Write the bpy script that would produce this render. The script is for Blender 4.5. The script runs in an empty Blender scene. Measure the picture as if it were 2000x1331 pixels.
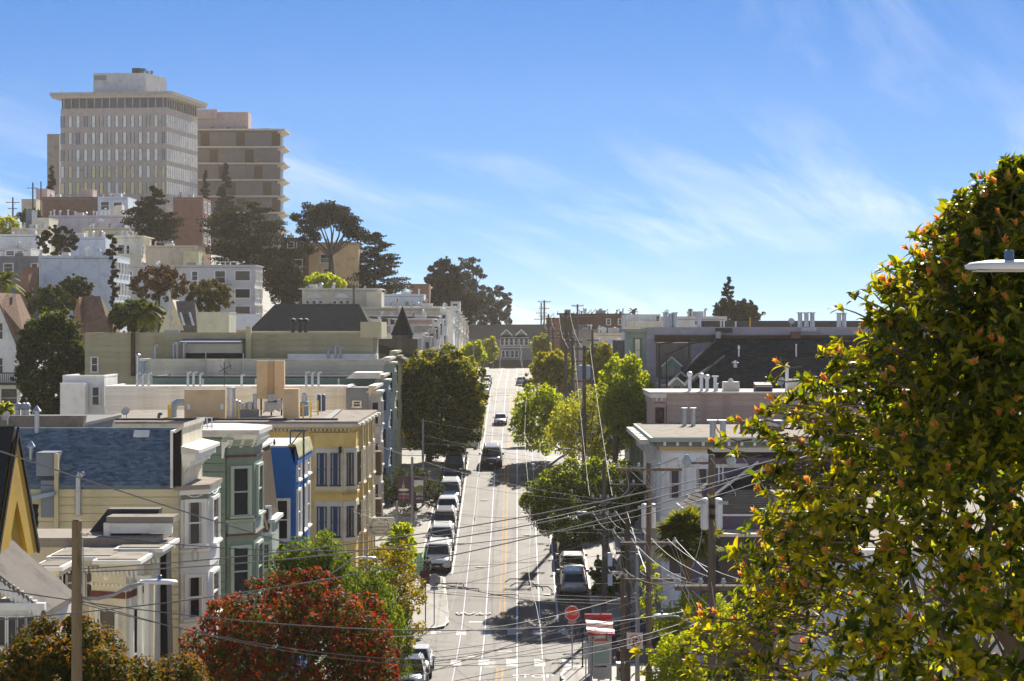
import bpy, math, random
import numpy as np
from mathutils import Vector, Matrix
R = math.radians
S = bpy.context.scene
C = S.collection
# ------------------------------------------------------------------ camera
# the street runs along +Y, the eye is the origin; a photo pixel gives a direction, d metres along the street the distance
FPX, VX, HY = 3889.0, 1010.0, 640.0
cam = bpy.data.cameras.new('camera'); cam.lens = 70.0; cam.sensor_width = 36.0
cam.shift_x = -0.005; cam.shift_y = -0.01275; cam.clip_start = 0.5; cam.clip_end = 6000
camo = bpy.data.objects.new('camera', cam); C.objects.link(camo)
camo.location = (0, 0, 0); camo.rotation_euler = (R(90), 0, 0); S.camera = camo
# ------------------------------------------------------------------ sky, sun, exposure
SUN_EL, SUN_AZ = 32.0, 12.0          # azimuth: degrees right of the street's direction
w = bpy.data.worlds.new('World'); S.world = w; w.use_nodes = True
nt = w.node_tree; N = nt.nodes; L = nt.links
N.clear()
def nd(t, **k):
    n = N.new(t)
    for a, b in k.items(): setattr(n, a, b)
    return n
out = nd('ShaderNodeOutputWorld'); bg = nd('ShaderNodeBackground')
sky = nd('ShaderNodeTexSky', sky_type='NISHITA', sun_disc=False)
sky.sun_elevation = R(SUN_EL); sky.sun_rotation = R(SUN_AZ)
sky.altitude = 100; sky.air_density = 0.5; sky.dust_density = 0.0; sky.ozone_density = 6.0
hs = nd('ShaderNodeHueSaturation'); hs.inputs['Saturation'].default_value = 1.40; hs.inputs['Hue'].default_value = 0.506
gm = nd('ShaderNodeGamma'); gm.inputs[1].default_value = 0.8; L.new(sky.outputs[0], gm.inputs[0]); L.new(gm.outputs[0], hs.inputs['Color'])
tc = nd('ShaderNodeTexCoord'); sp = nd('ShaderNodeSeparateXYZ'); L.new(tc.outputs['Generated'], sp.inputs[0])
def mth(op, a, b=None):
    n = nd('ShaderNodeMath', operation=op)
    for i, q in enumerate((a, b)):
        if q is None: continue
        if isinstance(q, (int, float)): n.inputs[i].default_value = q
        else: L.new(q, n.inputs[i])
    return n.outputs[0]
den = mth('ADD', mth('MAXIMUM', sp.outputs['Z'], 0.0), 0.16)      # high thin cirrus layer seen in perspective
cx = mth('DIVIDE', sp.outputs['X'], den); cy = mth('DIVIDE', sp.outputs['Y'], den)
cb = nd('ShaderNodeCombineXYZ'); L.new(cx, cb.inputs[0]); L.new(cy, cb.inputs[1])
mp = nd('ShaderNodeMapping'); L.new(cb.outputs[0], mp.inputs[0])
mp.vector_type = 'TEXTURE'; mp.inputs['Rotation'].default_value = (0, 0, R(66)); mp.inputs['Scale'].default_value = (2.6, 0.5, 1); mp.inputs['Location'].default_value = (0.55, 2.3, 0)
n1 = nd('ShaderNodeTexNoise'); L.new(mp.outputs[0], n1.inputs['Vector'])
n1.inputs['Scale'].default_value = 1.7; n1.inputs['Detail'].default_value = 11; n1.inputs['Roughness'].default_value = 0.60; n1.inputs['Distortion'].default_value = 0.45
mp2 = nd('ShaderNodeMapping'); L.new(cb.outputs[0], mp2.inputs[0]); mp2.inputs['Location'].default_value = (8.3, 4.1, 2)
n2 = nd('ShaderNodeTexNoise'); L.new(mp2.outputs[0], n2.inputs['Vector']); n2.inputs['Scale'].default_value = 0.75; n2.inputs['Detail'].default_value = 3
r1 = nd('ShaderNodeMapRange'); L.new(n1.outputs[0], r1.inputs[0]); r1.inputs[1].default_value = 0.45; r1.inputs[2].default_value = 0.80
r2 = nd('ShaderNodeMapRange'); L.new(n2.outputs[0], r2.inputs[0]); r2.inputs[1].default_value = 0.36; r2.inputs[2].default_value = 0.60
cl = mth('MULTIPLY', r1.outputs[0], r2.outputs[0]); cl = mth('MULTIPLY', cl, 0.95)
veil = mth('DIVIDE', 0.0065, mth('ADD', mth('MAXIMUM', sp.outputs['Z'], 0.0), 0.022)); cl = mth('MINIMUM', mth('ADD', cl, veil), 1.0)   # thin veil, thicker towards the horizon
mx = nd('ShaderNodeMix', data_type='RGBA'); L.new(cl, mx.inputs['Factor']); L.new(hs.outputs[0], mx.inputs['A'])
mx.inputs['B'].default_value = (8.0, 8.1, 8.2, 1)
L.new(mx.outputs['Result'], bg.inputs[0]); bg.inputs[1].default_value = 0.057
L.new(bg.outputs[0], out.inputs[0])
sl = bpy.data.lights.new('sun', 'SUN'); sl.energy = 3.5; sl.angle = R(0.53); sl.color = (1.0, 0.93, 0.82)
so = bpy.data.objects.new('sun', sl); C.objects.link(so); so.location = (60, 300, 250)
sd = Vector((math.sin(R(SUN_AZ))*math.cos(R(SUN_EL)), math.cos(R(SUN_AZ))*math.cos(R(SUN_EL)), math.sin(R(SUN_EL))))
so.rotation_euler = sd.to_track_quat('Z', 'Y').to_euler()
vs = S.view_settings; vs.view_transform = 'Standard'; vs.look = 'None'; vs.exposure = 1.45; vs.gamma = 1.0; vs.use_curve_mapping = False
S.render.resolution_x = 1024; S.render.resolution_y = 681
S.cycles.max_bounces = 6; S.cycles.transparent_max_bounces = 8; S.cycles.volume_bounces = 0
def P(x, y, d): return Vector(((x-VX)*d/FPX, d, (HY-y)*d/FPX))
def PX(x, d): return (x-VX)*d/FPX
def PZ(y, d): return (HY-y)*d/FPX
# ------------------------------------------------------------------ materials
M = {}
def mat(name, col, rough=0.6, var=0.12, scale=1.5, bump=0.0, bscale=30.0, metal=0.0, spec=0.5, dirt=None, stretch=(1, 1, 1), coat=0.0, isl=0.0, streak=0.0, sscale=(1.1, 1.1, 0.16)):
    m = bpy.data.materials.new(name); m.use_nodes = True; M[name] = m
    t = m.node_tree; b = t.nodes['Principled BSDF']
    b.inputs['Roughness'].default_value = rough; b.inputs['Metallic'].default_value = metal; b.inputs['Specular IOR Level'].default_value = spec
    if coat: b.inputs['Coat Weight'].default_value = coat; b.inputs['Coat Roughness'].default_value = 0.08
    c = t.nodes.new('ShaderNodeTexCoord'); mpn = t.nodes.new('ShaderNodeMapping'); mpn.inputs['Scale'].default_value = stretch
    t.links.new(c.outputs['Object'], mpn.inputs[0])
    n = t.nodes.new('ShaderNodeTexNoise'); n.inputs['Scale'].default_value = scale; n.inputs['Detail'].default_value = 8; n.inputs['Roughness'].default_value = 0.65
    t.links.new(mpn.outputs[0], n.inputs['Vector'])
    oi = t.nodes.new('ShaderNodeObjectInfo')
    r = t.nodes.new('ShaderNodeValToRGB'); t.links.new(n.outputs[0], r.inputs[0])
    d = dirt if dirt else tuple(x*(1-2.2*var) for x in col)
    r.color_ramp.elements[0].position = 0.30; r.color_ramp.elements[0].color = (*d, 1)
    r.color_ramp.elements[1].position = 0.72; r.color_ramp.elements[1].color = (*[min(1, x*(1+var*0.6)) for x in col], 1)
    e = r.color_ramp.elements.new(0.48); e.color = (*col, 1)
    src = r.outputs[0]
    if streak:
        ms = t.nodes.new('ShaderNodeMapping'); ms.inputs['Scale'].default_value = sscale; t.links.new(c.outputs['Object'], ms.inputs[0])
        ns = t.nodes.new('ShaderNodeTexNoise'); ns.inputs['Scale'].default_value = 1.3; ns.inputs['Detail'].default_value = 6; t.links.new(ms.outputs[0], ns.inputs['Vector'])
        rs = t.nodes.new('ShaderNodeMapRange'); rs.inputs[1].default_value = 0.42; rs.inputs[2].default_value = 0.68; rs.inputs[4].default_value = streak; t.links.new(ns.outputs[0], rs.inputs[0])
        mxs = t.nodes.new('ShaderNodeMix'); mxs.data_type = 'RGBA'; mxs.blend_type = 'MULTIPLY'; t.links.new(rs.outputs[0], mxs.inputs['Factor']); t.links.new(src, mxs.inputs['A']); mxs.inputs['B'].default_value = (0.62, 0.58, 0.52, 1); src = mxs.outputs['Result']
    h = t.nodes.new('ShaderNodeHueSaturation'); t.links.new(src, h.inputs['Color'])
    v = t.nodes.new('ShaderNodeMapRange'); v.inputs[3].default_value = 1-var*0.7; v.inputs[4].default_value = 1+var*0.5
    t.links.new(oi.outputs['Random'], v.inputs[0]); t.links.new(v.outputs[0], h.inputs['Value'])
    if isl:
        ge = t.nodes.new('ShaderNodeNewGeometry'); v2 = t.nodes.new('ShaderNodeMapRange'); v2.inputs[3].default_value = 1-isl; v2.inputs[4].default_value = 1+isl*0.8
        t.links.new(ge.outputs['Random Per Island'], v2.inputs[0]); h2 = t.nodes.new('ShaderNodeHueSaturation'); t.links.new(h.outputs[0], h2.inputs['Color']); t.links.new(v2.outputs[0], h2.inputs['Value']); h = h2
    t.links.new(h.outputs[0], b.inputs['Base Color'])
    if bump:
        n2 = t.nodes.new('ShaderNodeTexNoise'); n2.inputs['Scale'].default_value = bscale; n2.inputs['Detail'].default_value = 4
        t.links.new(mpn.outputs[0], n2.inputs['Vector'])
        bp = t.nodes.new('ShaderNodeBump'); bp.inputs['Strength'].default_value = bump; bp.inputs['Distance'].default_value = 0.02
        t.links.new(n2.outputs[0], bp.inputs['Height']); t.links.new(bp.outputs[0], b.inputs['Normal'])
    return m
def leafmat(name, cols, trans=0.45, rough=0.65, spec=0.12, tcol=None):
    m = bpy.data.materials.new(name); m.use_nodes = True; M[name] = m
    t = m.node_tree; b = t.nodes['Principled BSDF']; o = t.nodes['Material Output']
    g = t.nodes.new('ShaderNodeNewGeometry'); r = t.nodes.new('ShaderNodeValToRGB')
    t.links.new(g.outputs['Random Per Island'], r.inputs[0])
    el = r.color_ramp.elements
    el[0].position = 0.0; el[0].color = (*cols[0], 1); el[1].position = 1.0; el[1].color = (*cols[-1], 1)
    for i, c in enumerate(cols[1:-1]): e = el.new((i+1)/(len(cols)-1)); e.color = (*c, 1)
    t.links.new(r.outputs[0], b.inputs['Base Color']); b.inputs['Roughness'].default_value = rough; b.inputs['Specular IOR Level'].default_value = spec
    tr = t.nodes.new('ShaderNodeBsdfTranslucent'); mm = t.nodes.new('ShaderNodeMix'); mm.data_type = 'RGBA'; mm.blend_type = 'MULTIPLY'; mm.inputs['Factor'].default_value = 1
    t.links.new(r.outputs[0], mm.inputs['A']); mm.inputs['B'].default_value = (*(tcol or (2.2, 1.9, 0.6)), 1)
    t.links.new(mm.outputs['Result'], tr.inputs[0])
    mix = t.nodes.new('ShaderNodeMixShader'); mix.inputs[0].default_value = trans
    t.links.new(b.outputs[0], mix.inputs[1]); t.links.new(tr.outputs[0], mix.inputs[2]); t.links.new(mix.outputs[0], o.inputs[0])
    return m
mat('ground', (0.42, 0.40, 0.36), 0.95, 0.25, 0.3, spec=0.1)  # paled so the sunlit ground bounces more light onto shaded walls
mat('road', (0.172, 0.153, 0.130), 0.72, 0.30, 0.35, 0.25, 60, spec=0.22, stretch=(2.2, 0.35, 1), streak=0.55, sscale=(1.3, 0.035, 1))
mat('walk', (0.33, 0.31, 0.27), 0.75, 0.15, 0.6, 0.2, 40, spec=0.2)
mat('kerb', (0.42, 0.40, 0.37), 0.6, 0.15, 1.0)
mat('whiteline', (0.60, 0.58, 0.54), 0.6, 0.2, 3.0, spec=0.2); mat('wornwhite', (0.44, 0.42, 0.38), 0.65, 0.3, 5.0, spec=0.2)
mat('yellowline', (0.42, 0.24, 0.06), 0.7, 0.2, 3.0, spec=0.1)
mat('rail', (0.55, 0.55, 0.55), 0.28, 0.1, 2, metal=0.9)
mat('seam', (0.05, 0.048, 0.045), 0.8)
mat('greenpaint', (0.16, 0.50, 0.16), 0.6)
for n_, c_, kw in [
 ('cream', (0.53, 0.49, 0.34), {}), ('creamlight', (0.66, 0.63, 0.52), {}), ('white', (0.78, 0.78, 0.76), {}), ('trimwhite', (0.80, 0.79, 0.75), {}),
 ('sage', (0.20, 0.26, 0.22), {}), ('sagetrim', (0.33, 0.40, 0.35), {}), ('rosetrim', (0.16, 0.06, 0.05), {}), ('bluepaint', (0.018, 0.12, 0.36), {'bump': 0.6, 'bscale': 8}),
 ('yellow', (0.74, 0.53, 0.17), {}), ('yellowdark', (0.50, 0.36, 0.13), {}), ('offwhite', (0.66, 0.64, 0.58), {}), ('palegreen', (0.47, 0.48, 0.42), {}),
 ('teal', (0.15, 0.24, 0.23), {}), ('olive', (0.36, 0.34, 0.22), {}), ('olivelight', (0.44, 0.42, 0.27), {}), ('slateblue', (0.20, 0.23, 0.28), {}),
 ('lavender', (0.55, 0.52, 0.58), {}), ('purple', (0.16, 0.14, 0.22), {}), ('pink', (0.50, 0.39, 0.36), {}), ('iceblue', (0.55, 0.62, 0.68), {}),
 ('tan', (0.62, 0.46, 0.27), {}), ('brownwood', (0.11, 0.08, 0.055), {}), ('brick', (0.27, 0.16, 0.12), {}), ('beige', (0.55, 0.48, 0.36), {}),
 ('lightgrey', (0.50, 0.50, 0.50), {}), ('midgrey', (0.28, 0.28, 0.28), {}), ('darkgrey', (0.085, 0.085, 0.09), {}), ('black', (0.015, 0.015, 0.017), {}),
 ('ochre', (0.45, 0.29, 0.04), {}), ('maroon', (0.10, 0.03, 0.03), {}), ('towergrey', (0.36, 0.315, 0.28), {}), ('towertan', (0.40, 0.36, 0.31), {}),
 ('bluegrey', (0.30, 0.38, 0.46), {}), ('signcream', (0.80, 0.76, 0.66), {})]:
    if max(c_) > 0.3 and n_ not in ('lavender', 'pink', 'bluegrey', 'ochre', 'brick'): q_ = 1.2 if max(c_) < 0.6 else 1.12; c_ = tuple(min(.86, x*q_) for x in c_)
    c_ = (min(.86, c_[0]*1.02), c_[1], c_[2]*0.95) if n_ not in ('bluepaint', 'iceblue', 'lavender', 'slateblue', 'bluegrey', 'black') else c_
    mat(n_, c_, kw.pop('rough', 0.68), 0.12, 0.8, kw.pop('bump', 0.08), kw.pop('bscale', 25), spec=0.05 if n_ in ('brownwood', 'brick', 'midgrey', 'darkgrey', 'purple') else 0.22, streak=0.0 if 'tower' in n_ else 0.22)
mat('shingleblue', (0.165, 0.225, 0.285), 0.95, 0.22, 3, 0.2, 60, spec=0.08, isl=0.32)
mat('shingledark', (0.028, 0.030, 0.033), 0.95, 0.25, 2, 0.2, 60, spec=0.08, isl=0.32)
mat('shinglegreen', (0.035, 0.042, 0.042), 0.95, 0.25, 2, 0.2, 60, spec=0.08, isl=0.32)
mat('shinglebrown', (0.20, 0.13, 0.095), 0.95, 0.2, 2, 0.2, 60, spec=0.08, isl=0.32)
mat('shinglegrey', (0.16, 0.145, 0.13), 0.95, 0.2, 2, 0.2, 60, spec=0.08, isl=0.32)
mat('gravelroof', (0.34, 0.30, 0.25), 0.95, 0.25, 1.2, 0.4, 40, spec=0.1)
mat('tarroof', (0.05, 0.05, 0.052), 0.7, 0.25, 1)
mat('whiteroof', (0.62, 0.59, 0.54), 0.85, 0.18, 0.8, spec=0.15)
mat('galv', (0.42, 0.46, 0.50), 0.42, 0.14, 4, metal=0.55)
mat('greymetal', (0.30, 0.33, 0.36), 0.5, 0.1, 3, metal=0.3)
mat('whitemetal', (0.70, 0.72, 0.73), 0.4, 0.08, 3)
mat('darkmetal', (0.03, 0.03, 0.032), 0.45, 0.1, 3, metal=0.3)
mat('bluemetal', (0.04, 0.10, 0.20), 0.45, 0.1, 3)
mat('yellowmetal', (0.80, 0.52, 0.01), 0.45, 0.08, 3)
mat('polewood', (0.15, 0.115, 0.08), 0.85, 0.25, 2.5, 0.5, 20, stretch=(6, 6, 0.5))
mat('polewooddark', (0.105, 0.082, 0.065), 0.85, 0.25, 2.5, 0.5, 20, stretch=(6, 6, 0.5))
mat('bark', (0.11, 0.085, 0.06), 0.9, 0.3, 4, 0.6, 15, stretch=(3, 3, 0.7))
mat('barkdark', (0.05, 0.04, 0.03), 0.9, 0.3, 4, 0.6, 15, stretch=(3, 3, 0.7))
mat('wire', (0.03, 0.03, 0.03), 0.5, 0.05); mat('wiregrey', (0.13, 0.13, 0.125), 0.42, 0.05, metal=0.3)
mat('porcelain', (0.42, 0.46, 0.46), 0.25, 0.1)
mat('signred', (0.75, 0.05, 0.014), 0.45, 0.06); mat('signwhite', (0.80, 0.80, 0.78), 0.45, 0.05); mat('signorange', (0.78, 0.20, 0.03), 0.5, 0.05)
mat('signback', (0.36, 0.35, 0.36), 0.5, 0.1, metal=0.3); mat('red', (0.60, 0.02, 0.025), 0.4, 0.06)
mat('rubber', (0.018, 0.018, 0.018), 0.85); mat('rimmetal', (0.35, 0.35, 0.36), 0.35, 0.1, metal=0.7)
mat('skin', (0.36, 0.20, 0.13), 0.55); mat('clothdark', (0.02, 0.02, 0.025), 0.85); mat('clothgrey', (0.20, 0.20, 0.21), 0.85); mat('clothblue', (0.05, 0.07, 0.14), 0.85); mat('hair', (0.015, 0.011, 0.009), 0.6)
mat('curtain', (0.48, 0.46, 0.42), 0.9, 0.2, 3, stretch=(14, 14, 0.3))
def glassmat(name, col, rough=0.08, metal=0.0, spec=0.45, alpha=1.0):
    m = mat(name, col, rough, 0.12, 0.7, metal=metal, spec=spec); return m
glassmat('glass', (0.022, 0.026, 0.030)); glassmat('carglass', (0.012, 0.016, 0.020), 0.04, spec=0.7)
glassmat('glasspale', (0.66, 0.66, 0.56), 0.3, metal=0.4); glassmat('glassblind', (0.42, 0.41, 0.36), 0.4, metal=0.2); glassmat('glassdusk', (0.24, 0.25, 0.24), 0.2, metal=0.3); mat('towerglass', (0.145, 0.13, 0.12), 0.4, 0.15, 0.5); glassmat('glassgold', (0.50, 0.38, 0.18), 0.15, metal=0.8); glassmat('glassgrey', (0.10, 0.10, 0.10), 0.15)  # glasspale: the sky's reflection is put into the pale base colour
mat('headlight', (0.55, 0.56, 0.58), 0.12, 0.05, metal=0.3); mat('taillight', (0.42, 0.02, 0.02), 0.25, 0.05); mat('plate', (0.65, 0.65, 0.62), 0.5, 0.05)
for n_, c_, me in [('car_white', (0.72, 0.72, 0.70), 0.0), ('car_silver', (0.42, 0.43, 0.43), 0.5), ('car_black', (0.012, 0.012, 0.014), 0.1), ('car_grey', (0.10, 0.105, 0.11), 0.4),
                   ('car_blue', (0.012, 0.03, 0.085), 0.3), ('car_brown', (0.06, 0.03, 0.025), 0.3), ('car_champagne', (0.45, 0.42, 0.36), 0.4)]:
    mat(n_, c_, 0.32, 0.03, 0.8, metal=me, coat=0.6)
leafmat('lf_ficus', [(0.018, 0.034, 0.005), (0.045, 0.075, 0.008), (0.10, 0.13, 0.012)], 0.45)
leafmat('lf_olive', [(0.10, 0.125, 0.022), (0.20, 0.23, 0.034), (0.32, 0.33, 0.05)], 0.6, tcol=(2.4, 2.1, 0.6))
leafmat('lf_bright', [(0.10, 0.15, 0.008), (0.18, 0.24, 0.012), (0.28, 0.32, 0.016)], 0.68, tcol=(2.6, 2.2, 0.5))
leafmat('lf_dark', [(0.014, 0.024, 0.006), (0.03, 0.045, 0.010), (0.05, 0.06, 0.015)], 0.38)
leafmat('lf_gold', [(0.07, 0.095, 0.008), (0.13, 0.15, 0.009), (0.27, 0.24, 0.010), (0.16, 0.17, 0.010)], 0.6, tcol=(2.3, 2.0, 0.4))
leafmat('lf_conifer', [(0.012, 0.014, 0.006), (0.024, 0.025, 0.010), (0.036, 0.034, 0.013)], 0.25, 0.8, 0.1)
leafmat('lf_red', [(0.10, 0.02, 0.008), (0.24, 0.022, 0.012), (0.16, 0.07, 0.012), (0.30, 0.03, 0.016)], 0.5, tcol=(2.0, 1.5, 0.8))
leafmat('lf_redgreen', [(0.020, 0.032, 0.006), (0.045, 0.065, 0.010), (0.06, 0.045, 0.012), (0.07, 0.09, 0.012)], 0.4)
leafmat('lf_rust', [(0.06, 0.06, 0.012), (0.14, 0.09, 0.014), (0.22, 0.09, 0.018), (0.10, 0.10, 0.015)], 0.5, tcol=(2.0, 1.7, 0.6))
leafmat('lf_rustgreen', [(0.022, 0.032, 0.006), (0.045, 0.06, 0.010), (0.07, 0.075, 0.014)], 0.42)
leafmat('lf_hillolive', [(0.035, 0.04, 0.012), (0.075, 0.075, 0.018), (0.12, 0.09, 0.022)], 0.45, tcol=(2.0, 1.7, 0.6))
leafmat('lf_hillbrown', [(0.05, 0.045, 0.015), (0.09, 0.06, 0.02), (0.12, 0.055, 0.025), (0.06, 0.055, 0.018)], 0.4, tcol=(1.8, 1.5, 0.8))
leafmat('lf_yellow', [(0.09, 0.12, 0.014), (0.20, 0.19, 0.012), (0.38, 0.26, 0.015), (0.10, 0.13, 0.015), (0.30, 0.22, 0.012)], 0.55, tcol=(1.8, 1.6, 0.5))
leafmat('lf_weep', [(0.035, 0.060, 0.007), (0.08, 0.13, 0.012), (0.16, 0.21, 0.018)], 0.58)
leafmat('lf_palm', [(0.04, 0.06, 0.008), (0.10, 0.125, 0.014), (0.16, 0.17, 0.02)], 0.5)
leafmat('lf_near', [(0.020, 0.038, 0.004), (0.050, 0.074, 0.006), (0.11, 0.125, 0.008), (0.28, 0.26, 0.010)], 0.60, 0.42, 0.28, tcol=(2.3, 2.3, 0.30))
leafmat('lf_near_sunlit', [(0.22, 0.22, 0.010), (0.40, 0.34, 0.010), (0.26, 0.27, 0.014)], 0.62, 0.4, 0.3, tcol=(1.8, 1.65, 0.4))  # gold leaf copy: sunlight through the outer leaves put into the colour
leafmat('lf_shoot', [(0.60, 0.24, 0.06), (0.66, 0.34, 0.10), (0.62, 0.40, 0.06)], 0.55, 0.45, 0.3, tcol=(1.5, 1.2, 0.9))
# ------------------------------------------------------------------ mesh helpers
class Fr:                                   # a wall frame: origin, direction along the wall, up, outward
    def __init__(s, o, ang=0.0):            # ang 0: wall along +X looking back at the camera (-Y); 90: along +Y looking to +X; -90: looking to -X
        s.o = Vector(o); s.u = Vector((math.cos(R(ang)), math.sin(R(ang)), 0)); s.n = Vector((math.sin(R(ang)), -math.cos(R(ang)), 0))
    def p(s, u, v, n): return s.o + s.u*u + s.n*n + Vector((0, 0, v))
def between(a, b, z):                        # frame for a wall from plan point a to b, outward on the right-hand side
    dx, dy = b[0]-a[0], b[1]-a[1]
    return Fr((a[0], a[1], z), math.degrees(math.atan2(dy, dx))), math.hypot(dx, dy)
BOXF = [(0, 3, 2, 1), (4, 5, 6, 7), (0, 1, 5, 4), (1, 2, 6, 5), (2, 3, 7, 6), (3, 0, 4, 7)]
def origin_of(o):
    v = Vector((0, 0, 0))
    while o is not None: v += o.location; o = o.parent
    return v
class MB:
    def __init__(s): s.v = []; s.f = []
    def add(s, vs_, fs_):
        k = len(s.v); s.v += [tuple(q) for q in vs_]; s.f += [tuple(i+k for i in f) for f in fs_]; return s
    def box(s, x0, x1, y0, y1, z0, z1):
        return s.add([(x0, y0, z0), (x1, y0, z0), (x1, y1, z0), (x0, y1, z0), (x0, y0, z1), (x1, y0, z1), (x1, y1, z1), (x0, y1, z1)], BOXF)
    def fb(s, F, u0, u1, v0, v1, n0, n1):   # box in a wall frame
        return s.add([F.p(u0, v0, n1), F.p(u1, v0, n1), F.p(u1, v0, n0), F.p(u0, v0, n0), F.p(u0, v1, n1), F.p(u1, v1, n1), F.p(u1, v1, n0), F.p(u0, v1, n0)], BOXF)
    def prism(s, poly, vec):                # polygon (3D points) pushed along vec
        n = len(poly); vec = Vector(vec); a = [Vector(q) for q in poly]; b = [q+vec for q in a]
        return s.add(a+b, [tuple(range(n-1, -1, -1)), tuple(range(n, 2*n))]+[(i, (i+1) % n, n+(i+1) % n, n+i) for i in range(n)])
    def plan(s, poly, z0, z1):              # plan polygon pulled up
        return s.prism([(x, y, z0) for x, y in poly], (0, 0, z1-z0))
    def tube(s, pts, rad, n=6, cap=True):
        pts = [Vector(q) for q in pts]; k0 = len(s.v); m = len(pts)
        if isinstance(rad, (int, float)): rad = [rad]*m
        ref = None
        for i, q in enumerate(pts):
            d = (pts[min(i+1, m-1)]-pts[max(i-1, 0)]).normalized()
            if ref is None: ref = d.orthogonal().normalized()
            a = (ref-d*ref.dot(d))
            a = a.normalized() if a.length > 1e-6 else d.orthogonal().normalized()
            ref = a; b = d.cross(a)
            for j in range(n):
                t = 2*math.pi*j/n; s.v.append(tuple(q+(a*math.cos(t)+b*math.sin(t))*rad[i]))
        for i in range(m-1):
            for j in range(n):
                s.f.append((k0+i*n+j, k0+i*n+(j+1) % n, k0+(i+1)*n+(j+1) % n, k0+(i+1)*n+j))
        if cap: s.f.append(tuple(k0+j for j in range(n-1, -1, -1))); s.f.append(tuple(k0+(m-1)*n+j for j in range(n)))
        return s
    def lathe(s, c, prof, n=12, axis='z'):
        k0 = len(s.v); c = Vector(c)
        for r_, h in prof:
            for j in range(n):
                t = 2*math.pi*j/n; a, b = r_*math.cos(t), r_*math.sin(t)
                s.v.append(tuple(c+(Vector((a, b, h)) if axis == 'z' else Vector((h, a, b)) if axis == 'x' else Vector((a, h, b)))))
        m = len(prof)
        for i in range(m-1):
            for j in range(n): s.f.append((k0+i*n+j, k0+i*n+(j+1) % n, k0+(i+1)*n+(j+1) % n, k0+(i+1)*n+j))
        s.f.append(tuple(k0+j for j in range(n-1, -1, -1))); s.f.append(tuple(k0+(m-1)*n+j for j in range(n)))
        return s
    def quad(s, *q): return s.add(q, [tuple(range(len(q)))])
    def build(s, name, m, parent=None, smooth=False, loc=None):
        me = bpy.data.meshes.new(name); o_ = origin_of(parent) if parent else Vector(loc or (0, 0, 0))
        me.from_pydata([(a-o_.x, b-o_.y, c-o_.z) for a, b, c in s.v], [], s.f); me.materials.append(M[m] if isinstance(m, str) else m)
        if smooth: me.shade_smooth()
        o = bpy.data.objects.new(name, me); C.objects.link(o); o.parent = parent
        if not parent: o.location = o_
        return o
def thing(name, label, cat, loc=(0, 0, 0), group=None):
    o = bpy.data.objects.new(name, None); C.objects.link(o); o.location = loc; o.empty_display_size = 0.3
    o['label'] = label; o['category'] = cat
    if group: o['group'] = group
    return o
def tag(o, label, cat, group=None):
    o['label'] = label; o['category'] = cat
    if group: o['group'] = group
    return o
def struct(o): o['kind'] = 'structure'; return o
def piece(name, me, parent, loc, rotz=0.0):  # another object on shared mesh data; loc in the parent's space
    o = bpy.data.objects.new(name, me); C.objects.link(o); o.parent = parent; o.location = loc
    if rotz: o.rotation_euler = (0, 0, rotz)
    return o
def copy_tree(o, parent=None):
    c = o.copy(); C.objects.link(c); c.parent = parent
    for ch in list(o.children): copy_tree(ch, c)
    return c
def npmesh(name, verts, faces, m, parent=None, mats=None):   # verts (n,3), quad or tri faces
    me = bpy.data.meshes.new(name); k = faces.shape[1]
    me.vertices.add(len(verts)); me.vertices.foreach_set('co', verts.astype(np.float32).ravel())
    me.loops.add(faces.size); me.loops.foreach_set('vertex_index', faces.astype(np.int32).ravel())
    me.polygons.add(len(faces)); me.polygons.foreach_set('loop_start', np.arange(0, faces.size, k, dtype=np.int32)); me.polygons.foreach_set('loop_total', np.full(len(faces), k, dtype=np.int32))
    me.materials.append(M[m]); me.update(calc_edges=True); me.validate()
    o = bpy.data.objects.new(name, me); C.objects.link(o); o.parent = parent
    return o
def text_mesh(txt, size, mname, name, parent, mtx, extrude=0.004, align='CENTER', sx=1.0, shear=0.0):
    cu = bpy.data.curves.new(name, 'FONT'); cu.body = txt; cu.size = size; cu.extrude = extrude; cu.align_x = align; cu.align_y = 'CENTER'; cu.resolution_u = 3; cu.shear = shear
    t = bpy.data.objects.new('t', cu); C.objects.link(t)
    dg = bpy.context.evaluated_depsgraph_get(); me = bpy.data.meshes.new_from_object(t.evaluated_get(dg)); bpy.data.objects.remove(t); bpy.data.curves.remove(cu)
    me.transform(mtx @ Matrix.Diagonal((sx, 1, 1, 1))); o_ = origin_of(parent); me.transform(Matrix.Translation(-o_))
    me.materials.clear(); me.materials.append(M[mname]); me.name = name
    o = bpy.data.objects.new(name, me); C.objects.link(o); o.parent = parent
    return o
def fmat(F, u, v, n): return Matrix.Translation(F.p(u, v, n)) @ Matrix(((F.u.x, 0, F.n.x, 0), (F.u.y, 0, F.n.y, 0), (0, 1, 0, 0), (0, 0, 0, 1)))
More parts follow.
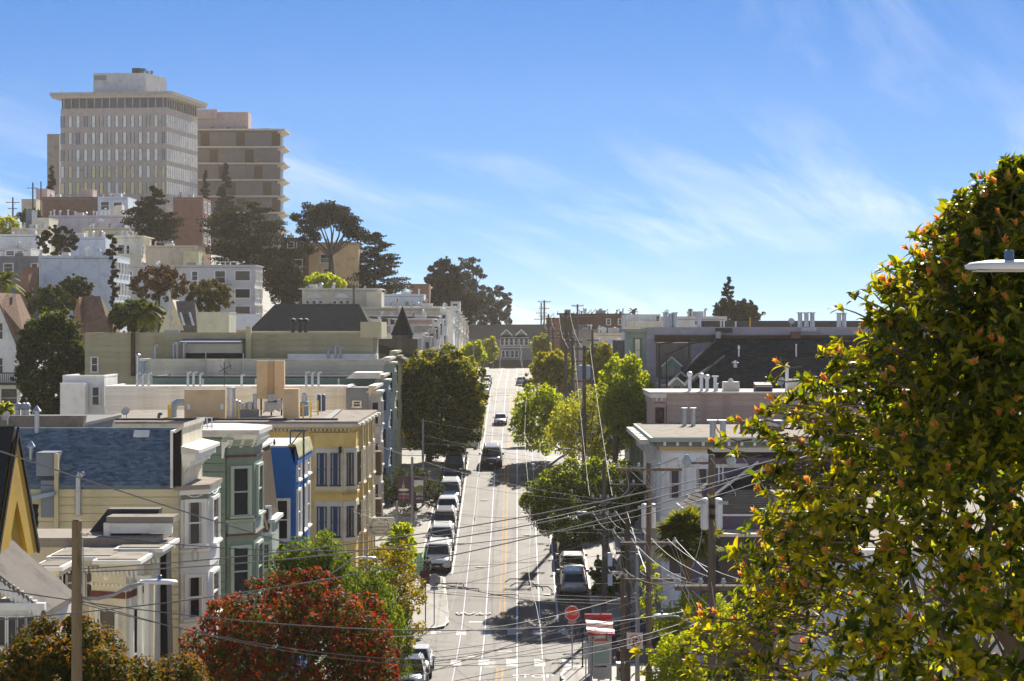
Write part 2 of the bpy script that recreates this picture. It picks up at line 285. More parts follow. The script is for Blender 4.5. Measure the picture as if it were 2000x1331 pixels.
# ------------------------------------------------------------------ the lie of the land
KY = [-340, -220, -120, -60, -30, -20, 0, 18, 40, 70, 104, 122, 134, 150, 178, 184, 192, 205, 230, 255, 268, 311, 338, 350, 405, 460, 475, 560, 700, 900]
KZ = [92, 80, 46, 14, -4, -7, -8, -10, -13.5, -16.6, -18.6, -18.6, -17.2, -15.6, -12.45, -11.95, -11.8, -12.6, -14.8, -15.6, -15.2, -12.0, -10.5, -10.2, -10.0, -9.6, -9.5, -8, -6, -6]  # negative-Y points: hill added behind the camera to bounce sunlight onto shaded fronts
def RZ(y): return float(np.interp(y, KY, KZ))
def GZ(x, y):
    k = float(np.interp(y, [150, 190, 220, 260, 330, 420, 520, 900, 1300], [0, .10, .25, .35, .40, .50, .5, .3, 0.0]))
    z = RZ(y)
    if x < -14: z += k*min(-x-14, 52) + .22*k*min(max(0, -x-66), 50) - 0.05*max(0, -x-130)
    if x > 12 and y > 200: z += 0.04*min(x-12, 120)
    return z
HAZE = 0.00011
XL, XR, XC = -6.65, 4.75, -0.95              # kerbs and the centre line
WL, WR = -11.1, 8.6                          # house fronts
mat('polewoodgreen', (0.19, 0.14, 0.075), 0.85, 0.25, 2.5, 0.5, 20, stretch=(6, 6, 0.5)); mat('whitewire', (0.5, 0.5, 0.49), 0.4, 0.05)
mat('bannerpurple', (0.06, 0.035, 0.085), 0.6, 0.1); mat('meadow', (0.17, 0.22, 0.05), 0.6, 0.2); mat('mapgreen', (0.36, 0.48, 0.44), 0.3, 0.15, 4); mat('parklet', (0.30, 0.55, 0.28), 0.6, 0.1)
mat('shelterroof', (0.55, 0.10, 0.10), 0.35, 0.3, 1.6, dirt=(0.55, 0.42, 0.42), stretch=(0.3, 2.6, 1))
# ------------------------------------------------------------------ ground, street, pavements
def terrain():
    xs = sorted(set([-500, -300, -200, -150, -120] + list(range(-110, -10, 8)) + [-12, -7, 5, 9, 14] + list(range(20, 130, 12)) + [160, 220, 320, 500]))
    ys = sorted(set([-340, -280, -220, -170, -120, -90, -60, -40, -30] + list(range(-20, 480, 6)) + KY[7:27] + list(range(480, 760, 20)) + [800, 900]))
    V = np.array([(x, y, GZ(x, y)-(0.35 if -13 < x < 12 else 0.12)) for y in ys for x in xs]); nx = len(xs)
    Fq = np.array([(j*nx+i, j*nx+i+1, (j+1)*nx+i+1, (j+1)*nx+i) for j in range(len(ys)-1) for i in range(nx-1)])
    o = npmesh('ground', V, Fq, 'ground'); struct(o); o['label'] = 'bare hillside and lots under the houses, plus an added hill behind the camera'
mat('patchdark', (0.14, 0.125, 0.105), 0.7, 0.25, 0.8, 0.2, 50, spec=0.2); mat('patchlight', (0.24, 0.215, 0.185), 0.68, 0.2, 0.8, 0.2, 50, spec=0.2); mat('ironcover', (0.07, 0.065, 0.06), 0.5, 0.3, 8, metal=0.4)
terrain()
def ysr(y0, y1, st=3.0):
    ys = {y0, y1} | {k for k in KY if y0 < k < y1}
    n = int((y1-y0)/st)
    for i in range(1, n): ys.add(y0+(y1-y0)*i/n)
    return sorted(ys)
def zsm(y): return (RZ(y-2.5)+RZ(y)*2+RZ(y+2.5))/4
def ribbon(mb, x0, x1, y0, y1, dz, thick=0.0, st=3.0, x0b=None, x1b=None):
    ys = ysr(y0, y1, st); k0 = len(mb.v); n = len(ys)
    for i, y in enumerate(ys):
        t = (y-y0)/(y1-y0); a = x0 if x0b is None else x0+(x0b-x0)*t; b = x1 if x1b is None else x1+(x1b-x1)*t
        z = zsm(y)+dz; mb.v += [(a, y, z), (b, y, z)]
        if thick: mb.v += [(a, y, z-thick), (b, y, z-thick)]
    m = 4 if thick else 2
    for i in range(n-1):
        p, q = k0+i*m, k0+(i+1)*m
        mb.f.append((p, p+1, q+1, q))
        if thick: mb.f += [(p+2, p, q, q+2), (p+1, p+3, q+3, q+1)]
    if thick: mb.f += [(k0, k0+2, k0+3, k0+1)]; e = k0+(n-1)*m; mb.f += [(e, e+1, e+3, e+2)]
    return mb
road = struct(ribbon(MB(), XL-0.05, XR+0.05, -20, 474, 0.0).build('road', 'road'))
road['label'] = 'pale concrete street with streetcar tracks'
for nm, y0, y1 in (('cross_street', 110.3, 120.7), ('cross_street', 184.5, 192.5)):
    z = -18.6 if y0 < 150 else -11.85
    c = MB().box(-120, XL-0.05, y0, y1, z-0.3, z-0.004).box(XR+0.05, 120, y0, y1, z-0.3, z-0.004).build(nm, 'road'); struct(c)
c = MB().box(-90, 80, 468.6, 476, -9.9, -9.49).build('cross_street', 'road'); struct(c)
# pavements with kerbs
def pavement(nm, xa, xb, y0, y1, kerbx):
    o = struct(ribbon(MB(), xa, xb, y0, y1, 0.14, 0.4).build(nm, 'walk'))
    k = ribbon(MB(), kerbx[0], kerbx[1], y0, y1, 0.146, 0.4).build('kerb', 'kerb', o)
    return o
pvl = None
for y0, y1 in ((-20, 109.5), (121.5, 183.8), (193.2, 468)):
    p1 = pavement('pavement_left', -14, XL-0.15, y0, y1, (XL-0.15, XL)); p2 = pavement('pavement_right', XR+0.15, 14, y0, y1, (XR, XR+0.15))
    if y0 == 121.5: pvl, pvr = p1, p2
def slabs(par, x0, x1, y0, y1, ny):
    n = 3; w = (x1-x0)/n
    for i in range(n):
        for j in range(ny):
            a, b = y0+(y1-y0)*j/ny, y0+(y1-y0)*(j+1)/ny
            g = 0.02; xa, xb = x0+i*w+g, x0+(i+1)*w-g; za, zb = zsm(a)+0.15+0.004*((i*7+j*3) % 3), zsm(b)+0.15+0.004*((i*7+j*3) % 3)
            MB().add([(xa, a+g, za), (xb, a+g, za), (xb, b-g, zb), (xa, b-g, zb), (xa, a+g, za-.05), (xb, a+g, za-.05), (xb, b-g, zb-.05), (xa, b-g, zb-.05)],
                     [(0, 1, 2, 3), (4, 5, 1, 0), (5, 6, 2, 1), (7, 4, 0, 3)]).build('paving_slab', 'walk', par)
slabs(pvl, -10.1, XL-0.2, 122.5, 168, 30)
slabs(pvr, XR+0.2, 8.5, 126, 150, 16)
# corner bulb-outs
def bulb(nm, pts, y_mid):
    z = lambda y: zsm(y)
    o = MB(); n = len(pts)
    o.v = [(x, y, z(y)+0.143) for x, y in pts]+[(x, y, z(y)-0.2) for x, y in pts]; o.f = [tuple(range(n))]+[(i, i+n, (i+1) % n+n, (i+1) % n) for i in range(n)]
    ob = struct(o.build(nm, 'walk'))
    k = MB()
    for i in range(n-1):
        a, b = Vector((*pts[i], 0)), Vector((*pts[i+1], 0)); d = (b-a).normalized(); nn = Vector((-d.y, d.x, 0))*0.16
        q = [a, b, b+nn, a+nn]
        k.add([(v.x, v.y, z(v.y)+0.152) for v in q]+[(v.x, v.y, z(v.y)-0.2) for v in q], [(0, 1, 2, 3), (0, 4, 5, 1), (1, 5, 6, 2), (3, 7, 4, 0)])
    k.build('kerb', 'kerb', ob); return ob
bulb('pavement_right', [(4.72, 84), (2.35, 88), (2.3, 106.0), (2.55, 107.6), (3.2, 108.7), (4.72, 109.3)][::-1], 100)
bulb('pavement_left', [(-6.6, 121.6), (-5.0, 121.9), (-4.45, 122.5), (-4.25, 123.4), (-4.35, 126), (-4.85, 134.5), (-4.95, 135.2), (-6.6, 136.5)], 128)
# rails
for x in (-3.40, -1.965, 0.0, 1.43):
    r_ = ribbon(MB(), x-0.035, x+0.035, -20, 470, 0.010).build('rail', 'rail', road)
    ribbon(MB(), x+0.037, x+0.085, -20, 470, 0.006).build('flangeway', 'seam', r_)
# painted lines
for y0, y1 in ((-20, 108.6), (124.5, 183), (194, 335)):
    for x in (-1.10, -0.80): ribbon(MB(), x-0.055, x+0.055, y0, y1, 0.008).build('centre_line', 'yellowline', road)
for y0, y1 in ((136.5, 183), (194, 335)): ribbon(MB(), -4.52, -4.40, y0, y1, 0.008).build('parking_line', 'whiteline', road)
for y0, y1 in ((60, 84), (124, 183), (194, 335)): ribbon(MB(), 2.48, 2.60, y0, y1, 0.008).build('parking_line', 'whiteline', road)
for y0 in (109.2, 119.7):                      # crosswalk blocks
    for i in range(7):
        x = -4.95+i*1.55
        ribbon(MB(), x-0.3, x+0.3, y0, y0+2.3, 0.012).build('crosswalk_bar', 'wornwhite', road)
ribbon(MB(), -1.1+0.02, -0.3, 114.2, 114.4, 0.012).build('marking', 'whiteline', road)
ribbon(MB(), -3.0, -2.1, 123.9, 124.15, 0.012).build('stop_line', 'whiteline', road)
for x in (-5.1, 3.55): ribbon(MB(), x, x+0.035, 60, 183, 0.005).build('joint', 'seam', road)
for k in range(22):                            # transverse slab joints
    y = 62+5.6*k
    ribbon(MB(), XL, XR, y, y+0.03, 0.0045).build('joint', 'seam', road)
rgr = random.Random(21)
for k in range(26):                            # patched concrete panels and utility cuts
    y = rgr.uniform(106, 182) if k < 18 else rgr.uniform(260, 330); x = rgr.choice((-5.9, -4.9, -3.3, -1.8, -0.6, 0.3, 1.6, 2.7)); ww = rgr.uniform(0.6, 1.4); ln = rgr.uniform(1.5, 6)
    ribbon(MB(), x, min(x+ww, XR-0.1), y, y+ln, 0.0035).build('road_patch', rgr.choice(('patchdark', 'patchdark', 'patchlight')), road)
for x, y in ((-2.7, 112.5), (0.6, 117.2), (-4.7, 128), (2.0, 131), (-2.6, 139), (0.75, 150), (-2.7, 163), (1.9, 171), (-4.2, 147)):
    MB().lathe((x, y, zsm(y)+0.006), [(0.36, -0.01), (0.36, 0.004)], 18).build('manhole_cover', 'ironcover', road)
def roadtext(txt, x, y, rot, w, ln):
    z = zsm(y); m = Matrix.Translation((x, y, z+0.012)) @ Matrix.Rotation(rot, 4, 'Z') @ Matrix.Diagonal((w, ln, 1, 1))
    text_mesh(txt, 1.0, 'whiteline', 'stop_lettering', road, m, 0.001)
roadtext('STOP', 0.85, 106.1, 0, 0.95, 1.35)
roadtext('STOP', -2.75, 126.4, math.pi, 0.95, 1.7)
# ------------------------------------------------------------------ building helpers
def window(h, F, u, v, w, hh, frame='trimwhite', glass='glass', n=0.07, sash=True, cas=0.11, sill=True, curtain=False, hood=False):
    m = MB()
    m.fb(F, u-cas, u, v-cas*0.5, v+hh+cas, 0, n+0.08).fb(F, u+w, u+w+cas, v-cas*0.5, v+hh+cas, 0, n+0.08).fb(F, u, u+w, v+hh, v+hh+cas, 0, n+0.08).fb(F, u, u+w, v-cas*0.5, v, 0, n+0.08)
    o = m.build('window', frame, h)
    MB().fb(F, u, u+w, v, v+hh, n-0.02, n+0.012).build('pane', glass, o)
    if curtain:
        MB().fb(F, u, u+w*0.22, v, v+hh, n+0.012, n+0.018).fb(F, u+w*0.76, u+w, v, v+hh, n+0.012, n+0.018).build('curtain', 'curtain', o)
    if sash:
        MB().fb(F, u, u+w, v+hh*0.48, v+hh*0.48+0.05, n+0.012, n+0.045).fb(F, u, u+0.04, v, v+hh, n+0.019, n+0.04).fb(F, u+w-0.04, u+w, v, v+hh, n+0.019, n+0.04).build('sash', frame, o)
    if sill: MB().fb(F, u-cas-0.05, u+w+cas+0.05, v-cas*0.5-0.07, v-cas*0.5, 0, n+0.16).build('sill', frame, o)
    if hood: MB().fb(F, u-cas-0.06, u+w+cas+0.06, v+hh+cas, v+hh+cas+0.09, 0, n+0.20).build('hood', frame, o)
    return o
def siding(wall, F, u0, u1, v0, v1, pitch, m):
    far = F.o.y > 100; pitch *= 1.25 if far else 1.0; gp = 0.80 if far else 0.87
    k = max(1, int((v1-v0)/pitch)); pitch = (v1-v0)/k; o_ = origin_of(wall); me = None
    for i in range(k):
        v = v0+i*pitch
        if me is None:
            b = MB().prism([F.p(u0, v, 0.0), F.p(u0, v, 0.065), F.p(u0, v+pitch*gp, 0.04), F.p(u0, v+pitch*gp, 0.0)], F.u*(u1-u0)).build('board', m, wall); me = b.data
        else: piece('board', me, wall, (0, 0, v-v0))
def pieces_along(name, mk, h, F, u0, u1, k, m):   # k alike pieces along a wall; mk(mb) builds the first at u0
    b = MB(); mk(b, u0); o = b.build(name, m, h); st = (u1-u0)/(k-1) if k > 1 else 0
    for i in range(1, k): piece(name, o.data, h, F.u*(st*i))
    return o
def dentils(h, F, u0, u1, v, n0, size, m, name='dentil_course'):
    b = MB(); k = int((u1-u0)/(size*1.9))
    for i in range(k): b.fb(F, u0+i*(u1-u0)/k, u0+i*(u1-u0)/k+size, v, v+size*1.1, n0, n0+size)
    o = b.build(name, m, h); o['kind'] = 'stuff'; return o
def cornice(h, F, u0, u1, v, dep, hgt, m, brackets=0, bm=None, dent=None, top='whiteroof'):
    b = MB().fb(F, u0-dep*0.6, u1+dep*0.6, v, v+hgt*0.35, 0.0, dep).fb(F, u0-dep*0.3, u1+dep*0.3, v-hgt*0.3, v, 0.0, dep*0.66).fb(F, u0, u1, v-hgt*0.65, v-hgt*0.3-0.002, 0.0, dep*0.3)
    o = b.build('cornice', m, h)
    if brackets: pieces_along('bracket', lambda q, u: q.prism([F.p(u, v-hgt*0.3, 0.01), F.p(u, v-hgt*0.3, dep*0.6), F.p(u, v-hgt*0.55, dep*0.45), F.p(u, v-hgt*1.3, 0.06), F.p(u, v-hgt*1.3, 0.01)], F.u*0.11), h, F, u0+0.06, u1-0.16, brackets, bm or m)
    if dent: dentils(h, F, u0, u1, v-hgt*0.95, 0.0, dent, bm or m)
    return o
def vent(h, p, hgt, r=0.09, kind='cap', m='galv'):
    x, y, z = p; b = MB()
    if kind == 'cap': b.lathe(p, [(r, -0.1), (r, hgt), (r*1.9, hgt+0.01), (r*1.9, hgt+0.05), (0.01, hgt+0.22)], 10)
    elif kind == 'flat': b.lathe(p, [(r, -0.1), (r, hgt), (r*1.5, hgt+0.005), (r*1.5, hgt+0.07)], 10)
    elif kind == 'ball': b.lathe(p, [(r, -0.1), (r, hgt), (r*1.5, hgt+0.05), (r*1.8, hgt+0.18), (r*1.3, hgt+0.30), (0.02, hgt+0.36)], 10)
    elif kind == 'goose': b.tube([(x, y, z-0.1), (x, y, z+hgt-r), (x+r*0.4, y, z+hgt+r*0.3), (x+r*1.3, y, z+hgt+r*0.4), (x+r*1.8, y, z+hgt-r*0.6)], r, 8)
    elif kind == 'tee': b.lathe(p, [(r, -0.1), (r, hgt)], 10).box(x-r*1.9, x+r*1.9, y-r*1.1, y+r*1.1, z+hgt, z+hgt+0.10)
    return b.build('vent_pipe', m, h, smooth=False)
def dish(h, p, r=0.4, az=0.4, m='lightgrey'):
    x, y, z = p
    mast = MB().tube([p, (x, y, z+r*1.1)], 0.03, 6).build('dish_mast', 'greymetal', h)
    d = Vector((math.sin(az), -math.cos(az), 0.55)).normalized(); c = Vector((x, y, z+r*1.4)); b = MB(); a = d.orthogonal().normalized(); e = d.cross(a)
    k = 14; rings = [(0.02, 0.0), (r*0.5, 0.03), (r*0.85, 0.10), (r, 0.15)]
    for rr, hh in rings:
        for j in range(k): t = 2*math.pi*j/k; b.v.append(tuple(c+(a*math.cos(t)+e*math.sin(t))*rr+d*hh))
    for i in range(3):
        for j in range(k): b.f.append((i*k+j, i*k+(j+1) % k, (i+1)*k+(j+1) % k, (i+1)*k+j))
    b.tube([c, c+d*r*1.1], 0.015, 5)
    return b.build('satellite_dish', m, h)
def shingles(h, a, b, c, dd, rows, cols, m, lift=0.012):   # a-b lower edge, dd-c upper edge; overlapping tabs joined into one part
    a, b, c, dd = map(Vector, (a, b, c, dd)); nrm = (b-a).cross(dd-a).normalized(); rng = random.Random(rows*cols)
    B = MB()
    for r_ in range(rows):
        t0, t1 = r_/rows, (r_+1.12)/rows; t1 = min(t1, 1.0)
        for k in range(cols):
            off = (0.5 if r_ % 2 else 0.0); s0, s1 = (k+off)/cols, (k+off+0.97)/cols
            if s0 >= 1: continue
            s1 = min(s1, 1.0); l = lift*(0.7+0.9*rng.random())
            p = lambda s, t, q: (a+(b-a)*s)*(1-t)+(dd+(c-dd)*s)*t+nrm*q
            B.add([p(s0, t0, l+0.012), p(s1, t0, l+0.012), p(s1, t1, 0.004), p(s0, t1, 0.004), p(s0, t0, 0), p(s1, t0, 0)], [(0, 1, 2, 3), (4, 5, 1, 0)])
    o = B.build('shingles', m, h); o['kind'] = 'stuff'; return o
def house_base(name, label, x, y, group=None): return thing(name, label, 'house', (x, y, GZ(x, y)), group)
def bay(h, pts, z0, z1, wallm, trim, wins, glass='glass', roofm=None, capdep=0.18, curtain=False):
    """a bay window: plan points a,b,c,d (a, d on the wall); wins = list of (v0, height) rows"""
    b = MB().plan(pts, z0, z1).build('bay_window', wallm, h)
    for i in range(3):
        F, ln = between(pts[i], pts[i+1], 0)
        for v0, hh in wins:
            w_ = ln*0.56
            window(h, F, ln*0.22, v0, w_, hh, trim, glass, 0.02, True, min(0.1, ln*0.12), True, curtain and i == 0)
        for v0, hh in wins:
            MB().fb(F, 0.06, ln-0.06, v0-0.75, v0-0.28, 0, 0.035).build('panel', trim, h)
    ctr = Vector((sum(p[0] for p in pts)/4, sum(p[1] for p in pts)/4))
    grow = lambda f: [tuple(ctr+(Vector(p)-ctr)*f) for p in pts]
    MB().plan(grow(1+capdep), z1, z1+0.14).build('bay_cap', roofm or trim, h)
    MB().plan(grow(1+capdep*0.5), z1-0.16, z1-0.002).build('bay_mould', trim, h)
    for v0, hh in wins: MB().plan(grow(1.045), v0-0.27, v0-0.17).build('belt', trim, h)
    return b
# ------------------------------------------------------------------ left side, near: houses in front of the crossing
def gable_house():
    # steep dark gable with ochre verge boards at the left frame edge
    h = house_base('gabled_house', 'dark gabled house with ochre barge boards and scalloped porch roof at the left edge', -15, 47)
    xe, d0, dm, d1 = -11.6, 44.0, 45.95, 47.9; za = PZ(850, dm); ze = PZ(1076, d1)
    MB().prism([(xe-0.35, d0+0.25, ze-8), (xe-0.35, d1-0.25, ze-8), (xe-0.35, d1-0.25, ze), (xe-0.35, dm, za-0.35), (xe-0.35, d0+0.25, ze)], (-7, 0, 0)).build('wall', 'beige', h)
    for da, nm in ((d0, 'roof'), (d1, 'roof')):
        MB().prism([(xe, dm, za), (xe, da, ze), (xe, da+(0.12 if da > dm else -0.12), ze+0.05), (xe, dm, za+0.2)], (-7.5, 0, 0)).build(nm, 'shingledark', h)
    MB().prism([(xe-0.04, dm, za-0.03), (xe-0.04, d1-0.02, ze-0.02), (xe-0.04, d1-0.9, ze-0.02), (xe-0.04, dm, za-1.5), (xe-0.04, d0+0.9, ze-0.02), (xe-0.04, d0+0.02, ze-0.02)][::-1], (0.10, 0, 0)).build('barge_board', 'ochre', h)
    MB().box(xe-0.30, xe-0.045, d0+0.9, d1-0.9, ze-0.02, za-1.5).build('gable_panel', 'ochre', h)
    MB().prism([(xe+0.061, dm, za+0.18), (xe+0.061, d1+0.1, ze+0.03), (xe+0.061, d1, ze-0.06), (xe+0.061, dm, za)], (0.05, 0, 0)).build('verge_trim', 'shingledark', h)
    MB().prism([(xe+0.061, dm, za+0.18), (xe+0.061, d0-0.1, ze+0.03), (xe+0.061, d0, ze-0.06), (xe+0.061, dm, za)][::-1], (0.05, 0, 0)).build('verge_trim', 'shingledark', h)
    # scalloped porch roof in front
    d2 = 43.0; B = []
    for i in range(9):
        t = i/8; B.append((PX(-60+150*t, d2), 0, PZ(1062+128*(t**0.8)+ (0 if t < .85 else 6), d2)))
    poly = B+[(q[0], 0, q[2]-0.14) for q in reversed(B)]
    MB().prism([(x, d2, z) for x, _, z in poly], (0, 3.0, 0)).build('porch_roof', 'shinglegrey', h)
    Fp = Fr((0, d2, 0), 0)
    for i in range(9):
        u = PX(4+9*i, d2); z = PZ(1178-6*abs(i-9), d2)-0.10
        MB().lathe((u, d2+0.05, z-0.34), [(0.02, 0), (0.05, 0.06), (0.08, 0.2), (0.05, 0.3), (0.06, 0.36)], 8).build('eave_drop', 'trimwhite', h)
    MB().box(PX(-40, d2), PX(88, d2), d2-0.06, d2+0.12, PZ(1192, d2), PZ(1178, d2)).build('eave_board', 'trimwhite', h)
    MB().box(PX(-40, d2), PX(78, d2), d2+0.1, d2+3, GZ(-12, 44)-0.5, PZ(1192, d2)-0.002).build('porch_wall', 'trimwhite', h)
    Fw = Fr((0, d2+0.1, 0), 0)
    for x in (-5, 16, 34, 52): window(h, Fw, PX(x, d2), PZ(1262, d2), 0.16, 0.62, 'trimwhite', 'glass', 0.02, False, 0.03)
gable_house()
def victorian():
    # ornate flat-topped house between the dark gable and the cream one
    h = house_base('victorian_house', 'ornate white and cream bracketed house with grey flat roofs behind the wooden pole', -12, 53)
    d = 53.0; xr = PX(300, d); zt = PZ(1050, d); g = GZ(-12, 50)-1
    MB().box(-21, xr, d, d+2.2, g, zt-0.25).build('wall', 'creamlight', h)
    MB().box(-21, xr+0.12, d-0.15, d+2.3, zt-0.25, zt).build('roof', 'gravelroof', h)
    F = Fr((-21, d, 0), 0)
    # raised black-sided false front with white capping
    xa, xb = PX(160, d+1), PX(312, d+1)
    MB().prism([(xa+0.1, d+1.5, zt), (xb-0.2, d+1.5, zt), (xb-0.1, d+1.5, zt+0.62), (xa+0.6, d+1.5, zt+0.62)], (0, 0.5, 0)).build('false_front', 'tarroof', h)
    MB().box(PX(200, d), PX(336, d)-0.05, d+0.5, d+1.45, zt+0.33, zt+0.50).build('false_front_cap', 'gravelroof', h)
    MB().box(PX(200, d), PX(330, d), d+0.44, d+0.62, zt+0.06, zt+0.327).build('false_front_fascia', 'trimwhite', h)
    MB().box(PX(209, d), PX(265, d), d+0.62, d+0.7, zt-0.25, zt+0.06).build('false_front_recess', 'black', h)  # black plate, the recess's shade painted on
    MB().box(PX(196, d), PX(208, d), d+0.40, d+1.0, zt-0.3, zt+0.34).build('false_front_end', 'trimwhite', h)
    Fe = Fr((PX(316, d), d+0.5, 0), 90)
    # stepped cornices going down towards the camera
    for i, (x0, x1, yy, dd_, m_) in enumerate(((90, 222, 1088, 50.6, 'gravelroof'), (180, 275, 1095, 50.0, 'gravelroof'), (60, 122, 1108, 49.0, 'gravelroof'), (222, 318, 1072, 51.8, 'gravelroof'))):
        z = PZ(yy, dd_)
        MB().box(PX(x0, dd_), PX(x1, dd_), dd_, dd_+2.6, z-0.10, z).build('cornice', 'trimwhite', h)
        MB().box(PX(x0, dd_)+0.1, PX(x1, dd_)-0.1, dd_+0.12, dd_+2.5, z+0.0, z+0.03).build('cornice_top', m_, h)
        MB().box(PX(x0, dd_)+0.15, PX(x1, dd_)-0.12, dd_+0.15, dd_+2.6, z-0.26, z-0.102).build('bed_mould', 'creamlight', h)
        Fd = Fr((0, dd_+0.14, 0), 0)
        k = int((x1-x0)/9)
        for j in range(k):
            u = PX(x0+6+j*(x1-x0-10)/k, dd_)
            MB().prism([Fd.p(u, z-0.26, 0.0), Fd.p(u, z-0.26, 0.13), Fd.p(u, z-0.34, 0.09), Fd.p(u, z-0.44, 0.0)], (0.05, 0, 0)).build('bracket', 'trimwhite', h)
    # bay below with maroon band and tall windows
    pts = [(PX(182, 52.2), 53.0), (PX(188, 52), 51.4), (PX(246, 51), 51.0), (PX(276, 52), 52.4)]
    MB().plan(pts, g, zt-0.62).build('bay_window', 'creamlight', h)
    for i in range(3):
        Fb, ln = between(pts[i], pts[i+1], 0)
        MB().fb(Fb, 0.02, ln-0.02, zt-1.36, zt-1.20, 0, 0.06).build('band', 'rosetrim', h)
        window(h, Fb, ln*0.25, zt-4.0, ln*0.5, 2.3, 'trimwhite', 'glass', 0.02, True, 0.09)
        dentils(h, Fb, 0.03, ln-0.03, zt-1.06, 0, 0.06, 'trimwhite')
    for x in (222, 240, 262, 283, 296):
        MB().tube([(PX(x, 52), 51.3+0.0, zt-6), (PX(x, 52), 51.3, zt-0.9)], 0.07, 8).lathe((PX(x, 52), 51.3, zt-0.95), [(0.07, 0), (0.13, 0.08), (0.13, 0.16)], 8).build('column', 'trimwhite', h)
    for x in (98, 130, 168):
        F2 = Fr((0, d, 0), 0); window(h, F2, PX(x, d), PZ(1172, d), 0.36, 0.9, 'trimwhite', 'glass', 0.02, True, 0.07)
    MB().fb(Fr((0, d-0.01, 0), 0), PX(92, d), PX(170, d), PZ(1122, d), PZ(1110, d), 0, 0.06).build('frieze', 'black', h)
    # slim dark lower shaft on the right with black trim
    MB().prism([(PX(302, 54), 54, g), (PX(336, 54), 54, g), (PX(324, 54), 54, PZ(1052, 54)), (PX(305, 54), 54, PZ(1052, 54))], (0, 0.8, 0)).build('side_shaft', 'black', h)
victorian()
def cream_house():
    Y0, Y1, xr = 60.0, 63.75, -10.2
    h = house_base('shingle_roofed_house', 'cream clapboard house with blue-grey shingle roof and white-framed bay', -16, 63)
    ym = 61.9; ze, zr = PZ(950, Y0), PZ(838, ym); g = GZ(-12, 62)-1; xl = -20.5
    wall = MB().box(xl, xr, Y0, Y1, g, ze).build('wall', 'cream', h)
    F = Fr((xl, Y0, 0), 0)
    siding(wall, F, PX(75, Y0)-xl, xr-xl, PZ(1240, Y0), ze-0.06, 0.245, 'cream')
    MB().fb(F, 0, xr-xl, ze-0.06, ze+0.10, 0.0, 0.05).build('eave_flashing', 'slateblue', h)
    x0, x1 = xl-0.3, PX(337, Y0-0.1)
    roof = MB().prism([(x0, Y0-0.15, ze+0.02), (x0, ym, zr), (x0, Y1+0.2, ze+0.02), (x0, Y1, ze-0.1), (x0, Y0, ze-0.1)], (x1-x0, 0, 0)).build('roof', 'shingleblue', h)
    shingles(roof, (x0, Y0-0.15, ze+0.03), (x1, Y0-0.15, ze+0.03), (x1, ym-0.02, zr+0.005), (x0, ym-0.02, zr+0.005), 30, 56, 'shingleblue', 0.006)
    MB().box(x0, x1, ym-0.08, ym+0.08, zr-0.02, zr+0.04).build('ridge_cap', 'shingleblue', roof)
    # skylight, vents on the slope
    def on(x, y): # point on the front slope hit by a pixel
        t = 0.5
        for _ in range(30):
            Y = Y0+t*1.9; z = ze+(zr-ze)*t; yp = HY-z*FPX/Y; t += (yp-y)*0.004
        Y = Y0+t*1.9; return Vector((PX(x, Y), Y, ze+(zr-ze)*t))
    a = on(277, 851); b2 = (zr-ze)/1.9
    sk = MB().prism([(a.x-0.24, a.y-0.1, a.z-0.1*b2), (a.x+0.24, a.y-0.1, a.z-0.1*b2), (a.x+0.24, a.y+0.1, a.z+0.1*b2), (a.x-0.24, a.y+0.1, a.z+0.1*b2)], (0, -0.05, 0.08)).build('skylight', 'trimwhite', roof)
    vent(h, on(72, 845), 0.62, 0.075); vent(h, on(61, 902), 0.42, 0.07); vent(h, P(153, 1000, Y0-0.12), 1.12, 0.085, 'goose')
    MB().box(PX(72, Y0), PX(110, Y0), Y0-0.1, Y0+1.0, PZ(930, Y0), PZ(884, Y0)).build('roof_hatch', 'slateblue', h)
    MB().box(PX(112, Y0)-0.05, PX(112, Y0)+0.07, Y0-0.2, Y0-0.06, PZ(1045, Y0), PZ(886, Y0)).build('flue', 'cream', h)
    MB().fb(F, PX(82, Y0)-xl, PX(112, Y0)-xl, PZ(1010, Y0), PZ(938, Y0), 0.0, 0.14).build('lean_to_flashing', 'slateblue', h)
    MB().prism([(PX(52, Y0), Y0-0.4, PZ(970, Y0)), (PX(112, Y0), Y0-0.4, PZ(958, Y0)), (PX(112, Y0), Y0-0.4, PZ(966, Y0)), (PX(52, Y0), Y0-0.4, PZ(980, Y0))], (0, 0.4, 0)).build('lean_to_edge', 'bluegrey', h)
    MB().fb(F, PX(52, Y0)-xl, PX(76, Y0)-xl, PZ(1030, Y0), PZ(985, Y0), 0.035, 0.05).build('dark_opening', 'black', h)  # black plate painted in for the shade inside an opening
    # black end of the false front, its pale return and bracketed cornice
    MB().prism([(x1+0.02, Y0-0.1, ze), (x1+0.25, Y0-0.1, ze), (x1+0.25, Y0-0.1, ze+1.62), (x1+0.02, Y0-0.1, ze+1.62)], (0, 3.6, 0)).build('false_front_end', 'black', h)
    MB().box(x1-0.06, x1+0.018, Y0-0.16, Y1, ze-0.05, ze+1.68).build('false_front_edge', 'trimwhite', h)
    MB().box(x1+0.252, -10.08, Y0, Y1, ze, ze+1.78).build('false_front', 'creamlight', h)
    MB().prism([(x1+0.1, Y0-0.25, ze+1.60), (-10.0, Y0-0.25, ze+1.80), (-10.0, Y0-0.25, ze+1.92), (x1+0.1, Y0-0.25, ze+1.70)], (0, 4.0, 0)).build('parapet_cap', 'offwhite', h)
    Fe = Fr((-10.08, Y0, 0), 90)
    MB().prism([Fe.p(-0.3, ze+1.0, 0), Fe.p(-0.3, ze+1.0, 0.55), Fe.p(-0.3, ze+1.1, 0.55), Fe.p(-0.3, ze+1.22, 0)], Fe.u*4.2).build('cornice', 'offwhite', h)
